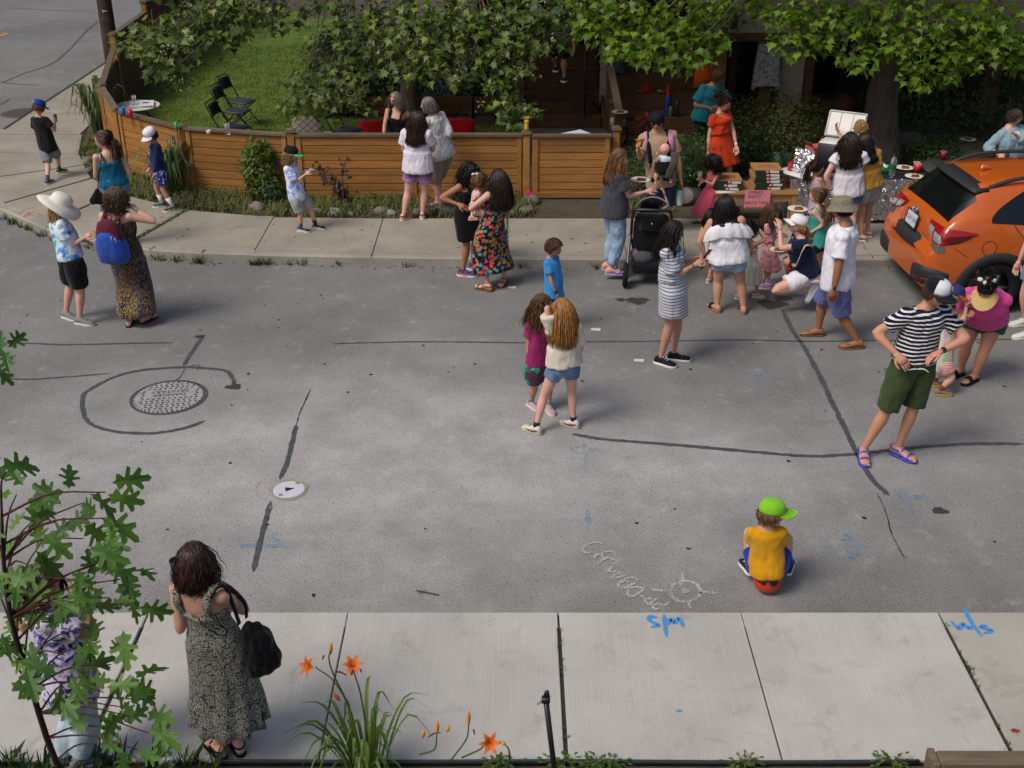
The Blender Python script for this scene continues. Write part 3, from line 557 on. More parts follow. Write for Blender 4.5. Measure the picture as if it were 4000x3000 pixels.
def leaf_mat(a,b,c_,name='leaf',trans=.35):
 t=NT(name);n=t.noise(1.8,3,.6,vec=t.n('NewGeometry').outputs['Position']);g=t.n('NewGeometry');pr=g.outputs['Random Per Island'];oi=t.n('ObjectInfo').outputs['Random']
 f=t.math('ADD',t.math('MULTIPLY',n,.75),t.math('SUBTRACT',t.math('MULTIPLY',t.math('FRACT',t.math('ADD',pr,oi)),.55),.12));col=t.ramp(f,[(.2,a),(.5,b),(.85,c_)])
 tr=t.n('BsdfTranslucent',{'Color':t.mix(col,(.5,.6,.05),.25)});mx=t.n('MixShader',{0:trans,1:t.b.outputs[0],2:tr.outputs[0]});t.set(t.out.inputs[0],mx);return t.done(col,.45,0,.4)
def place_leaves(tmpl,pos,nor,tip,size):
 """all leaves as one array: pos (n,3), nor and tip directions, size (n,)"""
 V,F=tmpl;n=len(pos);tip=tip-nor*(tip*nor).sum(1,keepdims=True);tip/=np.maximum(np.linalg.norm(tip,axis=1,keepdims=True),1e-6);sd=np.cross(tip,nor)
 W=(V[None,:,0,None]*sd[:,None]+V[None,:,1,None]*tip[:,None]+V[None,:,2,None]*nor[:,None])*size[:,None,None]+pos[:,None];k_=len(V)
 return W.reshape(-1,3),[tuple(i+o for i in f)for o in range(0,n*k_,k_)for f in F]
def spray(c,r,n,rng,droop=.5):
 p=rng.normal(0,.45,(n,3))*r*np.array([1,1,.6])+c;out=p-c;out[:,2]-=r*.2;nor=rng.normal(0,.55,(n,3))+np.array([-.15,-.45,1.0]);nor/=np.linalg.norm(nor,axis=1,keepdims=True)
 tip=out/(np.linalg.norm(out,axis=1,keepdims=True)+1e-6)+rng.normal(0,.5,(n,3));tip[:,2]-=droop;return p,nor,tip
def tree(name,label,base,trunk,sprays,upper,lmat,bark,lsize,seed,indiv=300):
 rng=np.random.default_rng(seed);e=thing(name,label,'tree',base);B=np.array(base);tm=leaf_template('maple')
 tb=MB();tp,tr=trunk;tb.tube(cr(tp,14),cr([[q]for q in tr],14)[:,0],16);v=tb.verts();tb.V=[v+np.array([[.025*mnoise.noise(Vector((p[0]*9,p[1]*9,p[2]*1.5))),.025*mnoise.noise(Vector((p[1]*9,p[0]*9,p[2]*1.5+7))),0]for p in v])];tb.obj('trunk',bark,e)
 lb=MB();top=np.array(tp[-1]);P,N_,T_=[],[],[]
 for i,(x,y,Y,r,*n)in enumerate(sprays):
  c=D(x,y,Y)-B;n=n[0]if n else int(105*(r/.5)**1.6);p,nn,tt=spray(c,r,n,rng);P.append(p);N_.append(nn);T_.append(tt)
  s0=np.array(tp[-1])*.5+np.array(tp[-2])*.5;mid=(s0+c)/2;mid[2]=max(s0[2],c[2])+.6;lb.tube(cr([s0+rng.normal(0,.05,3),mid,c*.8+s0*.2+(0,.1,.4),c+(0,.15,.05)],12),np.linspace(.024,.003,12),6)
  for q in range(5):d=rng.normal(0,r*.5,3);lb.tube([c+(0,0,.1),c+d*.6+(0,0,.05),c+d],[.008,.005,.003],5)
 lb.obj('limbs',bark,e);P,N_,T_=map(np.vstack,(P,N_,T_));n=len(P);sz=lsize*rng.uniform(.6,1.15,n)
 order=np.argsort((P+B)[:,1]);pick=order[:indiv];rest=order[indiv:]
 V,F=tm;me=bpy.data.meshes.new('leaf');me.from_pydata(V.tolist(),[],F);me.materials.append(lmat)
 for i in pick:
  nn,tt=N_[i],T_[i];tt=nrm(tt-nn*tt.dot(nn));sd=np.cross(tt,nn);M4=np.eye(4);M4[:3,0]=sd*sz[i];M4[:3,1]=tt*sz[i];M4[:3,2]=nn*sz[i];M4[:3,3]=P[i];o=link('leaf',me,e);o.matrix_local=Matrix(M4.tolist())
 mb=MB();mb.add(*place_leaves(tm,P[rest],N_[rest],T_[rest],sz[rest]));tag(mb.obj('foliage',lmat,e),kind='stuff')
 up=[]
 for(cx,cy,cz,rx,ry,rz,n)in upper:d=rng.normal(0,1,(n,3));d/=np.linalg.norm(d,axis=1,keepdims=True);up.append(d*(rng.uniform(.3,1,(n,1))**.5)*(rx,ry,rz)+np.array([cx,cy,cz])-B)
 U=np.vstack(up);nn=rng.normal(0,.4,U.shape)+(0,0,1);nn/=np.linalg.norm(nn,axis=1,keepdims=True);tm2=(np.array([(-.5,0,0),(.5,0,0),(.55,.9,-.1),(-.55,.9,-.1)]),[(0,1,2,3)])
 mb=MB();mb.add(*place_leaves(tm,U,nn,rng.normal(0,1,U.shape),lsize*2.6*rng.uniform(.7,1.2,len(U))));tag(mb.obj('crown',lmat,e),kind='stuff')  # unseen upper crown with oversized leaves, added to shade the garden
 return e
BARK1=wood((.09,.06,.04),(.17,.125,.085),(.24,.18,.12),axis=(7,7,1.2));BARK2=wood((.05,.04,.03),(.10,.078,.06),(.15,.12,.09),axis=(7,7,.8))
L1=leaf_mat((.018,.038,.007),(.062,.108,.014),(.20,.25,.055),'leaf_dark_maple',.25);L2=leaf_mat((.045,.095,.006),(.105,.195,.010),(.21,.32,.022),'leaf_bright_maple',.4)
S1=[(545,165,19.2,.42),(620,235,18.9,.42),(600,120,19.8,.4),(700,170,19.2,.45),(690,285,18.8,.36),(760,90,19.8,.55),(840,40,20,.6),(930,90,20,.5),(960,30,20.4,.5),(860,150,19.6,.4),(1100,40,20.4,.6),(1290,20,20,.35),(1180,330,19.6,.40),(1250,400,19.2,.42),(1330,330,19.8,.42),(1310,260,20.2,.3),(1140,410,19.2,.22),(1390,400,19.4,.3),(1400,130,19.6,.6),(1450,240,19.6,.45),(1520,60,19.6,.6),(1540,180,19.2,.5),(1640,110,19.2,.6),(1600,290,18.7,.32),(1680,250,18.8,.38),(1760,60,19.2,.6),(1740,180,18.9,.5),(1800,300,18.6,.30),(1880,100,19,.6),(1850,230,18.7,.42),(1960,190,18.7,.45),(1930,320,18.4,.28),(2010,80,18.9,.55),(2000,280,18.4,.32),(1985,390,18.3,.30),(2020,470,18.1,.22),(2080,170,18.6,.42),(2120,60,18.8,.5),(2190,160,18.8,.28),(2210,40,18.9,.4),(2060,440,18.2,.18),(1980,440,18.2,.2)]
tree('shade_maple','spreading dark leaved maple with pale seed clusters over the lawn',(-1.95,22.6,.1),([(0,0,-.1),(.0,-.02,.6),(.03,.0,1.4),(0,0,2.6),(-.1,0,4.2)],[.24,.17,.155,.15,.10]),S1,[(-2.2,21.8,5.6,5.2,3.4,1.9,2300),(-3.0,23.5,6.5,4.5,3.5,2.2,1200)],L1,BARK1,.162,21)
S2=[(2290,30,18.6,.4),(2330,110,18.4,.32),(2290,110,18.4,.2),(2420,50,18.6,.5),(2400,150,18.2,.32),(2380,215,18.0,.2),(2470,180,18.1,.34),(2520,90,18.4,.5),(2510,225,17.9,.24),(2580,160,18.2,.4),(2600,220,18.0,.28),(2640,60,18.6,.5),(2640,255,17.9,.2),(2690,120,18.6,.42),(2720,200,18.2,.28),(2760,40,18.8,.42),(2760,140,18.6,.36),(2700,235,18.0,.22),(2840,30,18.9,.4),(2920,20,18.9,.35),(2790,180,18.5,.25),(3050,50,18.6,.42),(3080,150,18.3,.32),(3110,200,18.2,.25),(3150,60,18.8,.5),(3190,150,18.5,.32),(3230,60,18.9,.5),(3260,140,18.7,.4),(3340,60,18.9,.5),(3330,230,18.3,.3),(3360,260,18.2,.2),(3420,110,18.7,.5),(3500,50,18.7,.5),(3540,180,18.3,.4),(3580,270,18.1,.32),(3600,330,18.0,.2),(3620,110,18.5,.5),(3680,200,18.3,.4),(3720,60,18.6,.5),(3760,250,18.4,.34),(3800,140,18.5,.5),(3880,60,18.6,.5),(3900,200,18.4,.4),(3960,120,18.5,.45),(3980,250,18.4,.34),(3700,300,18.3,.25),(3440,190,18.5,.35)]
tree('street_maple','bright green maple with a thick leaning trunk beside the parked car',(6.05,19.6,.1),([(.18,-.05,-.1),(.12,0,.5),(.05,0,1.2),(.28,.05,1.9),(.40,.1,2.8),(.3,.1,4.2)],[.42,.30,.25,.24,.21,.15]),S2,[(5.0,20.4,5.6,5.2,3.0,1.9,2300),(8.5,20.5,5.6,4.5,3.0,2.0,1400),(1.5,21.5,5.6,2.8,2.6,1.6,900)],L2,BARK2,.155,22)
# pale seed clusters of the dark maple
seedm=leaf_mat((.30,.30,.12),(.42,.40,.20),(.55,.52,.34),'seed_wing',.3)
rng=np.random.default_rng(31);mb=MB();tm=leaf_template('oval')
P=[];
for s_ in S1:
 if rng.uniform()<.8:
  for q in range(int(4*s_[3]/.4)):P.append(D(*s_[:2],s_[2]-.1)+rng.normal(0,.5,3)*s_[3]*(1,.7,.55)+(0,0,.0))
P=np.array(P);P2=np.repeat(P,9,0)+rng.normal(0,.05,(len(P)*9,3));nn=rng.normal(0,1,P2.shape);nn/=np.linalg.norm(nn,axis=1,keepdims=True)
mb.add(*place_leaves(tm,P2,nn,rng.normal(0,1,P2.shape)-(0,0,1),.055*rng.uniform(.6,1.2,len(P2))));tag(mb.obj('seed_clusters',seedm),'pale yellow green seed clusters hanging in the dark maple','seeds',kind='stuff')
def bush(name,label,c,r,n,lmat,ls,seed,kind='oval',stems=6,squash=1.0,group=None):
 rng=np.random.default_rng(seed);e=thing(name,label,'shrub',tuple(c),group=group);d=rng.normal(0,1,(n,3));d/=np.linalg.norm(d,axis=1,keepdims=True);rad=rng.uniform(.25,1,(n,1))**.4
 lump=np.array([1+.25*mnoise.noise(Vector(q*2.2+seed))for q in d])[:,None];p=d*rad*lump*np.array(r);p[:,2]=np.abs(p[:,2]+r[2]*.9)*squash;nn=d+rng.normal(0,.5,(n,3))+(0,-.2,.5);nn/=np.linalg.norm(nn,axis=1,keepdims=True)
 mb=MB();mb.add(*place_leaves(leaf_template(kind),p,nn,d+rng.normal(0,.6,(n,3)),ls*rng.uniform(.6,1.2,n)));tag(mb.obj('foliage',lmat,e),kind='stuff');mb=MB()
 for i in range(stems):q=p[rng.integers(0,n)]*.8;mb.tube(cr([(0+rng.normal(0,.05),rng.normal(0,.05),-.05),q*(.5,.5,.4),q],6),np.linspace(.02,.006,6),6)
 mb.obj('stems',BARK2,e);return e
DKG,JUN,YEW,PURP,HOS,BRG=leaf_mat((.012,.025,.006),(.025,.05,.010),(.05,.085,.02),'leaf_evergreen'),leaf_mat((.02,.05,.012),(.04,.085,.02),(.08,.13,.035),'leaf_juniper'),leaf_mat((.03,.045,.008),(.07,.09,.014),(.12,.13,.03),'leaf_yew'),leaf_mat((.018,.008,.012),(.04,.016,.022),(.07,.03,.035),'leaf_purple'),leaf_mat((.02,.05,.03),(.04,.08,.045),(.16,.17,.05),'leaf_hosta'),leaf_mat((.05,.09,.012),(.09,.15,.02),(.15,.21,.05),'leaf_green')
def gp(x,y,z=.1):c=G(x,y,z);return(c[0],c[1],z)
bush('juniper_hedge','dense dark juniper hedge between the gate and the front path',(2.35,17.75,.1),(.62,.55,.52),5200,JUN,.055,41);bush('juniper_hedge','juniper hedge clump behind the man with the baby carrier',(3.0,18.3,.1),(.5,.55,.5),3600,JUN,.055,42)
bush('rounded_shrub','broad yellow green shrub behind the snack table',(4.55,19.6,.1),(1.35,.8,.62),6500,YEW,.06,43);bush('rounded_shrub','dark leafy shrub beside the orange dress',(3.75,18.9,.1),(.45,.4,.45),1500,DKG,.07,44)
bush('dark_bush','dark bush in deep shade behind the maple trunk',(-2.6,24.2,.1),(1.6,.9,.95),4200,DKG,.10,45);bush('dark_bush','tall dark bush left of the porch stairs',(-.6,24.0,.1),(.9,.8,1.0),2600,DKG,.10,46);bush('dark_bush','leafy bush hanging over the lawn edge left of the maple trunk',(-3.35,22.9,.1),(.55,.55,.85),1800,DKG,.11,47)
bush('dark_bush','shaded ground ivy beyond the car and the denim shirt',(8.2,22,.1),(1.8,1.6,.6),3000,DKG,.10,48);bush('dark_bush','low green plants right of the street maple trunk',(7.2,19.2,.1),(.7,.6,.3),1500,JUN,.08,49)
c=G(1030,770,.1);bush('climbing_shrub','upright green shrub growing against the fence left of the tie dye boy',(c[0],c[1]-.12,.1),(.27,.2,.52),1100,BRG,.09,50);c=G(1045,775,.1);bush('fine_leaf_shrub','fine leaved green clump at the foot of the fence shrub',(c[0]+.1,c[1]-.2,.1),(.2,.15,.2),700,JUN,.07,60)
c=G(1340,790,.1);pe=thing('purple_shrub','small purple leaved branch in front of the fence boards','shrub',(c[0],c[1]-.1,.1));rng=np.random.default_rng(51);tips=[(-.36,.10,.62),(-.22,-.02,.45),(-.05,-.05,.40),(.12,-.05,.75),(.0,-.04,.2)];mb=MB();PP=[]
for q in tips:cc_=cr([(.05,0,-.03),(np.array(q)*(.3,.5,.6)),q],12);mb.tube(cc_,np.linspace(.009,.003,12),6);PP+=[p for p in cc_[3:]]*2
mb.obj('stems',BARK2,pe);PP=np.array(PP);PP+=rng.normal(0,.035,PP.shape);nn=rng.normal(0,.5,PP.shape)+(0,-.8,.6);nn/=np.linalg.norm(nn,axis=1,keepdims=True)
V,F=leaf_template('oval');me=bpy.data.meshes.new('leaf');me.from_pydata(V.tolist(),[],F);me.materials.append(PURP)
for p,q in zip(PP,nn):
 tt=nrm(rng.normal(0,.6,3)+(0,0,-.4));tt=nrm(tt-q*tt.dot(q));s_=rng.uniform(.07,.12);M4=np.eye(4);M4[:3,0]=np.cross(tt,q)*s_;M4[:3,1]=tt*s_;M4[:3,2]=q*s_;M4[:3,3]=p;o=link('leaf',me,pe);o.matrix_local=Matrix(M4.tolist())
def blade_plant(name,label,c,n,h,wd,lmat,seed,bend=.8,spread=.5,tilt=(0,0),flop=1.0):
 rng=np.random.default_rng(seed);e=thing(name,label,'plant',tuple(c))
 for i in range(n):
  a=rng.uniform(0,6.28);L=h*rng.uniform(.6,1.15);out=np.array([math.cos(a),math.sin(a),0])*spread*rng.uniform(.3,1.1)+(*tilt,0);b=out*.12+rng.normal(0,.02,3)*(1,1,0)
  pts=cr([b,b+out*L*.25+(0,0,L*.55),b+out*L*.6+(0,0,L*.88),b+out*L*1.0*flop+(0,0,L*(1-bend*rng.uniform(.2,.9)))],9);mb=MB();w_=wd*rng.uniform(.7,1.2);sd=np.array([-math.sin(a),math.cos(a),0]);ws=w_*np.array([.6,.9,1,1,.95,.85,.65,.4,.05])
  v=np.vstack([pts-sd*ws[:,None]+(0,0,w_*.25),pts,pts+sd*ws[:,None]+(0,0,w_*.25)]);mb.add(v,[(q*9+j,q*9+j+1,(q+1)*9+j+1,(q+1)*9+j)for q in(0,1)for j in range(8)]);mb.obj('leaf',lmat,e)
 return e
IRIS=leaf_mat((.03,.06,.02),(.07,.12,.04),(.16,.20,.08),'leaf_iris',.2)
blade_plant('iris_clump','sword leaved clump growing outside the fence corner at left',gp(392,535),64,1.0,.034,IRIS,61,.8,.6);blade_plant('iris_clump','sword leaved clump at the fence foot behind the navy shirted boy',gp(672,755),66,.85,.034,IRIS,62,.95,.65);blade_plant('grass_clump','long thin grass clump beside the snack table rocks',gp(3060,690),26,.4,.012,BRG,63,.9,.6)
c=G(3040,700,.1);ho=thing('hosta','broad leaved hosta between the two party tables','plant',(c[0],c[1]+.3,.1));rng=np.random.default_rng(64);V,F=leaf_template('hosta',.25,.3);me=bpy.data.meshes.new('leaf');me.from_pydata(V.tolist(),[],F);me.materials.append(HOS)
def hosta_leaves(par,n,s0,rad,seed):
 rng=np.random.default_rng(seed)
 for i in range(n):
  a=rng.uniform(0,6.28);tt=np.array([math.cos(a),math.sin(a),-.2]);nn=nrm(np.array([math.cos(a)*.6,math.sin(a)*.6-.3,.9]));tt=nrm(tt-nn*tt.dot(nn));s_=s0*rng.uniform(.7,1.2);M4=np.eye(4);M4[:3,0]=np.cross(tt,nn)*s_;M4[:3,1]=tt*s_;M4[:3,2]=nn*s_;M4[:3,3]=(math.cos(a)*rad,math.sin(a)*rad,rng.uniform(.15,.4));o=link('leaf',me,par);o.matrix_local=Matrix(M4.tolist())
hosta_leaves(ho,16,.30,.10,64);h2=thing('hosta','variegated hosta with yellow edged leaves behind the foil table','plant',(5.55,17.6,.1));hosta_leaves(h2,14,.38,.12,65)
for i,(x,y,r,cl)in enumerate([(3020,745,.22,'#5a4b40'),(3110,775,.28,'#6a4a38'),(2690,800,.26,'#4a4640'),(3560,590,.3,'#5f5a54'),(3290,430,.32,'#7a4f38'),(3250,425,.25,'#6a4838')]):c=G(x,y,.1);rock('boulder',['dark boulder right of the snack table','reddish boulder in front of the foil table','dark boulder behind the pink dress girl','pale boulder beyond the street maple','rusty boulder below the house columns','smaller rusty boulder below the house columns'][i],(c[0],c[1]+.1,.1+r*.3),(r,r*.8,r*.7),cl,90+i)
# ------------------------------------------------------------------ house and porch
SIDE=wood((.36,.30,.22),(.44,.37,.28),(.50,.43,.33),axis=(1.5,6,6),rough=.8);DARKW=plain((.018,.017,.018),.5);GLASS=plain((.012,.013,.015),.08,spec=.6)
house=thing('house','shaded house with beige clapboard bay, columns and dark doorway','house',(0,0,0))
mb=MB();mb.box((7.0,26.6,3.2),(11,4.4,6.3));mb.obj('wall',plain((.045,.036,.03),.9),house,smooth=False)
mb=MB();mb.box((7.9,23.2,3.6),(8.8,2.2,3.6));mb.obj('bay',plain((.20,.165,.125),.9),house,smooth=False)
for i in range(15):
 mb=MB();mb.box((0,0,0),(8.86,.024,.155),rotx(-.07),0);o=mb.obj('clapboard',SIDE,house,smooth=False);o.location=(7.9,22.085,1.86+i*.145)
mb=MB();mb.box((7.9,22.05,1.74),(8.95,.16,.14),None,.01);mb.obj('beam',BRNW,house,smooth=False)
for x,y,wd,m,z1 in((3.75,22.5,.46,SIDE,1.70),(4.15,22.62,.16,BRNW,1.70),(4.72,22.3,.22,BRNW,1.70),(5.22,22.5,.44,SIDE,1.70),(5.55,22.45,.18,BRNW,1.70),(7.0,22.5,.24,BRNW,1.70),(1.72,22.5,.13,SIDE,4.2),(9.0,22.5,.3,BRNW,1.7)):
 mb=MB();mb.box((x,y,(.1+z1)/2),(wd,wd*.8,z1-.1),None,.008);mb.obj('column',m,house,smooth=False)
for x in(4.45,6.25,8.2):mb=MB();mb.box((x,24.36,1.0),(.9,.06,1.7));o=mb.obj('window',BRNW,house,smooth=False);mb=MB();mb.box((x,24.31,1.0),(.8,.03,1.55));mb.obj('pane',GLASS,o,smooth=False)
mb=MB();mb.box((7,25.8,6.5),(12.5,8.2,.3));mb.obj('roof',plain((.05,.045,.045),.9),house,smooth=False)
lamp=thing('wall_lantern','black lantern fixed to the beige clapboards','lamp',(3.98,21.98,2.0));mb=MB();mb.box((0,.04,.12),(.12,.04,.18),None,.01);mb.box((0,-.06,.13),(.17,.17,.03),None,.008,taper=(.5,.5));mb.obj('bracket',DARKW,lamp,smooth=False);mb=MB();mb.box((0,-.06,.0),(.11,.11,.2),None,.01,taper=(1.2,1.2));mb.obj('lamp_glass',plain((.05,.05,.05),.2),lamp,smooth=False)
mb=MB();mb.box((2.3,24.0,3.45),(4.6,4.6,.16));mb.obj('added_shade_roof',BRNW,house,smooth=False);mb=MB();mb.box((.95,26.2,1.7),(3.4,.2,3.4));mb.obj('porch_wall',plain((.03,.024,.02),.9),house,smooth=False)  # unseen roof added to darken the stairs and deck below
st=thing('porch_stairs','dark wooden porch stairs rising behind the garden gate','stairs')
for i in range(9):
 y=21.9+i*.29;z=.12+.17*(i+1)
 for q in(0,1):mb=MB();mb.box((.95,y+.07+q*.14,z),(1.42,.132,.034),None,.004);mb.obj('tread',BRNW,st,smooth=False)
 mb=MB();mb.box((.95,y+.02,z-.095),(1.40,.02,.15));mb.obj('riser',BRNW,st,smooth=False)
for x in(.2,1.7):mb=MB();mb.add([(x-.025,21.85,.1),(x-.025,24.6,.1),(x-.025,24.6,1.72),(x-.025,21.85,.30),(x+.025,21.85,.1),(x+.025,24.6,.1),(x+.025,24.6,1.72),(x+.025,21.85,.30)],[(0,1,2,3),(7,6,5,4),(0,4,5,1),(1,5,6,2),(2,6,7,3),(3,7,4,0)]);mb.obj('stringer',BRNW,st,smooth=False)
for x,y,zt in((.12,21.8,1.15),(1.78,20.7,.85),(1.8,19.7,.82),(1.78,21.8,1.25)):post(st,x,y,zt,s=.11,mat=BRNW)
def bar(mb,a,b,wd,hd):a,b=np.array(a,float),np.array(b,float);d=nrm(b-a);s_=nrm(np.cross(d,(0,0,1.)));u=np.cross(s_,d);mb.loft([[q+s_*sx*wd/2+u*sy*hd/2 for sx,sy in((-1,-1),(1,-1),(1,1),(-1,1))]for q in(a,b)])
mb=MB();bar(mb,(1.78,21.8,1.30),(1.72,24.4,2.95),.12,.05);mb.obj('handrail',GREYW,st,smooth=False);mb=MB();bar(mb,(1.8,19.7,.88),(1.78,21.8,1.28),.12,.05);mb.obj('handrail',GREYW,st,smooth=False)
for i in range(9):mb=MB();mb.box((1.79,19.85+i*.22,.48),(.03,.12,.66),None,.003);mb.obj('rail_board',BRNW,st,smooth=False)
dk_=thing('wooden_deck','stained wooden deck steps with picnic things on them','deck')
for i in range(4):
 y0,z=21.4+i*.55,.12+.28*(i+1)
 for q in range(4):mb=MB();mb.box((2.75,y0+.07+q*.138,z),(1.75,.13,.035),None,.004);mb.obj('deck_board',BRNW,dk_,smooth=False)
 mb=MB();mb.box((2.75,y0+.02,z-.15),(1.73,.025,.26));mb.obj('riser',BRNW,dk_,smooth=False)
mb=MB();mb.box((3.70,21.5,1.2),(.2,.2,2.2),None,.01);mb.obj('post',BRNW,dk_,smooth=False)
mb=MB();mb.prism([(.2,19.0),(1.75,19.0),(1.75,21.9),(.2,21.9)],.09,.115);tag(mb.obj('paved_path',plain((.13,.115,.10),.9,var=.4,scale=5),smooth=False),kind='structure')
mb=MB();mb.prism([(3.2,17.2),(3.9,17.2),(4.2,22),(2.6,22),(2.9,18.9)],.09,.112);tag(mb.obj('stone_path',plain((.12,.105,.09),.9,var=.4,scale=4),smooth=False),kind='structure')
mb=MB();mb.prism([(6.6,17.2),(9.5,17.2),(12,24),(7.6,24)],.09,.112);tag(mb.obj('driveway',plain((.09,.082,.078),.9,var=.4,scale=3),smooth=False),kind='structure')
pl=thing('timber_planter','low timber planter edge along the back of the lawn','planter')
for i in range(2):
 mb=MB();mb.box((-1.85,22.95,.20+i*.17),(4.4,.12,.16),None,.008);mb.obj('timber',CEDAR_D,pl,smooth=False)
 # ------------------------------------------------------------------ the parked car (u along the length from the tail, v across, z up)
def carpaint(c):
 t=NT('car_paint');k_=lin(c);t.b.inputs['Coat Weight'].default_value=1.0;t.b.inputs['Coat Roughness'].default_value=.04;n=t.noise(300,2)
 return t.done(t.mix([v*.93 for v in k_],k_,n),.38,.0,.5)
ORANGE=carpaint((.56,.105,.008));CLAD=plain((.022,.022,.024),.65,var=.2,scale=200);CGLASS=plain((.006,.007,.008),.03,var=.05,spec=.7);REDL=plain((.30,.006,.008),.06,var=.2,spec=.7);REDD=plain((.10,.003,.006),.1,spec=.7);CLEAR=plain((.55,.56,.58),.12,metal=.6);RUB=plain((.014,.014,.015),.85)
car=thing('parked_car','bright orange hatchback parked by the far kerb, tail towards the party tables','car',(4.88,14.07,0),R(3.5))
TOPP=np.array([(0,.62),(.02,.75),(.06,.81),(.10,.855),(.125,.97),(.18,1.09),(.24,1.155),(.56,1.485),(.64,1.535),(1.0,1.57),(1.6,1.59),(2.3,1.57),(2.6,1.52),(3.4,1.07),(3.8,.98),(4.2,.88),(4.38,.74),(4.46,.58)])
top=lambda u:float(np.interp(u,TOPP[:,0],TOPP[:,1]))
pw=lambda u:float(np.interp(u,[0,.02,.06,.12,.22,.40,.7,3.7,4.1,4.35,4.46],[.74,.81,.865,.915,.955,.985,1,1,.95,.82,.62]))
belt=lambda u:float(np.interp(u,[0,.3,.7,1.4,3.2],[1.16,1.16,1.14,1.09,1.03]))
def ring_half(u):
 zt=top(u);p=pw(u);bz=min(belt(u),zt-.03);zb=float(np.interp(u,[0,.1,.3,4.2,4.46],[.36,.27,.22,.22,.32]));W=.865*p
 pts=[(0,zb),(W*.88,zb),(W*.965,zb+.08),(W*.995,.55),(W,.72),(W*.985,.88),(W*.962,1.02),(W*.93,bz)]
 h=max(zt-bz,.03);wr=W*float(np.interp(u,[.0,.2,.3,.6,1.2,2.5,3.3],[.80,.80,.76,.68,.67,.66,.80]))
 pts+=[(W*.93+(wr-W*.93)*.22,bz+h*.22),(W*.93+(wr-W*.93)*.75,bz+h*.68),(wr,bz+h*.86),(wr*.93,bz+h*.95),(wr*.55,bz+h*.99),(0,zt)]
 out=[];zmax=zt-.004*len(pts)
 for i,(w_,z)in enumerate(pts):out.append((w_,min(z,zt-.006*(len(pts)-1-i))))
 return out
US=np.r_[0,.01,.02,.04,.06,.08,.10,.112,.125,.15,.18,.21,.24,.30,.38,.47,.56,.60,.64,.72,.82,.92,1.02,1.12,1.22,1.4,1.6,1.8,2.05,2.3,2.6,2.8,3.0,3.2,3.4,3.6,3.8,4.0,4.2,4.3,4.38,4.43,4.46]
NH=14;full=[]
for u in US:
 h=ring_half(u);r=[(u,-w_,z)for w_,z in h]+[(u,w_,z)for w_,z in h[-2:0:-1]];full.append(r)
full=np.array(full);K,NN=full.shape[:2];parts_={q:MB()for q in('body','rear_window','side_window','windscreen','underside')}
wheel_u=(.86,3.52);faces={q:[]for q in parts_}
for i in range(K-1):
 for j in range(NN):
  q=(i*NN+j,i*NN+(j+1)%NN,(i+1)*NN+(j+1)%NN,(i+1)*NN+j);um=(US[i]+US[i+1])/2;jj=j if j<NH-1 else NN-1-j;c=full.reshape(-1,3)[list(q)].mean(0)
  key='body'
  if jj==0:key='underside'
  elif .225<um<.57 and jj>=9:key='rear_window'
  elif 2.6<um<3.4 and jj>=10:key='windscreen'
  elif jj in(7,8,9)and um>1.3 and um<{7:3.1,8:3.0,9:2.7}[jj]:key='side_window'
  if key=='body' and jj in(1,2,3)and min((um-w_)**2+(c[2]-.33)**2 for w_ in wheel_u)<.385**2:continue
  if key=='body' and jj==4 and min((um-w_)**2+(c[2]-.33)**2 for w_ in wheel_u)<.37**2:continue
  faces[key].append(q)
V=full.reshape(-1,3)
for key,fs in faces.items():
 used=sorted({i for q in fs for i in q});ix={a:b for b,a in enumerate(used)};m_=parts_[key];m_.add(V[used],[tuple(ix[i]for i in q)for q in fs])
 if key=='body':
  for e_ in(0,K-1):m_.add(full[e_],[tuple(range(NN))])
 m_.obj(key,{'body':ORANGE,'underside':CLAD}.get(key,CGLASS),car)
 # inner wheel housings
for wu in wheel_u:
 for sg in(-1,1):mb=MB();mb.tube([(wu,sg*.45,.36),(wu,sg*.80,.36)],[.42,.42],24,cap=True);mb.obj('wheel_housing',plain((.008,.008,.008),.9),car)
def surf_v(u,z):
 h=ring_half(u);return float(np.interp(z,[q[1]for q in h[1:9]],[q[0]for q in h[1:9]]))
def contour(z,_c={}):
 k_=round(z,4)
 if k_ not in _c:
  us=np.r_[np.linspace(0,.3,150),np.linspace(.305,.9,80)];P=[]
  for u in us:
   if top(u)-.002>=z:h=ring_half(u);P.append((u,float(np.interp(z,[q[1]for q in h[1:]],[q[0]for q in h[1:]]))))
  P=np.array([(P[0][0],0.0)]+P);L_=np.r_[0,np.cumsum(np.linalg.norm(np.diff(P,axis=0),axis=1))];_c[k_]=(P,L_)
 return _c[k_]
def on_contour(z,v0,u1,f_,out,sg):
 P,L_=contour(z);s0=np.interp(v0,np.maximum.accumulate(P[:,1]),L_);s1=np.interp(u1,P[:,0],L_);s_=s0+(s1-s0)*f_;at=lambda q:np.array([np.interp(q,L_,P[:,0]),np.interp(q,L_,P[:,1])])
 p=at(s_);t_=nrm(at(s_+.02)-at(s_-.02));n_=np.array([-t_[1],t_[0]]);p=p+n_*out;return(p[0],sg*p[1],z)
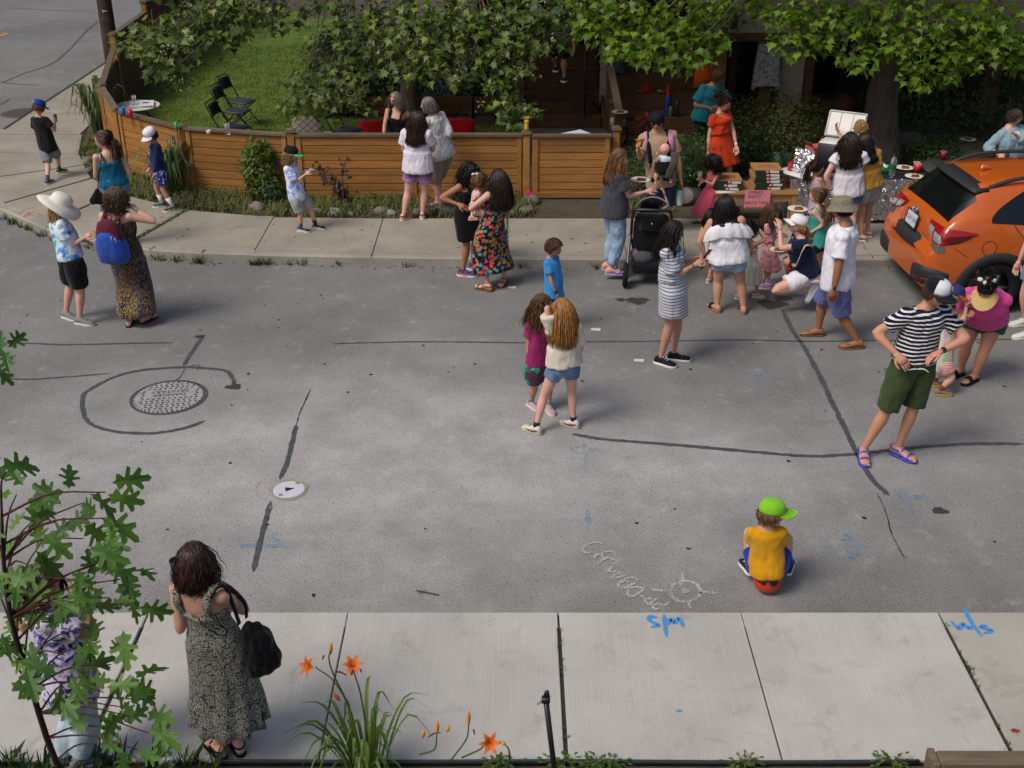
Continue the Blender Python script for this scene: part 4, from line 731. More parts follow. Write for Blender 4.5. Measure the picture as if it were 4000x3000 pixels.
for sg in(-1,1):
# wheel arch trim
 for wu in wheel_u:
  mb=MB();rg=[]
  for a in np.linspace(R(-12),R(192),22):
   ca,sa=math.cos(a),math.sin(a);ri,ro=.355,.465+.02*abs(ca)
   p=[];
   for r_,dv in((ri,-.04),(ri,.022),(ro-.02,.024),(ro,.004)):
    u,z=wu+ca*r_,.335+sa*r_;p.append((u,sg*(min(surf_v(max(u,.05),max(z,.3)),.865)+dv),max(z,.24)))
   rg.append(p)
  v=np.array(rg).reshape(-1,3);mb.add(v,[(i*4+j,i*4+j+1,(i+1)*4+j+1,(i+1)*4+j)for i in range(21)for j in range(3)]);mb.obj('arch_trim',CLAD,car)
  w_=MB();n=32;prof=[(.20,-.10),(.30,-.105),(.335,-.09),(.345,-.05),(.345,.05),(.335,.09),(.30,.105),(.20,.10)]
  w_.loft([[(wu+math.cos(a)*r_,sg*.76+dv*sg,.345+math.sin(a)*r_)for r_,dv in prof]for a in np.linspace(0,2*math.pi,n,endpoint=False)],cap=False,closed=True);wo=w_.obj('wheel',RUB,car)
  rm=MB();rm.tube([(wu,sg*.70,.345),(wu,sg*.82,.345)],[.21,.215],28);rm.obj('rim',plain((.03,.03,.032),.4,metal=.7),wo);sp=MB()
  for q in range(5):
   a=q*1.2566;sp.tube([(wu+math.cos(a)*.03,sg*.835,.345+math.sin(a)*.03),(wu+math.cos(a)*.20,sg*.83,.345+math.sin(a)*.20)],[.035,.024],6)
  sp.obj('spokes',plain((.09,.09,.095),.35,metal=.8),wo)
  # rear quarter and door glass with its slanting front of the tail
 mb=MB();g_=[];nr,nu=8,16
 for r_ in np.linspace(0,1,nr):
  ul=.66+.06*(1-r_)**3+.50*r_**1.6
  for u in np.linspace(ul,1.42,nu):h=ring_half(u);zb_,zt_=h[7][1]+.012,h[10][1]-.02;z=zb_+(zt_-zb_)*r_;g_.append((u,sg*(float(np.interp(z,[q[1]for q in h[7:11]],[q[0]for q in h[7:11]]))+.006),z))
 mb.add(g_,[(i*nu+j,i*nu+j+1,(i+1)*nu+j+1,(i+1)*nu+j)for i in range(nr-1)for j in range(nu-1)]);mb.obj('quarter_window',CGLASS,car)
 # sill trim
 mb=MB();mb.tube([(u,sg*(.865*pw(u)*.985),.30)for u in np.linspace(1.35,3.15,10)],np.array([(.035,.085)]*10),8,side=(0,1,0));mb.obj('sill_trim',CLAD,car)
 # tail lamp wrapping the corner
 def lens(f0,f1,r0,r1,out,name,mat,par):
  mb=MB();g_=[];rows=6;n_=16
  for r_ in np.linspace(r0,r1,rows):
   for f_ in np.linspace(f0,f1,n_):
    za=np.interp(f_,[0,.35,.7,1],[1.075,1.085,1.075,1.035]);zb_=np.interp(f_,[0,.2,.45,.7,1],[.965,.905,.875,.91,1.022]);z=za+(zb_-za)*r_
    g_.append(on_contour(z,.36+.10*r_,.56,f_,out+.014*math.sin(math.pi*min(max(r_,0),1)),sg))
  mb.add(g_,[(i*n_+j,i*n_+j+1,(i+1)*n_+j+1,(i+1)*n_+j)for i in range(rows-1)for j in range(n_-1)]);return mb.obj(name,mat,par)
 tl=lens(0,1,0,1,.004,'tail_lamp',REDL,car)
 lens(.05,.24,.25,.85,.012,'reverse_lens',CLEAR,tl);lens(.28,.47,.40,.85,.012,'indicator_lens',CLEAR,tl);lens(.55,.90,.46,.92,.011,'dark_lens',REDD,tl);lens(.20,.52,1.0,1.42,.006,'lower_lens',plain((.22,.21,.20),.15,metal=.5),tl)
 # black bumper corner with reflector
 def patch_on(z0,z1,v0,u1,out,rows,n_,shape=None):
  m2=MB();g_=[]
  for r_ in np.linspace(0,1,rows):
   for f_ in np.linspace(0,1,n_):
    e_=out*(1-abs(2*r_-1)**6)*(1-abs(2*f_-1)**8);hi=z1-(shape*abs(2*f_-1)**2 if shape else 0);g_.append(on_contour(z0+(hi-z0)*r_,v0,u1,f_,e_,sg))
  m2.add(g_,[(i*n_+j,i*n_+j+1,(i+1)*n_+j+1,(i+1)*n_+j)for i in range(rows-1)for j in range(n_-1)]);return m2
 bc=patch_on(.36,.60,.40,.30,.030,8,14,.07).obj('bumper_corner',CLAD,car);patch_on(.39,.47,.50,.13,.036,5,8).obj('reflector',REDD,bc)
 # roof rail, window surround, lines
 rp=[(u,sg*(.865*pw(u)*.64),top(u)+dz)for u,dz in((.72,-.035),(.95,.02),(1.2,.045),(1.8,.05),(2.3,.04),(2.5,-.02))];mb=MB();mb.tube(cr(rp,18),np.array([(.026,.024)]*18),8,side=(0,1,0));mb.obj('roof_rail',CLAD,car)
 mb=MB();q=[(u,sg*(surf_v(u,z)+.004),z)for u,z in((1.30,.30),(1.30,.55),(1.22,.85),(1.05,1.05),(1.00,1.12))];mb.tube(cr(q,12),.004,5);mb.obj('door_seam',plain((.02,.01,.005),.8),car)
 mb=MB();q=[(u,sg*(surf_v(u,z)+.003),z)for u,z in((2.2,.30),(2.2,.95))];mb.tube(cr(q,8),.004,5);mb.obj('door_seam',plain((.02,.01,.005),.8),car)
 mb=MB();mb.tube(cr([(1.32,sg*.86,.93),(1.37,sg*.89,.935),(1.50,sg*.89,.935),(1.55,sg*.86,.93)],8),np.array([(.012,.018)]*8),8,side=(0,1,0));mb.obj('door_handle',ORANGE,car)
 mb=MB();mb.tube([(.72+.085*math.cos(a),sg*(surf_v(.72+.085*math.cos(a),.86+.085*math.sin(a))+.002),.86+.085*math.sin(a))for a in np.linspace(0,6.283,24,endpoint=False)],.0035,5,closed=True)
 if sg<0:mb.obj('fuel_flap_seam',plain((.06,.015,.003),.8),car)
 mb=MB();mb.tube(cr([(.30,sg*(surf_v(.3,.86)+.002),.86),(.40,sg*(surf_v(.40,.80)+.002),.80),(.48,sg*(surf_v(.48,.75)+.002),.75)],8),.003,5);mb.obj('bumper_seam',plain((.06,.015,.003),.8),car)
 mb=MB();mb.ell((2.95,sg*.96,1.10),(.10,.12,.08),None,12,8);mb.obj('mirror',CLAD,car)
 # spoiler, bumper ledge, plate, emblem, lettering, aerial
mb=MB();rg=[]
for v_ in np.linspace(-.60,.60,13):
 d=.05*(abs(v_)/.6)**2;rg.append([(.66+d,v_,1.548-d*.8),(.46+d*1.6,v_,1.528-d*.9),(.44+d*1.6,v_,1.508-d*.9),(.50+d,v_,1.475-d*.7),(.66+d,v_,1.51-d*.8)])
mb.loft(rg);mb.obj('spoiler',CLAD,car)
mb=MB();rg=[]
for v_ in np.linspace(-.60,.60,13):
 d=.055*(abs(v_)/.6)**2;rg.append([(-.012+d,v_,.715),(.045+d,v_,.812),(.095+d,v_,.862),(.10+d,v_,.75),(.01+d,v_,.70)])
mb.loft(rg);mb.obj('bumper_ledge',CLAD,car)
def onback(u,v_,z,tilt=.25):M4=np.eye(4);M4[:3,0]=(0,-1,0);M4[:3,1]=nrm((math.sin(tilt),0,math.cos(tilt)));M4[:3,2]=nrm((-math.cos(tilt),0,math.sin(tilt)));M4[:3,3]=(u,v_,z);return M4
M4=onback(.084,0,.96,.2);mb=MB();mb.box((0,0,0),(.32,.165,.012),None,.004);mb.V=[v@M4[:3,:3].T+M4[:3,3]for v in mb.V];pl_=mb.obj('licence_plate',plain('#c9ccd2',.5),car,smooth=False)
M5=M4.copy();M5[:3,3]=M4[:3,3]+M4[:3,2]*.008;mb=text_mb('CLRY 820',.075,M5);mb.obj('plate_lettering',plain('#2a3f8a',.6),pl_,smooth=False)
mb=MB()
for a,b in(((-.165,-.09),(.165,-.09)),((-.165,.09),(.165,.09)),((-.168,-.09),(-.168,.09)),((.168,-.09),(.168,.09))):bar(mb,M4[:3,:3]@np.array([*a,.004])+M4[:3,3],M4[:3,:3]@np.array([*b,.004])+M4[:3,3],.014,.014)
mb.obj('plate_frame',CLAD,pl_,smooth=False)
M4=onback(.112,0,1.085,.45);mb=MB();mb.tube([M4[:3,:3]@np.array([.055*math.cos(a),.034*math.sin(a),0.01])+M4[:3,3]for a in np.linspace(0,6.283,24,endpoint=False)],.006,6,closed=True);eb=MB();eb.ell((0,0,0),(.05,.03,.012),None,14,6);eb.V=[v@M4[:3,:3].T+M4[:3,3]for v in eb.V];em=eb.obj('emblem',plain((.03,.04,.09),.3),car);mb.obj('emblem_rim',CLEAR,em)
mb=MB()
for x,y,s_ in((-.022,.006,.007),(.0,.012,.004),(.012,.004,.004),(.022,-.006,.004),(.004,-.010,.004),(.028,.008,.003)):mb.ell(M4[:3,:3]@np.array([x,y,.012])+M4[:3,3],s_,None,6,5)
mb.obj('emblem_stars',CLEAR,em)
mb=text_mb('CROSSTREK',.045,onback(.082,-.42,.905,.15));mb.obj('model_lettering',plain((.25,.25,.26),.3,metal=.8),car,smooth=False)
mb=MB();mb.loft([[(.84,-.04,1.555),(.84,.04,1.555),(.84,.035,1.60),(.84,-.035,1.60)],[(.86,-.036,1.555),(.86,.036,1.555),(.865,.014,1.64),(.865,-.014,1.64)],[(1.02,-.02,1.55),(1.02,.02,1.55),(1.02,.004,1.575),(1.02,-.004,1.575)]]);mb.obj('aerial_fin',ORANGE,car)
mb=MB();mb.tube(cr([(.30,-.05,1.20),(.36,-.25,1.25),(.38,-.36,1.27)],8),.012,6);mb.obj('rear_wiper',CLAD,car)
# ------------------------------------------------------------------ people
def azv(a):
 a=R(a);return np.array([math.sin(a),-math.cos(a),0.]),np.array([math.cos(a),math.sin(a),0.])
def ik(a,t,l1,l2,pole):
 d=t-a;L=np.linalg.norm(d)
 if L>(l1+l2)*.995:
  k=min(L/(l1+l2)*1.004,1.13);l1*=k;l2*=k
  if L>(l1+l2)*.998:d=d/L*(l1+l2)*.998;L=np.linalg.norm(d);t=a+d
 u=d/L;x=(l1*l1-l2*l2+L*L)/(2*L);h=math.sqrt(max(l1*l1-x*x,0))
 p=pole-u*pole.dot(u);p=nrm(p)if np.linalg.norm(p)>1e-6 else nrm(np.cross(u,[0,0,1.]))
 return a+u*x+p*h,t
TORSO={'m':[(-.20,.052,.050,0),(-.08,.090,.068,-.004),(.06,.096,.070,-.006),(.25,.087,.062,0),(.42,.083,.060,.004),(.62,.096,.066,.006),(.80,.108,.068,.004),(.90,.105,.056,-.002),(.98,.070,.042,-.006),(1.07,.038,.036,-.002)],'f':[(-.20,.054,.052,0),(-.08,.096,.070,-.006),(.06,.103,.073,-.008),(.25,.086,.060,0),(.42,.074,.054,.002),(.60,.084,.064,.010),(.72,.090,.072,.016),(.82,.090,.058,.006),(.90,.086,.048,-.002),(.98,.058,.038,-.006),(1.07,.033,.032,-.002)],'k':[(-.20,.048,.048,0),(-.08,.080,.062,-.003),(.06,.084,.064,-.004),(.25,.080,.060,.002),(.42,.077,.060,.006),(.62,.082,.060,.004),(.80,.087,.056,.002),(.90,.084,.046,-.002),(.98,.056,.036,-.004),(1.07,.034,.034,-.002)]}
def smoothprof(prof,n):
 p=cr(np.array(prof,float),n);return p
def head_mesh(mb,c,l,fw,up,hh,nose=1.0):
 """a head with brow, eye hollows, nose, lips, chin and ears; hh is chin to crown"""
 n,m=30,22;rows=[];bk=-fw;B=basis(l,bk,up)
 for i in range(1,m):
  th=math.pi*i/m;row=[]
  for j in range(n):
   ph=2*math.pi*j/n;x,f,z=math.sin(th)*math.sin(ph),math.sin(th)*math.cos(ph),math.cos(th)
   X,Fd,Zz=x*.37,f*.44,z*.5
   if z<0:
    k=-z;X*=1-.30*k*k
    if f>0:Fd=f*(.44-.03*k)+.10*k*k*f
    else:Fd*=1-.45*k*k
   if f>0:
    front=max(f,0)**2
    Fd+=nose*.115*math.exp(-(X/.055)**2-((Zz+.10)/(.075))**2)*front
    Fd+=nose*.05*math.exp(-(X/.045)**2-((Zz-.01)/(.09))**2)*front
    Fd+=.02*math.exp(-(X/.2)**2-((Zz-.10)/.05)**2)
    Fd-=.045*math.exp(-((abs(X)-.15)/.075)**2-((Zz-.015)/.055)**2)*front
    Fd+=.028*math.exp(-(X/.10)**2-((Zz+.245)/.03)**2)*front
    Fd-=.022*math.exp(-(X/.12)**2-((Zz+.325)/.03)**2)*front
    Fd+=.03*math.exp(-(X/.12)**2-((Zz+.42)/.05)**2)*front
    Fd+=.012*math.exp(-((abs(X)-.20)/.09)**2-((Zz+.12)/.08)**2)
   row.append((X,-Fd,Zz))
  rows.append(row)
 v=[p for r in rows for p in r]+[(0,0,.5),(0,-.05,-.5)];T=len(v)-2;f=[];mi=[]
 for i in range(m-2):
  for j in range(n):f.append((i*n+j,i*n+(j+1)%n,(i+1)*n+(j+1)%n,(i+1)*n+j))
 for j in range(n):f.append((T,(j+1)%n,j));f.append((T+1,(m-2)*n+j,(m-2)*n+(j+1)%n))
 mb.add(np.array(v)*hh@B.T+c,f)
 P=lambda x,ff,z:c+(l*x+fw*ff+up*z)*hh
 for sx in(-1,1):
  mb.ell(P(sx*.365,-.03,-.03),np.array([.035,.085,.12])*hh,basis(nrm(l+sx*bk*.35),nrm(bk-sx*l*.35),up),8,6)
  mb.ell(P(sx*.15,.372,.012),np.array([.062,.03,.026])*hh,B,8,6,mi=1)
  mb.ell(P(sx*.15,.392,.012),np.array([.03,.016,.028])*hh,B,8,6,mi=2)
  mb.ell(P(sx*.155,.405,.085),np.array([.085,.022,.017])*hh,basis(nrm(l-sx*up*.12),bk,nrm(up+sx*l*.12)),8,5,mi=4)
 mb.ell(P(0,.435,-.235),np.array([.105,.03,.022])*hh,B,10,6,mi=3)
 mb.ell(P(0,.425,-.272),np.array([.09,.03,.022])*hh,B,10,6,mi=3)
 return mb
def hand_mesh(mb,wr,d,pn,hl,curl=.5,s=1,mi=0):
 """palm, four unequal fingers and a thumb; d forearm direction, pn palm side, s +1 left hand"""
 d=nrm(d);pn=nrm(pn-d*pn.dot(d));sd=np.cross(d,pn)*s
 pl=hl*.52
 mb.tube([wr-d*hl*.12,wr+d*hl*.02,wr+d*pl*.5,wr+d*pl*.95],np.array([(.15,.13),(.17,.13),(.235,.12),(.22,.10)])*hl,10,side=sd,mi=mi)
 for k,(o,ln)in enumerate(((.165,.44),(.058,.50),(-.05,.46),(-.155,.36))):
  a=wr+d*pl*.9+sd*o*hl;dr=nrm(d+sd*o*.5);pts=[a-dr*hl*.05];an=.15
  for seg,q in enumerate((.46,.31,.23)):
   an+=curl*(.55 if seg else .3)+.08*k*curl
   a=a+(dr*math.cos(an)+pn*math.sin(an))*ln*hl*q;pts.append(a)
  mb.tube(cr(pts,6),np.array([.058,.055,.052,.050,.046,.03])*hl,6,mi=mi)
 a=wr+d*pl*.25+sd*hl*.17
 pts=[a-sd*hl*.06,a+(sd*.8+d*.6)*hl*.13,a+(sd*.9+d*1.5+pn*curl*.5)*hl*.19,a+(sd*.75+d*2.0+pn*curl)*hl*.23]
 mb.tube(cr(pts,6),np.array([.085,.075,.065,.06,.055,.03])*hl,7,mi=mi)
FOOTS=[(-.27,.07,.10),(-.24,.12,.24),(-.14,.145,.34),(0,.15,.36),(.14,.155,.31),(.3,.175,.22),(.46,.19,.165),(.60,.18,.13),(.70,.135,.11),(.745,.06,.07)]
def foot_shape(mb,an,td,fl,zg,grow=0.0,lift=0.0,hs=1.0,pitch=0.0,mi=0,open_top=False):
 sd=np.cross([0,0,1.],td);up=np.array([0,0,1.]);td=nrm(td*math.cos(pitch)+up*math.sin(pitch));up=np.cross(td,sd);rings=[]
 base=np.array([an[0],an[1],zg])if pitch==0 else an-up*.3*fl
 for x,hw,h in FOOTS:
  h=h*hs;hw=hw+grow;xx=x+(grow if x>.5 else(-grow if x<-.1 else 0));hh=h+grow
  c=base+td*xx*fl+up*(lift+hh*.5)*fl;r=[]
  for k in range(12):
   a=2*math.pi*k/12;z=math.sin(a);zz=max(z,-.82)
   r.append(c+sd*(math.cos(a)*hw*(1.0 if z>0 else 1.0))*fl+up*zz*hh*.5*fl*(1 if z>0 else 1.15))
  rings.append(r)
 mb.loft(rings,mi);return base,td,sd,up
def sole_shape(mb,base,td,sd,up,fl,z0,z1,grow=.02,mi=0):
 xs=np.linspace(-.30-grow,.77+grow,13);top=[]
 hw=np.interp(xs,[x for x,_,_ in FOOTS],[h for _,h,_ in FOOTS])+grow;hw[0]*=.55;hw[-1]*=.55
 o=[(x,h)for x,h in zip(xs,hw)]+[(x,-h)for x,h in zip(xs[::-1],hw[::-1])];n=len(o)
 ring=lambda z,k:[base+td*x*fl*1.0+sd*h*k*fl+up*z*fl for x,h in o]
 mb.loft([ring(z0,.94),ring(z0+(z1-z0)*.2,1.0),ring(z1*.95,1.0),ring(z1,.97)],mi)
def capM(c,l,fw,up):return lambda x,f,z,hh:c+(l*x+fw*f+up*z)*hh
HR_A=np.array([.385,.46,.505])
def strands(mb,roots,vel,c,ax,hh,n,length,r0,body=None,curl=0,freq=14,grav=.35,seed=0,spread=.0,keep_out=1.06,mi=0,taper=.35):
 rng=np.random.default_rng(seed);S=len(roots);l,fw,up=ax;B=basis(l,fw,up)
 step=(np.asarray(length)*np.ones(S)/(n-1))[:,None]
 p=roots.copy();v=vel/np.maximum(np.linalg.norm(vel,axis=1,keepdims=True),1e-9);P=[p.copy()]
 g=np.tile([0,0,-1.],(S,1))+rng.normal(0,spread,(S,3))
 for k in range(n-1):
  v=v*(1-grav)+g*grav;v/=np.linalg.norm(v,axis=1,keepdims=True);p=p+v*step
  q=(p-c)@B/(HR_A*hh*keep_out);d=np.linalg.norm(q,axis=1);m=d<1
  if m.any():q[m]/=d[m][:,None];p[m]=(q[m]*HR_A*hh*keep_out)@B.T+c
  if body is not None:
   Pp,bu,bl,bf,L,hw,hd=body;rel=p-Pp;s=rel@bu/L;x=rel@bl;f=rel@bf
   k1=np.clip(np.interp(s,[-.2,.05,.4,.8,.92,1.02,1.12],[1,1.05,.85,1.0,.98,.6,.25]),0,2);e=np.sqrt((x/(hw*k1))**2+(f/(hd*k1))**2);m=(e<1)&(s>-.3)&(s<1.1)
   if m.any():
    kk=(1/np.maximum(e[m],.25)-1);p[m]+=bf*(f[m]*kk)[:,None]+bl*(x[m]*kk*.4)[:,None]
  P.append(p.copy())
 P=np.stack(P,1)
 if curl:
  ph=rng.uniform(0,6.28,S)[:,None];t=np.linspace(0,1,n)[None]*freq*np.asarray(length).mean();a=curl*np.linspace(.15,1,n)[None]
  o1=np.cos(t*6.28+ph)*a;o2=np.sin(t*6.28+ph)*a;P=P+o1[...,None]*l+o2[...,None]*fw*.9+(np.sin(t*4+ph)*a*.3)[...,None]*up
 T=np.gradient(P,axis=1);T/=np.maximum(np.linalg.norm(T,axis=2,keepdims=True),1e-9)
 ref=np.array([.31,.52,.79]);U=np.cross(T,ref);U/=np.maximum(np.linalg.norm(U,axis=2,keepdims=True),1e-9);W=np.cross(T,U)
 rr=(r0*rng.uniform(.7,1.25,S))[:,None]*np.interp(np.linspace(0,1,n),[0,.2,.7,1],[.7,1,.8,taper])[None]
 V=np.stack([P+rr[...,None]*(U*math.cos(a)+W*math.sin(a))for a in(0,2.094,4.189)],2).reshape(-1,3);f=[]
 for s_ in range(S):
  o=s_*n*3
  for i in range(n-1):
   for j in range(3):a=o+i*3+j;b=o+i*3+(j+1)%3;f.append((a,b,b+3,a+3))
  e=o+(n-1)*3;f.append((e,e+1,e+2))
 mb.add(V,f,mi)
def make_hair(sp,c,l,fw,up,hh,body,seed):
 st=sp.get('st','short');vol=sp.get('vol',1.0);mb=MB();rng=np.random.default_rng(seed)
 N=int(sp.get('n',230)*1.45);i=np.arange(N*3)+.5;ph=np.arccos(1-2*i/(N*3));th=math.pi*(1+5**.5)*i
 dx,df,dz=np.cos(th)*np.sin(ph),np.sin(th)*np.sin(ph),np.cos(ph)
 hl=sp.get('line',0.0)
 keep=dz>-.46+hl+1.2*np.maximum(df+.08,0)
 if sp.get('under'):keep&=dz<sp['under']+.1
 dirs=np.stack([dx,df,dz],1)[keep];B=basis(l,fw,up)
 k=HR_A*hh*(1.0+.03*vol);roots=(dirs*k)@B.T+c;nor=dirs@B.T
 # close fitting base
 n,m=28,20;v=[];ok=[];f=[]
 for a in range(m):
  t=math.pi*(a+.02)/m
  for b in range(n):
   p=2*math.pi*b/n;q=np.array([math.sin(t)*math.sin(p),math.sin(t)*math.cos(p),math.cos(t)])
   ok.append(q[2]>-.50+hl+1.2*max(q[1]+.06,0)and(not sp.get('under')or q[2]<sp['under']+.25));v.append((q*HR_A*hh*(1.035+.02*vol))@B.T+c)
 for a in range(m-1):
  for b in range(n):
   q=(a*n+b,a*n+(b+1)%n,(a+1)*n+(b+1)%n,(a+1)*n+b)
   if all(ok[x]for x in q):f.append(q)
 mb.add(v,f)
 part=sp.get('part',0.05);ln=sp.get('len',.3);S=len(roots)
 side=np.sign(dirs[:,0]-part)[:,None]
 args=dict(c=c,ax=(l,fw,up),hh=hh,body=body,seed=seed)
 if st in('long','bob'):
  comb=side*l*np.clip(dirs[:,1:2]*1.2+.55,-.12,.9)-fw*sp.get('bk',.95)-up*.5;vel=comb-nor*(comb*nor).sum(1,keepdims=True)
  L=ln*rng.uniform(.78,1.05,S)+(dirs[:,2]+.3)*hh*.45
  strands(mb,roots,vel,n=sp.get('seg',9),length=L,r0=np.full(S,.0052*sp.get('thick',1)),curl=sp.get('curl',.004),freq=sp.get('freq',8),grav=.34,spread=sp.get('spread',.10)*.6,**args)
 elif st=='curly':
  vel=nor*.8+side*l*.3-up*.5
  L=ln*rng.uniform(.75,1.0,S)
  strands(mb,roots,vel,n=11,length=L,r0=np.full(S,.0052*sp.get('thick',1)),curl=sp.get('curl',.016),freq=sp.get('freq',22),grav=sp.get('grav',.34),spread=.16,keep_out=1.08,taper=.6,**args)
 elif st=='short':
  comb=side*l*.5+fw*.4*sp.get('fwd',1)-up*.3;vel=comb-nor*(comb*nor).sum(1,keepdims=True)+nor*.45
  strands(mb,roots,vel,n=5,length=ln*rng.uniform(.7,1.1,S),r0=np.full(S,.0065),curl=sp.get('curl',.003),freq=20,grav=.22,spread=.15,keep_out=1.04,**args)
 elif st in('tail','bun'):
  tz,tf=sp.get('tie',(.12,-.52));tie=c+(fw*tf+up*tz)*hh;vel=tie-roots
  dl=np.linalg.norm(vel,axis=1);tang=vel-nor*(vel*nor).sum(1,keepdims=True)*.9
  strands(mb,roots,tang,n=7,length=dl*.95,r0=np.full(S,.0062),curl=.002,grav=.10,spread=.1,keep_out=1.05,**{**args,'body':None})
  if st=='tail':
   S2=sp.get('n2',70);rt=tie+rng.normal(0,.010,(S2,3));vv=(-fw*.8+up*.2)+rng.normal(0,.22,(S2,3))+l*sp.get('tside',0)
   strands(mb,rt,vv,n=10,length=ln*rng.uniform(.7,1.05,S2),r0=np.full(S2,.0095),curl=sp.get('curl',.005),freq=8,grav=.42,spread=.10,**args)
  else:
   b0=tie+(up*.06-fw*.08)*hh;S2=60;rt=b0+rng.normal(0,.02,(S2,3));strands(mb,rt,rng.normal(0,1,(S2,3)),n=9,length=np.full(S2,.13),r0=np.full(S2,.009),curl=.022,freq=14,grav=.0,spread=.5,**{**args,'body':None})
   mb.ell(b0,sp.get('bun',.17)*hh,None,10,8)
 return mb
def make_hat(sp,root,c,l,fw,up,hh,Minv):
 t=sp['t'];cm=sp['c'];bm=sp.get('b',cm);A=sp.get('back',0)
 if A:fw,l=-fw,-l
 tilt=sp.get('tilt',0.0);fw,up=nrm(fw*math.cos(tilt)-up*math.sin(tilt)),nrm(up*math.cos(tilt)+fw*math.sin(tilt))
 P=lambda x,f,z:c+(l*x+fw*f+up*z)*hh
 mb=MB();n=24;ang=np.linspace(0,2*math.pi,n,endpoint=False)
 def ring(rx,rf,z,of=0.0,droop=None):return[P(math.sin(a)*rx,math.cos(a)*rf+of,z+(droop(a)if droop else 0))for a in ang]
 mats=[cm]
 if t=='cap':
  mats=[cm,sp.get('f',cm)]
  prof=[(.425,.495,.10),(.43,.50,.20),(.415,.485,.34),(.35,.42,.46),(.24,.30,.535),(.10,.13,.565)]
  rings=[ring(a,b,z,-.01)for a,b,z in prof];mb.loft(rings)
  q=np.array(mb.mi)
  if 'f' in sp:
   for k,fc in enumerate(mb.F):
    if len(fc)==4:
     j=fc[0]%n;a=ang[j]+.13
     if math.cos(a)>.35:mb.mi[k]=1
  o=mb.obj('cap',mats,root,Minv)
  br=MB();v=[];bl=sp.get('bl',.36)
  for zoff in(0,.025):
   for i in range(4):
    for k in range(13):
     a=R(-68+136*k/12);u=i/3
     x=math.sin(a)*.43*(1+.06*u);f=math.cos(a)*.49+u*bl*max(math.cos(a),0)**.6*(1.0)
     z=.11-.09*u-(.10*(x/.43)**2*(sp.get('flat',1)))+zoff;v.append(P(x,f,z))
  fc=[]
  for s_ in(0,52):
   for i in range(3):
    for k in range(12):fc.append((s_+i*13+k,s_+i*13+k+1,s_+(i+1)*13+k+1,s_+(i+1)*13+k))
  for k in range(12):fc.append((39+k,39+k+1,52+39+k+1,52+39+k))
  br.add(v,fc);br.obj('brim',bm,o,Minv)
  bt=MB();bt.ell(P(0,0,.57),.028*hh,None,8,6);bt.obj('button',bm,o,Minv)
  return o
 if t=='bucket':
  rings=[ring(.66,.72,-.02,0,lambda a:-.05*math.cos(2*a)),ring(.655,.715,.0,0,lambda a:-.05*math.cos(2*a)),ring(.55,.62,.10),ring(.45,.52,.20),ring(.43,.50,.34),ring(.40,.46,.47),ring(.34,.40,.55),ring(.15,.18,.575)]
 elif t=='sun':
  dr=lambda a:.10*math.sin(a*2+.5)+.04*math.sin(3*a)
  rings=[ring(1.02,1.08,-.14,0,dr),ring(1.03,1.09,-.12,0,dr),ring(.80,.86,.04,0,lambda a:dr(a)*.5),ring(.58,.64,.12),ring(.46,.53,.16),ring(.45,.52,.30),ring(.41,.47,.46),ring(.31,.36,.56),ring(.12,.14,.60)]
 elif t=='visor':
  rings=[ring(.43,.50,.10),ring(.435,.505,.11),ring(.435,.505,.22),ring(.42,.49,.23)]
  v=[];fc=[];br=MB()
  for zo in(0,.02):
   for i in range(4):
    for k in range(15):
     a=R(-85+170*k/14);u=i/3;v.append(P(math.sin(a)*.44*(1+.45*u),math.cos(a)*.50+u*.60*max(math.cos(a),0)**.5,.12-.22*u+zo))
  for s_ in(0,60):
   for i in range(3):
    for k in range(14):fc.append((s_+i*15+k,s_+i*15+k+1,s_+(i+1)*15+k+1,s_+(i+1)*15+k))
  br.add(v,fc);mb.loft(rings,cap=False);o=mb.obj('visor_band',cm,root,Minv);br.obj('brim',bm,o,Minv);return o
 mb.loft(rings)
 o=mb.obj('hat',cm,root,Minv)
 return o
PEOPLE={}
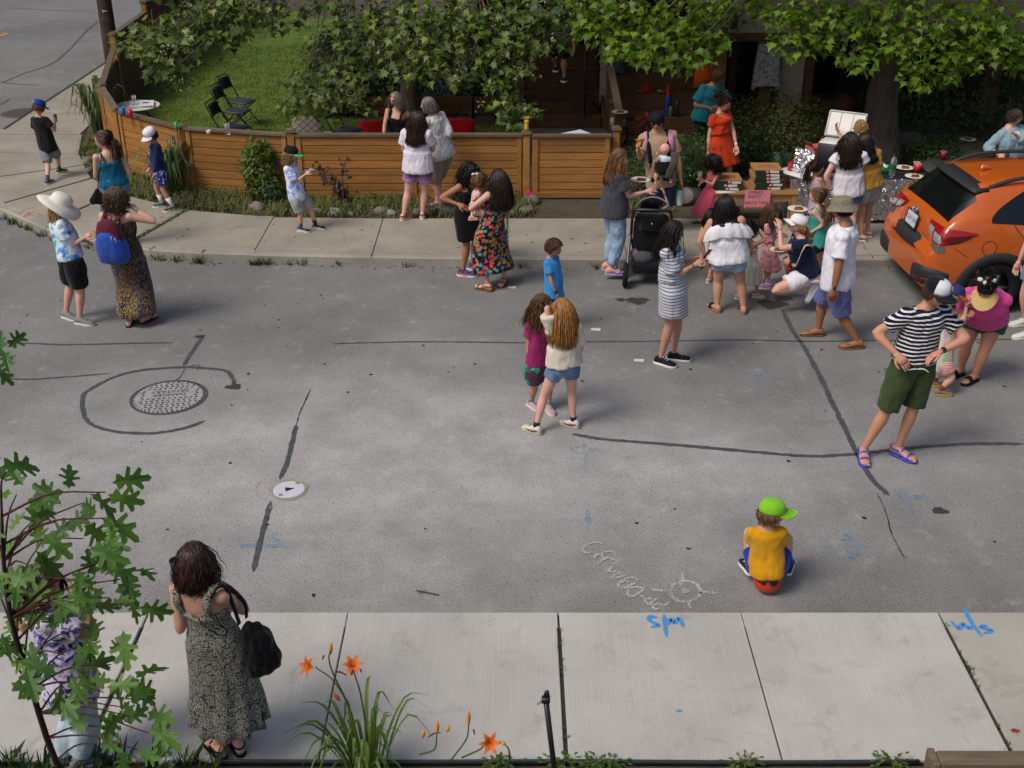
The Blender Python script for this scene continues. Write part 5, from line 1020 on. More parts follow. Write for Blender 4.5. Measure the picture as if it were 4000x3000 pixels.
def person(label,Z=(0,0,1),feet=None,head=None,hip=None,az=0,haz=None,hp=0,gz=0.,H=None,Y=None,sex='f',hr=.137,w=1.,lh=None,rh=None,le=None,re=None,tone='#c08f74',hair=None,top=None,bottom=None,shoes=None,hat=None,glasses=None,fa=None,saz=None,knees=None,socks=None,curl=.6,vox=.0145,key=None,lips='#9c5a50',pitchf=(0,0),kpole=None,hroll=0,sw=None,spine=0.,legw=1.0,armw=1.0,bend=False):
 px=lambda q:(Z[0]+q[0]/Z[2],Z[1]+q[1]/Z[2])
 seed=len(PEOPLE)*17+3
 fwd,left=azv(az);haz=az if haz is None else haz;saz=az if saz is None else saz
 ground=feet is not None and len(feet[0])==2
 if ground:
  fp=[G(*px(q),gz)for q in feet];root=(fp[0]+fp[1])/2
  if Y is None:Y=root[1]
 pt=lambda q:D(*px(q),Y-(q[2]if len(q)>2 else 0))
 if not ground:fp=[pt(q)for q in feet];root=pt(hip);root[2]=gz
 hc=pt(head)
 if H is None:H=(hc[2]-gz)/(1-hr/2)
 hh=hr*H
 pel=pt(hip)if hip is not None else np.array([(root[0]*.55+hc[0]*.45),root[1],gz+.53*H])
 M=Matrix.Translation(Vector(root))@Matrix.Rotation(R(az),4,'Z');Minv=np.array(M.inverted())
 e=thing('person',label,'person');e.matrix_world=M
 # head
 hf,hl=azv(haz);hpr=R(hp);hfw=nrm(hf*math.cos(hpr)-np.array([0,0,math.sin(hpr)]))
 if hroll:hl=nrm(hl*math.cos(R(hroll))+np.array([0,0,1])*math.sin(R(hroll)))
 hup=nrm(np.cross(hfw,hl));hl=np.cross(hup,hfw)if np.dot(np.cross(hup,hfw),hl)>0 else-np.cross(hup,hfw)
 tilt=nrm(hup*.5+nrm(hc-pel))
 N=hc-tilt*(hr*.5+.028)*H-hf*.022*H
 up=nrm(N-pel);L=np.linalg.norm(N-pel)
 sf,sl=azv(saz)
 def frame(s):
  k=min(max(s,0),1);f=nrm(fwd*(1-k)+sf*k);l_=nrm(left*(1-k)+sl*k);l_=nrm(l_-up*l_.dot(up));f=nrm(f-up*f.dot(up));f=nrm(f-l_*f.dot(l_));return f,l_
 prof=smoothprof([(a,b*w*H,c_*w*H,d_*H)for a,b,c_,d_ in TORSO[sex]],24)
 def tpt(s,x=0,f=0):
  ff,ll=frame(s);return pel+up*L*s+ll*x*H+ff*f*H-ff*(spine*H*4*s*(1-s)if 0<s<1 else 0)
 def tring(s,hw,hd,off,n=18):
  ff,ll=frame(s);c_=tpt(s)+ff*off;a=np.linspace(0,2*math.pi,n,endpoint=False)
  return c_+np.outer(np.sign(np.cos(a))*np.abs(np.cos(a))**.86*hw,ll)+np.outer(np.sin(a)*hd,ff)
 def tw(s):return[np.interp(s,prof[:,0],prof[:,k])for k in(1,2,3)]
 body=MB();body.loft([tring(*p)for p in prof])
 kh=1.0
 body.tube(cr([tpt(.93),tpt(1.02),hc-hup*hh*.40-hfw*hh*.10,hc-hup*hh*.1-hfw*hh*.05],7),np.array([.045,.036,.031,.030,.030,.031,.03])*H*(w*.5+.5)*(1.08 if sex=='m' else .94),12)
 sw=sw or{'m':.112,'f':.096,'k':.086}[sex];swH=sw*H*(w*.6+.4)
 ua,fa_,=.172*H,.150*H
 arms=[]
 for sgn,hd_,el in((1,lh,le),(-1,rh,re)):
  ff,ll=frame(.9);sh=pel+up*L*.89+ll*sgn*swH
  if hd_ is None:tgt=sh-np.array([0,0,1])*(ua+fa_)*.97+ll*sgn*.035*H+ff*.03*H
  else:tgt=pt(hd_)
  if el is not None:ep=pt(el);pole=ep-(sh+tgt)/2
  else:pole=-ff*.7-np.array([0,0,.8])+ll*sgn*.5
  d_=tgt-sh;dist=np.linalg.norm(d_)
  E_,W_=ik(sh,tgt,ua,fa_,pole);arms.append((sh,E_,W_,sgn,ll,ff))
  aw=armw*(w*.6+.4)*(1.1 if sex=='m' else .94)
  pts=[sh,sh+(E_-sh)*.33,sh+(E_-sh)*.68,E_,E_+(W_-E_)*.28,E_+(W_-E_)*.65,W_]
  body.tube(cr(pts,13),cr([[q]for q in(.031,.029,.0255,.0225,.0235,.019,.0145)],13)[:,0]*H*aw,10)
  body.ell(sh,.034*H*aw,None,10,8)
 legs=[]
 hjz=.055*H*(w*.5+.5)
 for i,sgn in enumerate((1,-1)):
  a0=fa[i]if fa is not None else az
  td,ts=azv(a0);fl=.152*H;gf=fp[i]
  ankle=gf-td*.18*fl+np.array([0,0,.046*H])
  hj=pel+left*sgn*hjz-up*.01*H
  kp=fwd+left*sgn*.12
  if knees is not None and knees[i]is not None:
   kn=pt(knees[i]);K_,A_=kn,ankle
  else:
   if kpole is not None and kpole[i]is not None:kp=np.array(kpole[i],float)
   q_=1.0 if bend else min(1.0,max(.66,np.linalg.norm(ankle-hj)/(.487*H*.985)))
   K_,A_=ik(hj,ankle,.247*H*q_,.240*H*q_,kp)
  legs.append((hj,K_,A_,td,fl,gf));lw=legw*(w*.7+.3)
  pts=[hj,hj+(K_-hj)*.35,hj+(K_-hj)*.72,K_,K_+(A_-K_)*.3,K_+(A_-K_)*.68,A_]
  body.tube(cr(pts,15),cr([[q]for q in(.056,.049,.039,.0325,.0345,.024,.0185)],15)[:,0]*H*lw,12)
 body=remesh(body,vox,4)
 skinm=skin(tone)
 head_mesh(body,hc,hl,hfw,hup,hh,.8 if sex=='k' else 1.0)
 for sh,E_,W_,sgn,ll,ff in arms:
  d_=nrm(W_-E_);pn=-ll*sgn+ff*.3
  if abs(d_[2])<.6:pn=np.array([0,0,-1.])if hd_ is None else nrm(-ll*sgn*.6+np.array([0,0,-.7]))
  hand_mesh(body,W_,d_,pn,.105*H*(1.05 if sex=='m' else 1),curl,sgn)
 for i,(hj,K_,A_,td,fl,gf)in enumerate(legs):
  sh_=shoes[i]if isinstance(shoes,(list,tuple))else shoes
  zg=gf[2];thick={'sneaker':.06,'sandal':.09,'flip':.07,'slide':.10,'flat':.04,None:0.0}[sh_['t']if sh_ else None]
  b0,t0,s0,u0=foot_shape(body,A_,td,fl,zg,lift=thick,pitch=pitchf[i],grow=-.025 if sh_ and sh_['t']=='sneaker' else 0.0,hs=.86 if sh_ and sh_['t']=='sneaker' else 1.0)
  if sh_ and sh_['t']!='sneaker' or not sh_:
   for k in range(5):
    body.ell(b0+t0*fl*(.76-.045*k*k*.5)+s0*(.125-.062*k)*fl*(1 if i==1 else-1)+u0*fl*(thick+.045),np.array([.075-.006*k,.036-.002*k,.035])*fl,basis(t0,s0,u0),7,5)
  if sh_:
   t=sh_['t'];m_=MB()
   if t=='sneaker':
    foot_shape(m_,A_,td,fl,zg,grow=.018,lift=.075,hs=1.0,pitch=pitchf[i])
    o=m_.obj('shoe',sh_['c'],e,Minv);s2=MB();sole_shape(s2,b0,t0,s0,u0,fl,0.003,.12,.035);s2.obj('sole',sh_.get('s',sh_['c']),o,Minv)
    lc=MB()
    for q in(.16,.26,.36):lc.tube([b0+t0*q*fl+s0*sd_*fl*.10+u0*fl*(.43-.5*(q-.1)+.03-abs(sd_)*.03)for sd_ in(-1,0,1)],.016*fl,5)
    lc.obj('laces',sh_.get('l',sh_.get('s',sh_['c'])),o,Minv)
    if 'x' in sh_:
     ac=MB()
     for sd_ in(-1,1):ac.tube(cr([b0+t0*q*fl+s0*sd_*hw_*fl+u0*z_*fl for q,hw_,z_ in((-.2,.165,.26),(.05,.195,.17),(.3,.205,.17),(.48,.205,.22))],8),np.array([.015,.03,.035,.035,.03,.03,.02,.01])*fl,5)
     ac.obj('side_stripe',sh_['x'],o,Minv)
   else:
    sole_shape(m_,b0,t0,s0,u0,fl,0.003,thick,.02);o=m_.obj('sandal',sh_['c'],e,Minv)
    st=MB()
    def strap(x,wd,h):
     hw=np.interp(x,[a for a,_,_ in FOOTS],[b for _,b,_ in FOOTS])+.012
     pts=[b0+t0*x*fl+s0*math.cos(a)*hw*fl+u0*(thick+max(math.sin(a),0)*(h-.0))*fl for a in np.linspace(0,math.pi,9)]
     st.tube(pts,np.array([(wd,.014)]*9)*fl,6,side=t0)
    if t=='slide':strap(.38,.15,.24)
    elif t=='flip':
     for sd_ in(-1,1):st.tube(cr([b0+t0*.58*fl+u0*(thick+.10)*fl,b0+t0*.4*fl+s0*sd_*.13*fl+u0*(thick+.16)*fl,b0+t0*.15*fl+s0*sd_*.17*fl+u0*(thick+.02)*fl],7),.028*fl,6)
    else:
     strap(.50,.045,.20);strap(.22,.045,.29)
     st.tube(cr([b0+t0*q*fl+s0*sd_*fl+u0*(thick+.2)*fl for q,sd_ in((.15,.165),(-.12,.16),(-.27,.06),(-.27,-.06),(-.12,-.16),(.15,-.165))],12),np.array([(.014,.035)]*12)*fl,6,side=s0)
    st.obj('strap',sh_.get('s',sh_['c']),o,Minv)
  if socks:
   sk=socks[i]if isinstance(socks[0],tuple)else socks
   if sk:
    q=sk[1];so=MB();so.tube([A_-nrm(K_-A_)*.01,A_+(K_-A_)*q*.5,A_+(K_-A_)*q],np.array([.0235,.0235,np.interp(q,[0,.3,.6],[.022,.0265,.038])])*H*(w*.7+.3),14);so.obj('sock',sk[0],e,Minv)
 hc_m=sp_h=hair.get('m')if hair else None
 bo=body.obj('body',[skinm,plain('#e8e2dc',.3,var=.02),plain('#2a1a12',.3,var=.02),plain(lips,.5),plain('#3a2a20',.8)],e,Minv)
 for b_ in():pass
 # ---- clothes
 def hole(s):return tw(s)
 if top:
  t=top['t'];g=top.get('g',.015)*H;m_=MB();s0=top.get('hem',-.10);s0=max(s0,bottom.get('s1',.22)-.07)if t=='dress' and bottom else s0;s1=top.get('s1',{'tee':1.0,'tank':.80,'dress':.80,'off':.86}.get(t,1.0))
  ss=np.linspace(s0,s1,20);loose=top.get('loose',.0);rings=[]
  for s in ss:
   hw,hd,off=tw(s);k=(1-(s-s0)/(s1-s0));lo=loose*H*(.12+.88*k)
   if s<.5 and loose:ref=tw(.06);hw=max(hw,hw*.4+ref[0]*.6);hd=max(hd,hd*.4+ref[1]*.6)
   n_=.35 if s>.93 else 1
   rings.append(tring(s,hw+g*n_+lo,hd+g*n_+lo*.8,off))
  m_.loft(rings)
  sl_=top.get('sl',.58)
  if t=='tee':
   for sh,E_,W_,sgn,ll,ff in arms:
    rr=.031*H*armw*(w*.6+.4);fl_=top.get('slw',1.45)
    if sl_<=1:pts=[sh-ll*sgn*.02*H,sh+(E_-sh)*sl_*.4,sh+(E_-sh)*sl_*.8,sh+(E_-sh)*sl_];rd=[rr*1.28,rr*1.3,rr*(fl_-.12),rr*fl_]
    else:
     q=sl_-1;pts=[sh-ll*sgn*.02*H,sh+(E_-sh)*.5,E_-(E_-sh)*.1,E_+(W_-E_)*.1,E_+(W_-E_)*q];rd=[rr*1.25,rr*1.25,rr*1.15,rr*1.1,rr*fl_*.75]
    m_.tube(cr(pts,10),cr([[a]for a in rd],10)[:,0],14)
    m_.ell(sh,(.034*(1.1 if sex=='m' else .94)+.007)*H*(w*.6+.4)*armw,None,10,8)
  if t in('tank','dress')and not top.get('nostrap'):
   sx=top.get('sx',.055);sr=top.get('sr',.008)
   for sgn in(1,-1):
    a_=tw(s1);q=[tpt(s1-.04,sgn*sx,(a_[1]+a_[2])/H),tpt(.90,sgn*sx*1.05,.055*w),tpt(1.0,sgn*sx*1.08,.012),tpt(.965,sgn*sx*1.06,-.028),tpt(.90,sgn*sx,-.050*w),tpt(s1-.04,sgn*sx*.9,(-a_[1]+a_[2])/H)]
    m_.tube(cr(q,14),np.array([(max(sr,.006)*H*1.15,.0065*H)]*14),8,side=frame(1)[1])
  if t=='off':
   sv=MB();n=40;rg=[]
   for k,(s,ex)in enumerate(((.97,-.002),(.94,.016),(.84,.040),(.74,.052),(.66,.054))):
    ff,ll=frame(.85);c_=tpt(s);a=np.linspace(0,2*math.pi,n,endpoint=False);hw,hd,_=tw(.86)
    wv=1+.05*k*np.sin(a*11+np.sin(a*3))*.6
    sag=(-.06*H*np.abs(np.cos(a))**2)[:,None]*up
    rg.append(c_+sag+np.outer(np.cos(a)*(swH+.022*H+ex*H)*wv,ll)+np.outer(np.sin(a)*(hd+.012*H+ex*H*.7)*wv,ff))
   sv.loft(rg,cap=False);sv.obj('ruffle',top['c'],e,Minv)
  m_=wrinkle(wrinkle(remesh(m_,vox*.95,1),top.get('wr',.007)*H,(10,10,5),seed),.005*H,(26,26,13),seed)
  if t!='dress' or not bottom:m_.obj(top.get('name',{'tee':'shirt','tank':'tank_top','dress':'dress','off':'blouse'}[t]),top['c'],e,Minv)
 if bottom:
  t=bottom['t'];b_=MB();g=bottom.get('g',.008)*H;ln=bottom.get('len',.5)
  lo=bottom.get('loose',1.25)
  def legpt(leg,q):
   hj,K_,A_=leg[:3];return hj+(K_-hj)*q if q<=1 else K_+(A_-K_)*(q-1)
  s1=bottom.get('s1',.22)
  if t in('shorts','trousers'):
   b_.loft([tring(s,tw(s)[0]+g,tw(s)[1]+g,tw(s)[2])for s in np.linspace(-.18,s1,9)])
   for lg in legs:
    qs=np.linspace(0,ln,9);base=np.interp(qs,[0,.35,.72,1,1.3,1.68,2],[.060,.053,.043,.037,.038,.030,.025])*H*(w*.7+.3)*legw
    k=np.interp(qs,[0,.25*ln,ln],[1.08,1.0+(lo-1)*.6,lo]);b_.tube(cr([legpt(lg,q)for q in qs],14),np.interp(np.linspace(0,1,14),np.linspace(0,1,9),base*k),16)
   b_=wrinkle(wrinkle(remesh(b_,vox*.95,2),bottom.get('wr',.007)*H,(11,11,6),seed+5),.005*H,(24,24,14),seed)
   b_.obj(t,bottom['c'],e,Minv)
  else:
   n=48;a=np.linspace(0,2*math.pi,n,endpoint=False);rings=[];fl_=bottom.get('flare',.04);nf=bottom.get('folds',9);fd=bottom.get('fold',.05)
   for s in np.linspace(s1,0.0,5):
    hw,hd,off=tw(s);ff,ll=frame(s);ref=tw(.06);kk=(s1-s)/max(s1,.01);c_=tpt(s)+ff*off
    rings.append(c_+np.outer(np.cos(a)*(hw+g*.7+fl_*.1*H*kk),ll)+np.outer(np.sin(a)*(hd+g*.7+fl_*.1*H*kk),ff))
   hw0,hd0,_=tw(.02)
   ph=RNG.uniform(0,6)
   for q in np.linspace(.10,ln,13):
    p1,p2=legpt(legs[0],q),legpt(legs[1],q);c_=(p1+p2)/2;u=q/ln
    rl=np.interp(q,[0,.5,1,2],[.062,.050,.040,.034])*H*(w*.7+.3)
    dl=abs((p1-p2).dot(left))/2;df_=abs((p1-p2).dot(fwd))/2
    hw=max(hw0*(1-.15*u),dl+rl*1.15)+g+fl_*H*u;hd=max(hd0*(1-.2*u),df_+rl*1.2)+g+fl_*H*u*.9
    wob=1+fd*u*(np.sin(a*nf+ph+.6*np.sin(a*2))+.4*np.sin(a*(nf*2+1)+2*ph+u*2))
    c_=c_+np.array([0,0,0]);zref=np.outer(np.sin(a*3+ph)*.006*H*u,[0,0,1.])
    rings.append(c_+zref+np.outer(np.cos(a)*hw*wob,left)+np.outer(np.sin(a)*hd*wob,fwd))
   b_.loft(rings)
   if top and top['t']=='dress':
    m_.join(b_);m_.obj('dress',bottom['c'],e,Minv)
   else:b_.obj('skirt',bottom['c'],e,Minv)
 body_c=(pel,up,frame(.9)[1],frame(.9)[0],L,tw(.8)[0]+.018*H,tw(.8)[1]+.016*H)
 if hair:
  hb=make_hair(hair,hc,hl,hfw,hup,hh,body_c,seed);hb.obj('hair',hair['m'],e,Minv)
 ho=make_hat(hat,e,hc,hl,hfw,hup,hh,Minv)if hat else None
 if glasses:
  g_=MB();P=lambda x,f,z:hc+(hl*x+hfw*f+hup*z)*hh
  dark=glasses!='clear'
  for sgn in(1,-1):
   if dark:g_.ell(P(sgn*.16,.425,.0),np.array([.125,.035,.085])*hh,basis(nrm(hl-sgn*hfw*-.25),nrm(-hfw),hup),12,8)
   else:g_.tube([P(sgn*.16+.115*math.cos(a),.44-.03*abs(math.cos(a)),.0+.08*math.sin(a))for a in np.linspace(0,6.28,13)[:-1]],.014*hh,5,closed=True)
   g_.tube([P(sgn*.27,.40,.02),P(sgn*.385,.25,.03),P(sgn*.40,-.02,.02)],.018*hh,6)
  g_.tube([P(-.05,.455,.02),P(.05,.455,.02)],.018*hh,6)
  g_.obj('sunglasses' if dark else 'eyeglasses',plain({'clear':'#2a211c','red':'#5a1a1e'}.get(glasses,'#0d0e10'),.15 if dark else .4,var=.02),e,Minv)
 info=dict(e=e,H=H,hh=hh,hc=hc,hl=hl,hfw=hfw,hup=hup,arms=arms,legs=legs,pel=pel,tpt=tpt,tring=tring,tw=tw,frame=frame,up=up,L=L,Minv=Minv,pt=pt,Y=Y,root=root,hat=ho,px=px)
 PEOPLE[key or len(PEOPLE)]=info
 return info
 # ------------------------------------------------------------------ who stands where
Z1=(0,0,2.212);Z2=(1000,0,2.212);Z3=(2000,0,2.212);Z4=(3000,0,2.212);Z5=(0,650,2.212);Z6=(1000,450,2.212)
Z7=(2000,500,2.212);Z8=(3000,500,2.212);ZA=(0,1800,1.3825);ZC=(2000,1600,1.106);ZE=(3200,1000,1.844);ZF=(2000,1100,2.5525);ZG=(2700,700,3.016)
FAIR,PINKF,MED,TAN,OLIVE='#d3a792','#d5a494','#bf9078','#a87a5c','#986a4c'
brown,dkbrown,black_h,blond,ginger,grey_h,ltbrown=hairm('#4a3020','#7d5a3c'),hairm('#2c1c14','#4d3424'),hairm('#0f0c0c','#2a2422'),hairm('#a07c4a','#d8b880'),hairm('#9a6a35','#cf9a55'),hairm('#6d655c','#b3aaa0'),hairm('#6b4b30','#a37b50')
white_f,black_f,navy_f=fab('#e6e4e8'),fab('#141417'),fab('#161f3d')
denim,denim_l=fab('#3f5f88','#6d8cb0','denim'),fab('#6f8fb4','#a9c0d8','denim')
wht,blk,gry=plain('#dcdad5',.6),plain('#17171a',.6),plain('#77797a',.7)
def kid(**k):return dict(sex='k',**k)
PS={}
def add(key,label,**k):PS[key]=person(label,key=key,**k)
add('boy_blue_cap','boy in black tee and royal blue cap walking away at far left',Z=Z1,head=(338,925),hip=(412,1262),feet=((428,1585),(532,1488)),az=168,haz=150,hp=20,gz=SW,sex='k',hr=.17,lh=(390,1090,-.16),le=(285,1120,.02),rh=(478,1050,-.10),re=(492,1135,0),tone=FAIR,hair=dict(m=ltbrown,st='short',len=.035,under=.1),hat=dict(t='cap',c=plain('#1d3f9c',.8)),top=dict(t='tee',c=fab('#1d1c1c'),loose=.022,hem=-.16,slw=1.7),bottom=dict(t='shorts',c=fab('#7d828b'),len=.85,loose=1.5),shoes=dict(t='sneaker',c=plain('#2b3f86',.6),s=plain('#b9d63e',.5)),socks=(plain('#4c4c4c',.9),.30),fa=(165,150))
add('woman_teal','woman in teal camisole and jeans with a braid and dark glasses, seen from behind',Z=Z1,head=(885,1208),hip=(985,1590),feet=((950,2125),(1050,2118)),az=-150,haz=-95,gz=SW,lh=(905,1560,-.18),le=(830,1480,.05),rh=(1030,1440,-.22),re=(1112,1425,0),tone=FAIR,H=1.66,hair=dict(m=brown,st='tail',len=.30,tie=(.02,-.5)),glasses='dark',top=dict(t='tank',c=fab('#145d78'),hem=-.02,s1=.70,sr=.004),bottom=dict(t='trousers',c=denim,len=1.9,loose=1.2),shoes=dict(t='flat' if False else 'sandal',c=blk))
add('boy_navy','boy in navy long sleeved swim shirt and white cap by the curved fence',Z=Z1,head=(1300,1165),hip=(1368,1455),feet=((1480,1823),(1385,1790)),az=-62,haz=-35,hp=25,gz=SW,sex='k',hr=.168,lh=(1335,1505,.12),rh=(1292,1462,-.02),le=(1390,1370,.1),tone=MED,hair=dict(m=dkbrown,st='short',len=.04,under=.1),hat=dict(t='cap',c=plain('#dedbe2',.8)),top=dict(t='tee',c=fab('#18264f'),sl=1.85,slw=1.3,hem=-.12,loose=.006),bottom=dict(t='shorts',c=fab('#27346f','#b9c4e6','print',.8,c3='#8d9cd0'),len=.75,loose=1.4),shoes=dict(t='sneaker',c=plain('#22282b',.6),s=wht,x=plain('#5f9a4a',.5)),socks=(plain('#e4e2df',.9),.55),fa=(-60,-85))
add('girl_sunhat','girl in wide white sun hat, aqua tie dye shirt and black shorts on the road',Z=Z5,head=(515,330),hip=(610,765),feet=((600,1320),(725,1368)),az=122,haz=105,hp=18,sex='k',hr=.15,lh=(712,640,-.12),rh=(738,612,.10),re=(595,672,.12),le=(620,640,-.2),tone=FAIR,w=1.05,hair=dict(m=blond,st='long',len=.20,under=.2,n=160),hat=dict(t='sun',c=fab('#e6e0d2',fold=.2),tilt=.25),top=dict(t='tee',c=fab('#dfe6f3','#4fc6b0','tiedye',1.0,c3='#6db5e6',c4='#4a68c9'),loose=.010,hem=-.05,slw=1.5),bottom=dict(t='shorts',c=black_f,len=.92,loose=1.62),shoes=dict(t='sneaker',c=plain('#7b7d7a',.7),s=plain('#c9cac8',.6)),fa=(60,75))
add('woman_backpack','curly haired woman in long patchwork print skirt wearing the blue and maroon backpack',Z=Z5,head=(1000,265),hip=(1085,745),feet=((1122,1362),(1282,1335)),az=168,haz=150,hp=12,lh=(1000,610,-.2),le=(890,640,.02),rh=(1178,372,-.03),re=(1312,505,.05),tone=FAIR,w=1.08,hair=dict(m=hairm('#5a4632','#8f7656'),st='curly',len=.17,curl=.012,n=300),top=dict(t='tank',c=fab('#3f3a34','#7a6a54','print',.9,c3='#23202a'),s1=.78,sr=.006),bottom=dict(t='skirt',c=fab('#1d1638','#4a3a5c','patch',c3='#a8922e',c4='#3f2a33'),len=1.84,flare=.035,s1=.42,folds=7),shoes=dict(t='flip',c=blk),fa=(190,150))
add('boy_tiedye','boy with curly blond hair, black and green cap and blue tie dye shirt',Z=Z6,head=(302,335),hip=(352,690),feet=((540,985),(408,1008)),az=72,haz=85,hp=10,gz=SW,sex='k',hr=.165,lh=(418,492,-.06),rh=(432,508,.10),re=(372,596,.12),tone=FAIR,hair=dict(m=blond,st='curly',len=.13,curl=.014,n=240,under=.25,thick=1.1),hat=dict(t='cap',c=plain('#17181a',.8),b=plain('#53b56a',.7),flat=.3),top=dict(t='tee',c=fab('#e6eaf6','#8fa4e6','tiedye',1.6,c3='#7fb6ea',c4='#b98fd0'),loose=.016,hem=-.16,sl=.85,slw=1.7),bottom=dict(t='shorts',c=fab('#8f9091','#a6a7a8','heather'),len=.95,loose=1.5),shoes=dict(t='sneaker',c=plain('#1a1b1d',.6),s=plain('#d5d3cf',.6),x=wht),socks=((plain('#243f3c',.9),.34),(plain('#3f4f86',.9),.30)),fa=(80,75))
add('woman_black_tank','grey haired woman in black tank top and red sunglasses leaning on the fence top',Z=Z2,head=(1208,855),hip=(1200,1250),feet=((1240,1648),(1180,1648)),az=-12,haz=-38,hp=8,gz=0,rh=(1100,1196,.50),re=(1045,1045,.05),lh=(1330,1190,.1),le=(1370,1060,0),tone=MED,hair=dict(m=grey_h,st='long',len=.20,spread=.2,curl=.008,n=240),glasses='red',top=dict(t='tank',c=black_f,s1=.74,sr=.010,loose=.01),bottom=dict(t='skirt',c=black_f,len=.9,s1=.3),shoes=dict(t='sandal',c=blk))
add('woman_white_tee','woman with long dark straight hair, white tee and purple fading shorts facing the fence',Z=Z6,head=(1388,25),hip=(1402,465),feet=((1290,898),(1438,882)),az=172,haz=165,gz=SW,lh=(1330,350,-.25),le=(1248,300,.02),rh=(1490,330,-.25),re=(1552,285,.0),tone=PINKF,w=1.12,armw=1.1,hair=dict(m=dkbrown,st='long',len=.36,n=280,part=0,spread=.05),top=dict(t='tee',c=fab('#dfd6e2'),loose=.014,hem=-.04,slw=1.6),bottom=dict(t='shorts',c=fab('#2f2745','#b184b4','fade',.80),len=.48,loose=1.3),shoes=dict(t='sandal',c=plain('#d8d2c8',.7),s=plain('#5b2630',.7)),fa=(150,185))
add('woman_khaki','older woman with short grey hair, pale print shirt and khaki shorts, hand on hip',Z=Z2,head=(1490,905),hip=(1595,1335),feet=((1582,1830),(1540,1792)),az=-128,haz=-95,hp=8,gz=SW-.04,H=1.62,lh=(1455,1230,-.1),rh=(1602,1275,.05),re=(1700,1185,.06),tone=PINKF,w=1.1,hair=dict(m=grey_h,st='bob',len=.10,n=260,spread=.25,curl=.008),top=dict(t='tee',c=fab('#c9c6c3','#b58f8f','print',.5,c3='#9fb2c8'),sl=1.15,slw=1.5,loose=.018,hem=-.06),bottom=dict(t='shorts',c=fab('#8d8372'),len=.98,loose=1.5),shoes=dict(t='sandal',c=plain('#3c4a58',.7),s=plain('#3f6484',.7)),fa=(-100,-95))
add('woman_black_dress','woman in short black sleeveless dress with dark curls and green shades on her head',Z=Z6,head=(1838,478),hip=(1812,850),feet=((1900,1340),(1818,1392)),az=62,haz=50,hp=22,H=1.62,rh=(1752,772,.12),re=(1645,735,.08),lh=(1900,770,-.12),tone=TAN,hair=dict(m=hairm('#17110f','#4a3426'),st='curly',len=.22,curl=.014,n=300,grav=.4),top=dict(t='dress',c=black_f,s1=.74,sr=.008),bottom=dict(t='skirt',c=black_f,len=.78,flare=.02,fold=.02,s1=.5),shoes=dict(t='sneaker',c=fab('#22305c','#4a79b8','print',1.5,c3='#d8617a'),s=plain('#d9d5d3',.6),x=plain('#c9556d',.5)),fa=(75,80))
add('woman_floral','woman with long dark hair in black floral sundress carrying a toddler',Z=Z6,head=(2095,540),hip=(2030,985),feet=((1975,1512),(2138,1462)),az=-148,haz=-140,hp=15,H=1.60,lh=(1925,800,-.02),le=(1850,835,.10),rh=(1930,770,-.25),re=(2080,850,-.1),tone=FAIR,w=1.06,hair=dict(m=dkbrown,st='long',len=.40,n=280,part=.02,spread=.05),top=dict(t='dress',c=black_f,s1=.72,sr=.004),bottom=dict(t='skirt',c=fab('#15120f','#d2485a','floral',1.0,c3='#b0842a',c4='#4a9ab0'),len=1.52,flare=.035,folds=8,s1=.62),shoes=dict(t='sandal',c=plain('#7a4a30',.7)),fa=(-120,-20))
add('toddler','toddler with a white hair bow in pale pink print top held on the hip',Z=Z6,head=(1930,565),hip=(1905,800),feet=((1878,905,.02),(2000,1005,.16)),Y=14.28,H=.84,az=100,haz=150,hp=5,gz=0,sex='k',hr=.225,w=1.15,legw=1.15,lh=(1975,660,-.1),rh=(1900,735,.1),tone=PINKF,knees=((1885,830,-.08),(1975,860,.14)),hair=dict(m=ltbrown,st='short',len=.06,curl=.008),top=dict(t='tee',c=fab('#dcc3b8','#b06a6a','print',1.6,c3='#8f5a5a'),sl=.4,loose=.01,hem=-.15),bottom=dict(t='shorts',c=fab('#dcc3b8','#b06a6a','print',1.6,c3='#8f5a5a'),len=.3,loose=1.3),shoes=dict(t='sneaker',c=plain('#d3a79c',.7)),fa=(100,100))
add('boy_blue_tee','boy in bright blue tee with red face paint and a red watch',Z=Z7,head=(360,1028),hip=(368,1432),feet=((395,1742),(345,1750)),az=58,haz=62,hp=15,sex='k',hr=.175,rh=(380,1425,.10),re=(340,1310,.1),lh=(420,1420,-.1),tone=MED,hair=dict(m=brown,st='short',len=.035),top=dict(t='tee',c=fab('#2a7fc4','#3f92d2','heather'),loose=.014,hem=-.12,slw=1.6),bottom=dict(t='shorts',c=navy_f,len=.9,loose=1.4),shoes=dict(t='sneaker',c=blk,s=wht),lips='#b03030')
add('girl_magenta','girl with long brown curls in magenta tee and green leaf print shorts',Z=ZF,head=(300,230),hip=(268,800),feet=((372,1298),(205,1258)),az=40,haz=72,hp=5,sex='k',hr=.17,rh=(172,815,.05),re=(142,640,.02),lh=(352,500,-.02),le=(330,640,-.1),tone=MED,hair=dict(m=hairm('#50381f','#91703f'),st='long',len=.26,curl=.012,freq=10,n=280,spread=.22),top=dict(t='tee',c=fab('#93265f'),loose=.008,hem=-.05,slw=1.5),bottom=dict(t='shorts',c=fab('#0e4b45','#3fae93','leafprint',c3='#4a3040'),len=.78,loose=1.75),shoes=dict(t='sneaker',c=plain('#b59aa4',.7),s=plain('#cfc9bd',.7)),socks=(plain('#8f8d94',.9),.32),fa=(20,35))
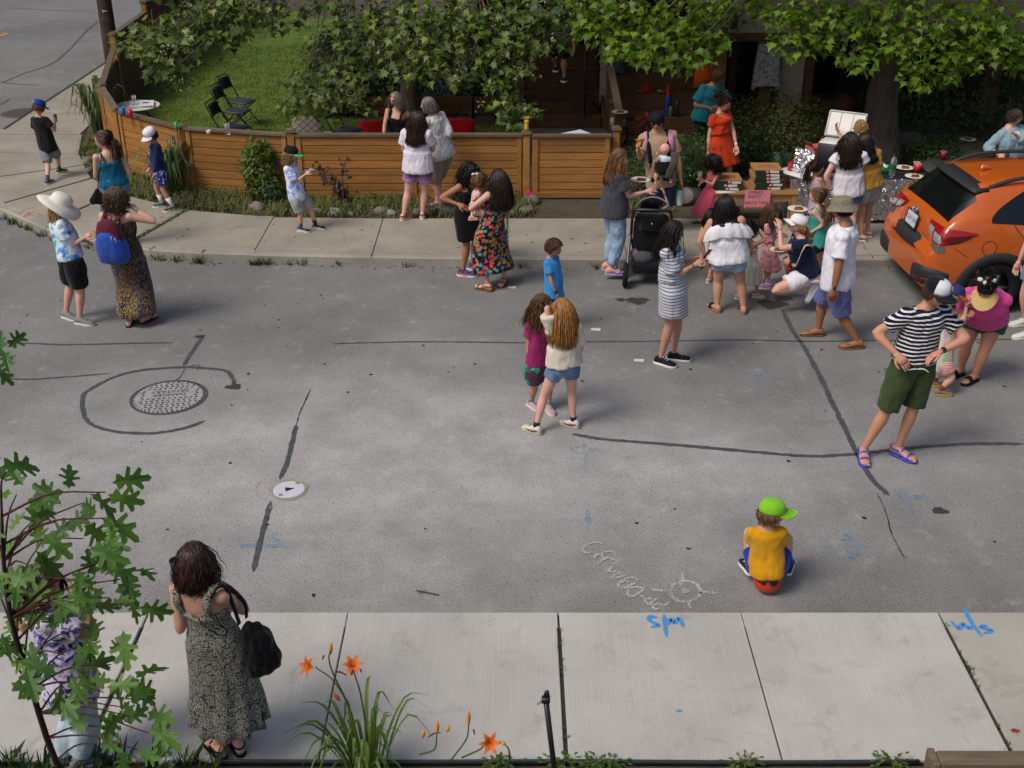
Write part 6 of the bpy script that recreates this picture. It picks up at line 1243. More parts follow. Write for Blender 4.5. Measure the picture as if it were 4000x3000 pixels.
add('girl_ginger','girl with long ginger hair, cream raglan tee and denim shorts, back to camera',Z=ZF,head=(502,275),hip=(515,845),feet=((208,1500),(580,1440)),az=-166,haz=-160,hp=0,sex='f',hr=.155,w=.98,lh=(402,275,-.12),le=(335,540,.24),rh=(605,670,-.20),re=(706,690,.02),tone=PINKF,hair=dict(m=ginger,st='long',len=.34,n=280,part=0,spread=.07),top=dict(t='tee',c=fab('#cfc6b4'),loose=.018,hem=.10,slw=1.7,sl=.7),bottom=dict(t='shorts',c=denim,len=.34,loose=1.12),shoes=dict(t='sneaker',c=plain('#cfc8bd',.7),s=plain('#b5ab9a',.7),x=plain('#6b3036',.6)),socks=(plain('#23232a',.9),.16),fa=(-128,-122))
add('woman_grey_tee','woman with long light brown hair, washed charcoal tee and light jeans reaching right',Z=Z7,head=(925,255),hip=(885,720),feet=((850,1228),(880,1268)),az=112,haz=92,hp=15,H=1.66,rh=(1165,548,.04),re=(985,612,.12),lh=(1012,492,-.22),le=(900,560,-.2),tone=PINKF,gz=.06,hair=dict(m=hairm('#6e4a2a','#a87a4a'),st='long',len=.34,n=280,part=.05,spread=.06),glasses='clear',top=dict(t='tee',c=fab('#35353a','#4a4a50','heather',.5),loose=.022,hem=-.08,slw=1.8),bottom=dict(t='trousers',c=denim_l,len=1.82,loose=1.32),shoes=dict(t='slide',c=plain('#a98fc0',.6)),fa=(85,90))
add('man_carrier','man in tan tee, backward black cap and sunglasses with a baby on his chest',Z=Z7,head=(1253,-62),hip=(1285,480),feet=((1340,890),(1252,895)),az=-6,haz=-12,hp=20,gz=SW,sex='m',rh=(1090,180,.30),re=(1120,268,.02),lh=(1462,462,.06),le=(1440,262,0),tone=MED,hair=dict(m=black_h,st='short',len=.03,under=.1),hat=dict(t='cap',c=plain('#16161a',.8),back=1),glasses='dark',top=dict(t='tee',c=fab('#a58a70'),loose=.012,hem=-.05,sl=.7,slw=1.5),bottom=dict(t='shorts',c=fab('#232b47'),len=.95,loose=1.45),shoes=dict(t='sneaker',c=blk,s=wht))
MY=PEOPLE['man_carrier']['Y']
add('baby','bald baby in pale onesie riding in the black chest carrier',Z=Z7,head=(1322,182),hip=(1300,365),feet=((1372,472,.03),(1238,478,.03)),Y=MY-.20,H=.62,az=170,haz=-100,hp=0,sex='k',hr=.25,w=1.2,legw=1.2,gz=0,rh=(1350,280,-.05),lh=(1248,240,.06),tone='#e0ad9c',knees=((1358,400,.03),(1245,400,.03)),top=dict(t='tee',c=fab('#d5e0e8'),sl=.5,loose=.008,hem=-.15),bottom=dict(t='shorts',c=fab('#c6dbe4'),len=.5,loose=1.25))
add('girl_stroller','dark curly haired child in the stroller, one arm raised',Z=Z7,head=(1195,650),hip=(1235,930),feet=((1200,990,-.5),(1275,990,-.5)),Y=14.75,H=1.0,az=176,haz=170,sex='k',hr=.19,gz=0,rh=(1318,572,-.05),re=(1305,690,.0),lh=(1110,830,-.15),le=(1025,815,0),tone=MED,knees=((1195,900,-.28),(1280,900,-.28)),hair=dict(m=hairm('#2a1a12','#4a2f20'),st='curly',len=.13,curl=.018,n=260),top=dict(t='tee',c=fab('#b58fa8'),sl=.4,loose=.01),bottom=dict(t='shorts',c=fab('#a77f96'),len=.6,loose=1.3))
add('girl_pink_dress','girl with dark curly bob in coral pink sundress holding a clear cup',Z=Z7,head=(1742,285),hip=(1725,520),feet=((1600,835),(1680,812)),az=-62,haz=-72,hp=8,gz=SW,sex='k',hr=.19,lh=(1650,452,.12),le=(1745,480,.12),rh=(1645,470,-.08),tone=MED,hair=dict(m=hairm('#17100e','#3a281f'),st='curly',len=.18,curl=.014,n=280),top=dict(t='dress',c=fab('#c9566e'),s1=.72,sr=.005),bottom=dict(t='skirt',c=fab('#bd4e66'),len=1.55,flare=.10,folds=11,s1=.5),shoes=dict(t='sneaker',c=plain('#1f2a38',.6),s=plain('#8a8d55',.6)),socks=(plain('#d5b9b9',.9),.3),fa=(-90,-70))
add('woman_polo','short haired person in teal polo and navy shorts behind the orange dress',Z=Z3,head=(1782,662),hip=(1675,1015),feet=((1735,1458),(1645,1455)),az=28,haz=70,hp=18,sex='f',w=1.2,rh=(1705,930,.22),re=(1590,895,.1),lh=(1775,918,.2),le=(1860,890,.05),tone=MED,hair=dict(m=hairm('#6a4526','#a06d3c'),st='short',len=.06,n=280),glasses='clear',top=dict(t='tee',c=fab('#2e8d9c'),loose=.018,hem=-.1,sl=.75,slw=1.7),bottom=dict(t='shorts',c=fab('#171d2e'),len=.92,loose=1.4),shoes=dict(t='sneaker',c=blk))
add('woman_orange','woman with dark bun and glasses in orange button front dress',Z=Z3,head=(1832,895),hip=(1812,1190),feet=((1885,1695),(1800,1705)),az=38,haz=62,hp=20,rh=(1695,1325,.08),re=(1685,1180,.05),lh=(1938,1262,.10),le=(1912,1110,.0),tone=FAIR,hair=dict(m=hairm('#2b1a14','#54331f'),st='bun',tie=(.33,-.36)),glasses='clear',top=dict(t='tee',c=fab('#c43a17'),sl=.42,loose=.008,hem=.2,slw=1.5),bottom=dict(t='skirt',c=fab('#c43a17'),len=.88,flare=.07,folds=12,s1=.45),shoes=dict(t='sandal',c=plain('#6a4a34',.7)))
add('woman_stripe_dress','woman with long dark hair and sunglasses in grey and white striped dress using a phone',Z=Z7,head=(1395,885),hip=(1392,1340),feet=((1428,2008),(1312,2050)),az=72,haz=78,hp=20,H=1.62,lh=(1555,1140,-.06),rh=(1585,1178,.10),re=(1432,1332,.14),le=(1480,1290,-.1),tone=MED,hair=dict(m=hairm('#1d1412','#3d2a22'),st='long',len=.34,n=260,spread=.14,curl=.008),glasses='dark',top=dict(t='tee',c=fab('#c9c9cd','#6f7486','stripe',9),loose=.006,hem=.16,sl=.75,slw=1.9),bottom=dict(t='skirt',c=fab('#c9c9cd','#6f7486','stripe',9),len=.74,flare=.012,fold=.02,s1=.3,g=.02),shoes=dict(t='sneaker',c=plain('#17171b',.7),s=plain('#d8d6d2',.6)),fa=(80,58))
add('woman_off_shoulder','woman with long black hair, white ruffled off shoulder top and denim cutoffs',Z=Z7,head=(1845,655),hip=(1872,1130),feet=((1750,1575),(1992,1585)),az=172,haz=170,H=1.52,w=1.3,armw=1.05,hr=.145,lh=(1668,1120,-.02),le=(1672,960,.0),rh=(2062,1020,-.12),re=(2030,930,-.1),tone=MED,hair=dict(m=black_h,st='long',len=.27,n=280,part=0,spread=.05),top=dict(t='off',c=white_f,loose=.018,hem=.0),bottom=dict(t='shorts',c=denim_l,len=.36,loose=1.16),shoes=dict(t='slide',c=plain('#8a6a4a',.8),s=plain('#19191b',.7)),fa=(205,178))
add('child_hidden','small dark haired child in rainbow dress half hidden by the white ruffled top',Z=ZG,head=(232,430),hip=(225,800),feet=((245,1150),(205,1205)),az=160,haz=150,H=1.0,sex='k',hr=.19,lh=(150,800,.03),le=(130,720,.03),tone=MED,gz=.0,hair=dict(m=black_h,st='long',len=.14,n=160),top=dict(t='dress',c=white_f,s1=.74),bottom=dict(t='skirt',c=fab('#dddddd',kind='vstripe'),len=1.0,flare=.05,s1=.6),shoes=dict(t='sandal',c=wht))
add('girl_rainbow','small girl with black hair in pastel rainbow striped dress, hand to her face',Z=ZG,head=(722,612),hip=(708,960),feet=((580,1408),(785,1392)),az=130,haz=105,hp=5,sex='k',hr=.195,rh=(790,622,-.02),re=(838,815,.05),lh=(690,640,-.18),tone=MED,hair=dict(m=black_h,st='bun',tie=(.2,-.48),bun=.15),top=dict(t='dress',c=white_f,s1=.66,sr=.006),bottom=dict(t='skirt',c=fab('#dddddd',kind='vstripe',scale=1.4),len=1.20,flare=.045,s1=.62,folds=8),shoes=dict(t='sandal',c=wht),fa=(95,85))
add('girl_pink_print','girl with long light brown hair in pink print dress facing the kneeling woman',Z=ZG,head=(942,375),hip=(912,780),feet=((925,1238),(858,1290)),az=78,haz=88,hp=22,sex='k',hr=.175,rh=(1055,668,.02),re=(880,722,.10),lh=(1050,650,-.1),tone=PINKF,hair=dict(m=hairm('#4a3322','#80603c'),st='long',len=.24,n=260,spread=.08),top=dict(t='tee',c=fab('#d59a9c','#a83a4c','print',.9,c3='#5a4048'),sl=.45,slw=1.5,hem=.2,loose=.006),bottom=dict(t='skirt',c=fab('#d59a9c','#a83a4c','print',.9,c3='#5a4048'),len=1.12,flare=.07,s1=.5),shoes=dict(t='sneaker',c=fab('#c9a6c4','#8f8fc9','print',2,c3='#e4d5dd'),s=plain('#dbd2d5',.6)),fa=(85,80))
add('woman_kneeling','woman in white cap, navy shirt and white shorts kneeling on the road',Z=ZG,head=(1252,532),hip=(1345,1090),feet=((1360,1345,.10),(1160,1260,-.35)),Y=13.45,H=1.60,az=-88,haz=-95,hp=-12,lh=(1045,585,.02),le=(985,850,.18),rh=(1135,860,-.2),re=(1180,960,-.2),tone=PINKF,w=1.12,knees=((985,1305,.16),(1125,950,-.2)),pitchf=(-1.1,0),hair=dict(m=hairm('#a3814f','#d9bd86'),st='tail',len=.18,under=.3,tie=(-.1,-.5)),hat=dict(t='cap',c=plain('#e2e0e2',.8),tilt=-.1),glasses='clear',top=dict(t='tee',c=navy_f,hem=-.04,loose=.008,sl=.55,slw=1.5),bottom=dict(t='shorts',c=fab('#e0dee2'),len=.62,loose=1.35),shoes=dict(t='sneaker',c=plain('#dcdcdc',.6),s=plain('#b9c9d6',.6)),fa=(-88,-88))
add('girl_teal_tank','girl with brown ponytail in teal tank top and black shorts holding a plate',Z=ZG,head=(1478,192),hip=(1502,745),feet=((1450,1245),(1535,1185)),az=-142,haz=-125,sex='k',hr=.165,H=1.2,gz=.0,lh=(1420,622,.10),le=(1530,610,.12),rh=(1362,402,-.05),re=(1480,520,-.12),tone=FAIR,hair=dict(m=ltbrown,st='tail',len=.38,tie=(-.05,-.5)),top=dict(t='tank',c=fab('#3fa39a'),s1=.80,sr=.010,loose=.012,hem=-.08,sx=.045),bottom=dict(t='shorts',c=black_f,len=.38,loose=1.25),shoes=dict(t='sneaker',c=plain('#c9a9b5',.6),s=wht),fa=(-110,-115))
add('man_bucket_hat','man in olive bucket hat, white tee and heathered blue shorts walking left',Z=Z8,head=(640,700),hip=(598,1290),feet=((732,1902),(392,1794)),az=-108,haz=-125,hp=8,sex='m',H=1.76,w=1.08,lh=(566,1400,.30),le=(640,1140,.34),rh=(520,1300,-.2),tone=OLIVE,hair=dict(m=black_h,st='short',len=.025,under=.0),hat=dict(t='bucket',c=fab('#6f6a58','#8a8572','heather',.3)),top=dict(t='tee',c=fab('#e4e3ea'),loose=.022,hem=-.18,sl=.72,slw=1.6),bottom=dict(t='shorts',c=fab('#474a7e','#6a6d9f','heather',.7),len=1.02,loose=1.55),shoes=dict(t='flip',c=plain('#7a5438',.8),s=plain('#6b5a34',.8)),fa=(-88,-92))
add('girl_tutu','girl with dark ponytail in lavender tutu at the foil table',Z=Z8,head=(425,345),hip=(430,585),feet=((480,915),(500,935)),az=120,haz=100,hp=5,gz=SW,sex='k',hr=.185,rh=(515,440,-.02),re=(490,520,.08),lh=(520,430,-.1),tone=MED,hair=dict(m=dkbrown,st='tail',len=.30,tie=(.3,-.42)),top=dict(t='tank',c=fab('#cdb4c6'),s1=.84,sr=.018),bottom=dict(t='skirt',c=fab('#a797bd','#c4b0cb','heather'),len=1.25,flare=.12,folds=13,fold=.07),shoes=dict(t='sneaker',c=plain('#c58a9c',.6)))
add('woman_white_top','woman with long wavy dark hair, white top and denim shorts at the foil table',Z=Z8,head=(712,105),hip=(690,555),feet=((575,950),(705,1000)),az=175,haz=165,hp=8,gz=SW,H=1.62,w=1.12,lh=(548,545,.04),le=(540,400,.05),rh=(770,395,-.25),re=(862,392,.0),tone=PINKF,hair=dict(m=hairm('#24160f','#50341f'),st='long',len=.36,n=280,curl=.014,freq=9,spread=.12),top=dict(t='tee',c=fab('#dcd8df'),sl=.30,slw=1.7,hem=-.02,loose=.010),bottom=dict(t='shorts',c=fab('#2b4668','#456a94','denim'),len=.36,loose=1.2),shoes=dict(t='sneaker',c=wht))
add('girl_yellow','girl with long dark hair in mustard tee and pale grey shorts leaning in',Z=Z8,head=(832,112),hip=(872,500),feet=((775,975),(825,935)),az=-160,haz=-140,hp=15,gz=SW,H=1.58,w=1.0,rh=(878,530,.05),re=(942,385,.05),lh=(780,430,-.2),tone=MED,hair=dict(m=hairm('#1b1210','#3d281d'),st='long',len=.28,n=260),top=dict(t='tee',c=fab('#bb8a3a','#9a6f2c','stripe',14),sl=.6,hem=.02,loose=.006),bottom=dict(t='shorts',c=fab('#a09ca0','#b5b2b5','heather'),len=.55,loose=1.35),shoes=dict(t='sandal',c=wht),fa=(-110,-120))
add('person_blond','person with curly blond hair mostly hidden behind the open cooler',Z=Z4,head=(800,1095),hip=(815,1420),feet=((860,1830),(800,1832)),az=-20,haz=-10,hp=50,sex='k',hr=.15,rh=(605,1130,.06),re=(690,1280,.05),lh=(900,1350,.1),tone=PINKF,hair=dict(m=blond,st='curly',len=.09,curl=.014,n=260),top=dict(t='tee',c=fab('#1a2036'),sl=.6),bottom=dict(t='shorts',c=fab('#3a3f45'),len=.9),shoes=dict(t='sneaker',c=blk))
add('person_denim','short haired person in open denim shirt and white top beyond the car',Z=Z4,head=(2132,1010),hip=(2085,1480),feet=((2140,1845),(2045,1845)),az=25,haz=72,hp=0,sex='f',w=1.25,rh=(2000,1335,.2),re=(1905,1270,.02),lh=(2135,1160,.24),le=(2270,1260,.05),tone=PINKF,saz=25,hair=dict(m=hairm('#3a2d24','#6a5746'),st='short',len=.045,n=260,line=.1),glasses='clear',top=dict(t='tee',c=fab('#7f99a6','#94adb8','heather',.5),sl=1.5,slw=1.6,loose=.02),bottom=dict(t='trousers',c=denim_l,len=1.85),shoes=dict(t='sneaker',c=blk))
add('man_striped','man in navy and white striped tee, green shorts and blue sandals, hands on hips',Z=ZE,head=(842,262),hip=(688,745),feet=((590,1450),(315,1468)),az=22,haz=40,hp=12,sex='m',H=1.80,rh=(560,712,.16),re=(365,520,-.02),lh=(872,690,.14),le=(1010,520,.0),tone='#c39176',spine=.01,w=.97,hair=dict(m=brown,st='short',len=.02,under=.0),hat=dict(t='cap',c=fab('#17191d',fold=.1),f=fab('#dcdbe0',fold=.1),b=plain('#1a1d22',.8)),top=dict(t='tee',c=fab('#14152b','#dcdad8','stripe',8.6,fold=.35),loose=.012,hem=-.02,sl=.62,slw=1.5),bottom=dict(t='shorts',c=fab('#3b4a2a'),len=.96,loose=1.5),shoes=dict(t='sandal',c=plain('#3746b5',.55),s=plain('#3f4fc4',.5)),fa=(40,-8))
add('child_purple_cap','child in purple cap with orange brim and white basketball shirt beside the striped tee',Z=ZE,head=(968,285),hip=(888,735),feet=((828,935),(885,1003)),az=75,haz=85,hp=12,sex='k',hr=.175,rh=(1062,350,.05),re=(1040,545,.05),lh=(1050,380,-.1),tone=PINKF,hair=dict(m=blond,st='short',len=.03,under=.0),hat=dict(t='cap',c=plain('#35305f',.8),b=plain('#d0472b',.7),flat=.3),top=dict(t='tank',c=fab('#d5dade','#3b86b8','vstripe'),s1=.84,sr=.016,loose=.018,hem=-.22),bottom=dict(t='shorts',c=fab('#d5b5ae','#b54a4a','stripe',20),len=.72,loose=1.4),shoes=dict(t='sneaker',c=plain('#7d725c',.7),s=plain('#a38b45',.7)),socks=(fab('#1a1514','#c9602c','stripe',24),.36),fa=(75,80))
add('woman_pink','woman in hot pink tee, green shorts and straw visor bending over a child',Z=ZE,head=(1205,242,.36),hip=(1192,455,-.08),feet=((1090,912),(988,868)),Y=None,az=-28,haz=-32,hp=50,H=1.62,hr=.128,w=1.25,rh=(1075,405,.22),re=(1060,330,.0),lh=(1085,420,.24),le=(1290,420,.1),tone='#c08a70',hair=dict(m=hairm('#1b1210','#4a342a'),st='bun',tie=(.42,-.25),bun=.26),hat=dict(t='visor',c=plain('#bfa06a',.8),b=plain('#c4a56e',.85)),top=dict(t='tee',c=fab('#d64c92'),loose=.012,hem=.12,sl=.75,slw=1.8),bottom=dict(t='shorts',c=fab('#0d5a33'),len=.34,loose=1.25),shoes=dict(t='slide',c=plain('#1d1d1f',.7)),fa=(-55,-60))
add('person_edge','bare leg and white shoes at the right edge of the frame behind the pink tee',Z=(3000,0,1),head=(1062,810),hip=(1058,1045),feet=((998,1322),(986,1272)),az=-80,H=1.62,tone=PINKF,hair=dict(m=brown,st='short',len=.05),top=dict(t='tee',c=fab('#8f959f')),bottom=dict(t='shorts',c=denim,len=.5),shoes=dict(t='sneaker',c=plain('#cfcac3',.7)))
add('woman_grey_dress','woman in long grey mosaic print dress with dark bobbed hair in the foreground',Z=ZA,head=(1045,535),hip=(1168,960),feet=((1168,1568),(1278,1542)),az=160,haz=-178,hp=22,gz=SW,w=1.06,lh=(965,712,-.15),le=(985,1010,.05),rh=(1262,790,-.22),re=(1322,800,.02),tone=FAIR,vox=.011,hair=dict(m=hairm('#3a241c','#6d4a38'),st='bob',len=.17,n=480,spread=.18,curl=.010,freq=11,thick=.75),top=dict(t='dress',c=black_f,s1=.64,sr=.013,sx=.066),bottom=dict(t='skirt',c=fab('#bcbaa8','#2a282a','cracks'),len=1.52,flare=.06,folds=11,fold=.12,s1=.66),shoes=dict(t='sandal',c=plain('#16161a',.7)),fa=(-140,-150))
add('woman_behind_leaves','woman in purple print blouse and pale jeans behind the oak leaves, hand raised',Z=ZA,head=(230,650),hip=(390,1205),feet=((380,1640),(480,1640)),az=120,haz=75,hp=12,gz=SW,H=1.60,rh=(440,760,.03),re=(480,960,.08),lh=(300,1000,-.2),tone='#b5836a',w=1.05,hair=dict(m=hairm('#2b1a16','#4d3026'),st='bob',len=.16,n=300,spread=.15),top=dict(t='tee',c=fab('#c9c3d6','#3c2a8a','tiedye',2.6,c3='#3c2a8a',c4='#2a2130'),sl=.6,loose=.016,hem=-.1),bottom=dict(t='trousers',c=fab('#9db1bd','#b7c8d0','denim'),len=1.88,loose=1.35),shoes=dict(t='sneaker',c=gry))
add('boy_ball','boy in yellow tee and lime green cap sitting on a red ball',Z=ZC,head=(1122,445),hip=(1102,688),feet=((1012,690,-.22),(1196,690,-.22)),Y=7.66,H=1.24,az=172,haz=98,hp=4,sex='k',hr=.165,w=1.02,lh=(1040,600,-.26),rh=(1180,600,-.26),le=(1005,590,-.02),re=(1205,590,-.02),tone=FAIR,knees=((1022,525,-.34),(1190,540,-.34)),spine=-.02,hair=dict(m=ltbrown,st='short',len=.05,under=.05),hat=dict(t='cap',c=fab('#7fbf2c',fold=.2),bl=.5),top=dict(t='tee',c=fab('#cf9414'),loose=.012,hem=-.10,sl=.6,slw=1.6),bottom=dict(t='shorts',c=fab('#22399c'),len=.5,loose=1.3),shoes=dict(t='sneaker',c=plain('#1e1f22',.6),s=wht),socks=(fab('#2743a8','#16205a','stripe',20),.3),fa=(-168,162))
add('man_stairs','man in dark shorts standing on the shaded porch stairs',Z=Z3,head=(420,10),hip=(395,345),feet=((450,700,0),(380,610,-.28)),Y=21.6,H=1.76,az=-5,haz=-10,sex='m',tone=MED,gz=.3,hair=dict(m=brown,st='short',len=.04),top=dict(t='tee',c=fab('#6f6a72'),loose=.012),bottom=dict(t='shorts',c=fab('#15161c'),len=.9,loose=1.5),shoes=dict(t='sneaker',c=blk,s=wht))
# ------------------------------------------------------------------ things on the lawn
BLKM=plain((.012,.012,.013),.4);CHSEAT=plain((.03,.034,.04),.5);WPL=plain('#d9d7d2',.6);REDC=fab('#b3161c');CARD=plain('#a07848',.85)
def at(q,Z,z):return G(Z[0]+q[0]/Z[2],Z[1]+q[1]/Z[2],z)
def chair(label,c,az):
 e=thing('folding_chair',label,'chair',(c[0],c[1],SW),R(az),'black folding chairs');mb=MB();mb.box((0,-.02,.45),(.40,.40,.03),rotx(.05),.014);mb.obj('seat',CHSEAT,e)
 mb=MB();g_=[]
 for z in(.66,.70,.82,.86):
  g_.append([(x,.205+.16*(z-.45)/.5+.03*(1-(x/.19)**2)+dy,z)for dy in(-.008,.008)for x in(np.linspace(-.19,.19,7)if dy<0 else np.linspace(.19,-.19,7))])
 mb.loft(g_);mb.obj('backrest',BLKM,e)
 for sx in(-1,1):
  mb=MB();mb.tube(cr([(sx*.21,.38,.88),(sx*.21,.28,.66),(sx*.21,.10,.36),(sx*.21,-.24,.0)],10),.011,7);mb.obj('leg',BLKM,e);mb=MB();mb.tube([(sx*.19,-.20,.44),(sx*.19,.06,.24),(sx*.19,.32,.0)],.011,7);mb.obj('leg',BLKM,e)
 mb=MB();mb.tube([(-.21,.38,.88),(-.15,.39,.895),(.15,.39,.895),(.21,.38,.88)],.011,7);mb.obj('top_rail',BLKM,e);mb=MB();mb.tube([(-.19,.24,.10),(.19,.24,.10)],.008,6);mb.obj('stretcher',BLKM,e);mb=MB();mb.tube([(-.21,-.15,.12),(.21,-.15,.12)],.008,6);mb.obj('stretcher',BLKM,e)
for q,Z,l,a in(((2085,872),Z1,'black folding chair at the back of the row of three on the lawn',72),((2040,955),Z1,'black folding chair in the middle of the row of three on the lawn',78),((2020,1100),Z1,'black folding chair nearest the fence in the row of three on the lawn',82),((790,1125),Z2,'black folding chair standing on the striped picnic blanket',70)):chair(l,at(q,Z,SW+.45),a)
c=at((1180,905),Z1,.62);tb=thing('garden_table','small round white garden table behind the fence','table',(c[0],c[1],SW));mb=MB();n=28;a_=np.linspace(0,6.283,n,endpoint=False);mb.loft([[(math.cos(a)*r_,math.sin(a)*r_,z)for a in a_]for r_,z in((.40,.47),(.42,.475),(.42,.49),(.40,.495))]);mb.obj('table_top',WPL,tb)
for i in range(3):mb=MB();a=i*2.09+.5;mb.tube([(math.cos(a)*.1,math.sin(a)*.1,.47),(math.cos(a)*.34,math.sin(a)*.34,0)],.014,7);mb.obj('leg',BLKM,tb)
pb=thing('pizza_box','flat white printed pizza box on the garden table','box',(c[0]+.12,c[1]-.05,SW+.497),.25);mb=MB();mb.box((0,0,.022),(.42,.42,.044),None,.004);mb.obj('carton',plain('#d6d3d4',.8),pb,smooth=False);mb=MB();mb.add([(.06+.07*math.cos(a),.02+.055*math.sin(a),.0455)for a in a_],[tuple(range(n))]);mb.obj('printed_badge',plain('#4a4a78',.8),pb)
mb=MB()
for i in range(4):mb.box((-.10,-.12+i*.05,.0457),(.12,.014,.001))
for i in range(5):mb.box((.02+i*.035,-.2112,.022),(.02,.001,.016))
mb.obj('printed_lines',plain('#5a587a',.8),pb,smooth=False)
def cup(label,c,r,h,mat,name='cup',cat='cup',rim=None,open_=True,**kw):
 e=thing(name,label,cat,tuple(c));mb=MB();n=18;a_=np.linspace(0,6.283,n,endpoint=False);rg=lambda q,z:[(math.cos(a)*q,math.sin(a)*q,z)for a in a_]
 mb.loft([rg(r*.78,0),rg(r,h),rg(r*.92,h),rg(r*.72,h*.1)]);mb.obj('body',mat,e);mb=MB();mb.tube([(math.cos(a)*r,math.sin(a)*r,h)for a in a_],r*.07,6,closed=True);mb.obj('rim',rim or mat,e);return e
CLR=NT('clear_plastic');CLR.b.inputs['Transmission Weight'].default_value=.85;CLR.b.inputs['Alpha'].default_value=.55;CLR=CLR.done((.85,.87,.88),.12)
cup('clear glass jar standing on the pizza box',(c[0]-.05,c[1]+.05,SW+.545),.045,.11,CLR,'glass_jar','jar')
def ftop(x,Z=Z1,y=0,z=FZ+.045):return at((x,y),Z,z)
for(q,Z,l,r_,h,m,nm,ct)in(((1062,995),Z1,'blue plastic tumbler on the fence top',.05,.12,plain('#1f7fae',.4),'cup','cup'),((1130,1015),Z1,'red sippy bottle on the fence top',.04,.13,plain('#d0273f',.4),'sippy_bottle','bottle'),((1525,1128),Z1,'lime green cup on the fence top by the post',.025,.13,plain('#3fae3f',.4),'cup','cup'),((1803,1155),Z1,'tiny white paper cup on the fence top',.035,.05,WPL,'paper_cup','cup'),((1968,1165),Z1,'clear glass jar on the fence top',.045,.17,CLR,'glass_jar','jar')):p=at(q,Z,FZ+.042);cup(l,p,r_,h,m,nm,ct)
bl=thing('picnic_blanket','striped multicoloured picnic blanket behind the fence','blanket',(0,0,0));t_=NT('blanket_stripes');w_=t_.n('TexNoise',{'Vector':t_.co((.3,5.5,.3),(0,0,.15)),'Scale':3.2,'Detail':1}).outputs[0];bm_=t_.done(t_.ramp(w_,[(.28,'#3a4668'),(.38,'#c8bfae'),(.45,'#8d2f33'),(.5,'#cfc8b8'),(.56,'#54618a'),(.62,'#c9a75a'),(.68,'#b8b2a4')],'CONSTANT'),.9)
p0,p1=at((200,1180),Z2,SW),at((1000,1075),Z2,SW);mb=MB();n=24;v=[]
for j in range(12):
 for i in range(n):x=-4.55+3.2*i/23;y=18.6+2.9*j/11;v.append((x+.1*math.sin(y*3),y,SW+.012+.03*max(0,mnoise.noise(Vector((x*2.5,y*2.5,0)))+.3)))
mb.add(v,[(j*n+i,j*n+i+1,(j+1)*n+i+1,(j+1)*n+i)for j in range(11)for i in range(n-1)]);mb.obj('cloth',bm_,bl)
def pillow(label,c,s,rz,mat,name='cushion',tilt=.9):
 mb=MB();n=14;top_=[];f=[]
 for sg in(1,-1):
  for j in range(n):
   for i in range(n):
    x,y=2*i/(n-1)-1,2*j/(n-1)-1;h=((1-x**4)*(1-y**4))**.6;top_.append((x*s[0]*(1-.06*y*y),y*s[1]*(1-.06*x*x),sg*h*s[2]))
 for b in(0,n*n):
  for j in range(n-1):
   for i in range(n-1):f.append((b+j*n+i,b+j*n+i+1,b+(j+1)*n+i+1,b+(j+1)*n+i))
 mb.add(top_,f);o=mb.obj(name,mat);o.location=c;o.rotation_euler=(tilt,0,rz);return tag(o,label,'cushion')
t_=NT('pillow_print');br_=t_.n('TexWave',{'Vector':t_.co((1,1,1),(0,0,.8)),'Scale':3.2,'Distortion':0},wave_profile='TRI').outputs[0];br2=t_.n('TexWave',{'Vector':t_.co((1,1,1),(0,0,-.8)),'Scale':3.2},wave_profile='TRI').outputs[0];PILW=t_.done(t_.mix(t_.ramp(br_,[(.10,'#5a4a42'),(.16,'#c4b8a6')]),lin('#5a4a42'),t_.ramp(br2,[(.08,1.),(.14,0.)])),.9)
c=at((450,1120),Z2,SW+.2);pillow('cream cushion with brown diamond lines on the blanket',(c[0],c[1],SW+.24),(.28,.22,.11),.1,PILW);c=at((1005,1140),Z2,SW+.15);pillow('red cushion lying on the blanket left of the black tank top',(c[0],c[1],SW+.18),(.24,.2,.10),.3,REDC);c=at((1765,1120),Z2,SW+.2);pillow('red square cushion propped behind the fence right of the women',(c[0],c[1],SW+.22),(.26,.2,.10),-.05,REDC)
def stand(label,c,h):
 e=thing('speaker_stand',label,'stand',(c[0],c[1],.12));mb=MB();mb.tube([(0,0,.12),(0,0,h)],.022,10);mb.obj('pole',BLKM,e);mb=MB();mb.tube([(0,0,h*.38),(0,0,h*.44)],.04,10);mb.obj('collar',BLKM,e)
 for i in range(3):a=i*2.094+.4;mb=MB();mb.tube([(0,0,h*.42),(math.cos(a)*.52,math.sin(a)*.52,.02)],.014,7);mb.obj('leg',BLKM,e);mb=MB();mb.tube([(0,0,.16),(math.cos(a)*.28,math.sin(a)*.28,h*.2)],.008,6);mb.obj('brace',BLKM,e)
 mb=MB();mb.box((0,0,h+.25),(.32,.28,.5),None,.03,taper=(.9,.85));mb.obj('speaker_box',plain((.015,.015,.016),.7),e);return e
c=at((1880,1085),Z2,.12);stand('black tripod speaker stand on the lawn beneath the maple',c,1.5);c=at((620,1085),Z3,.12);stand('black tripod speaker stand at the foot of the porch stairs',c,1.5)
wb=thing('white_board','white plastic tray leaning behind the garden gate','tray',(0,0,0));c=at((560,1150),Z3,.9);mb=MB();q=[at((285,1180),Z3,1.0),at((690,1155),Z3,1.02),at((590,1118),Z3,1.06)];mb.add([*q,*[p-(0,-.02,.03)for p in q]],[(0,1,2),(5,4,3),(0,3,4,1),(1,4,5,2),(2,5,3,0)]);mb.obj('panel',plain('#b9bfc6',.5),wb,smooth=False);mb=MB();bar(mb,(q[1][0]-.1,q[1][1]+.05,.1),(q[1][0]-.1,q[1][1]+.05,1.0),.04,.04);mb.obj('leg',WPL,wb)
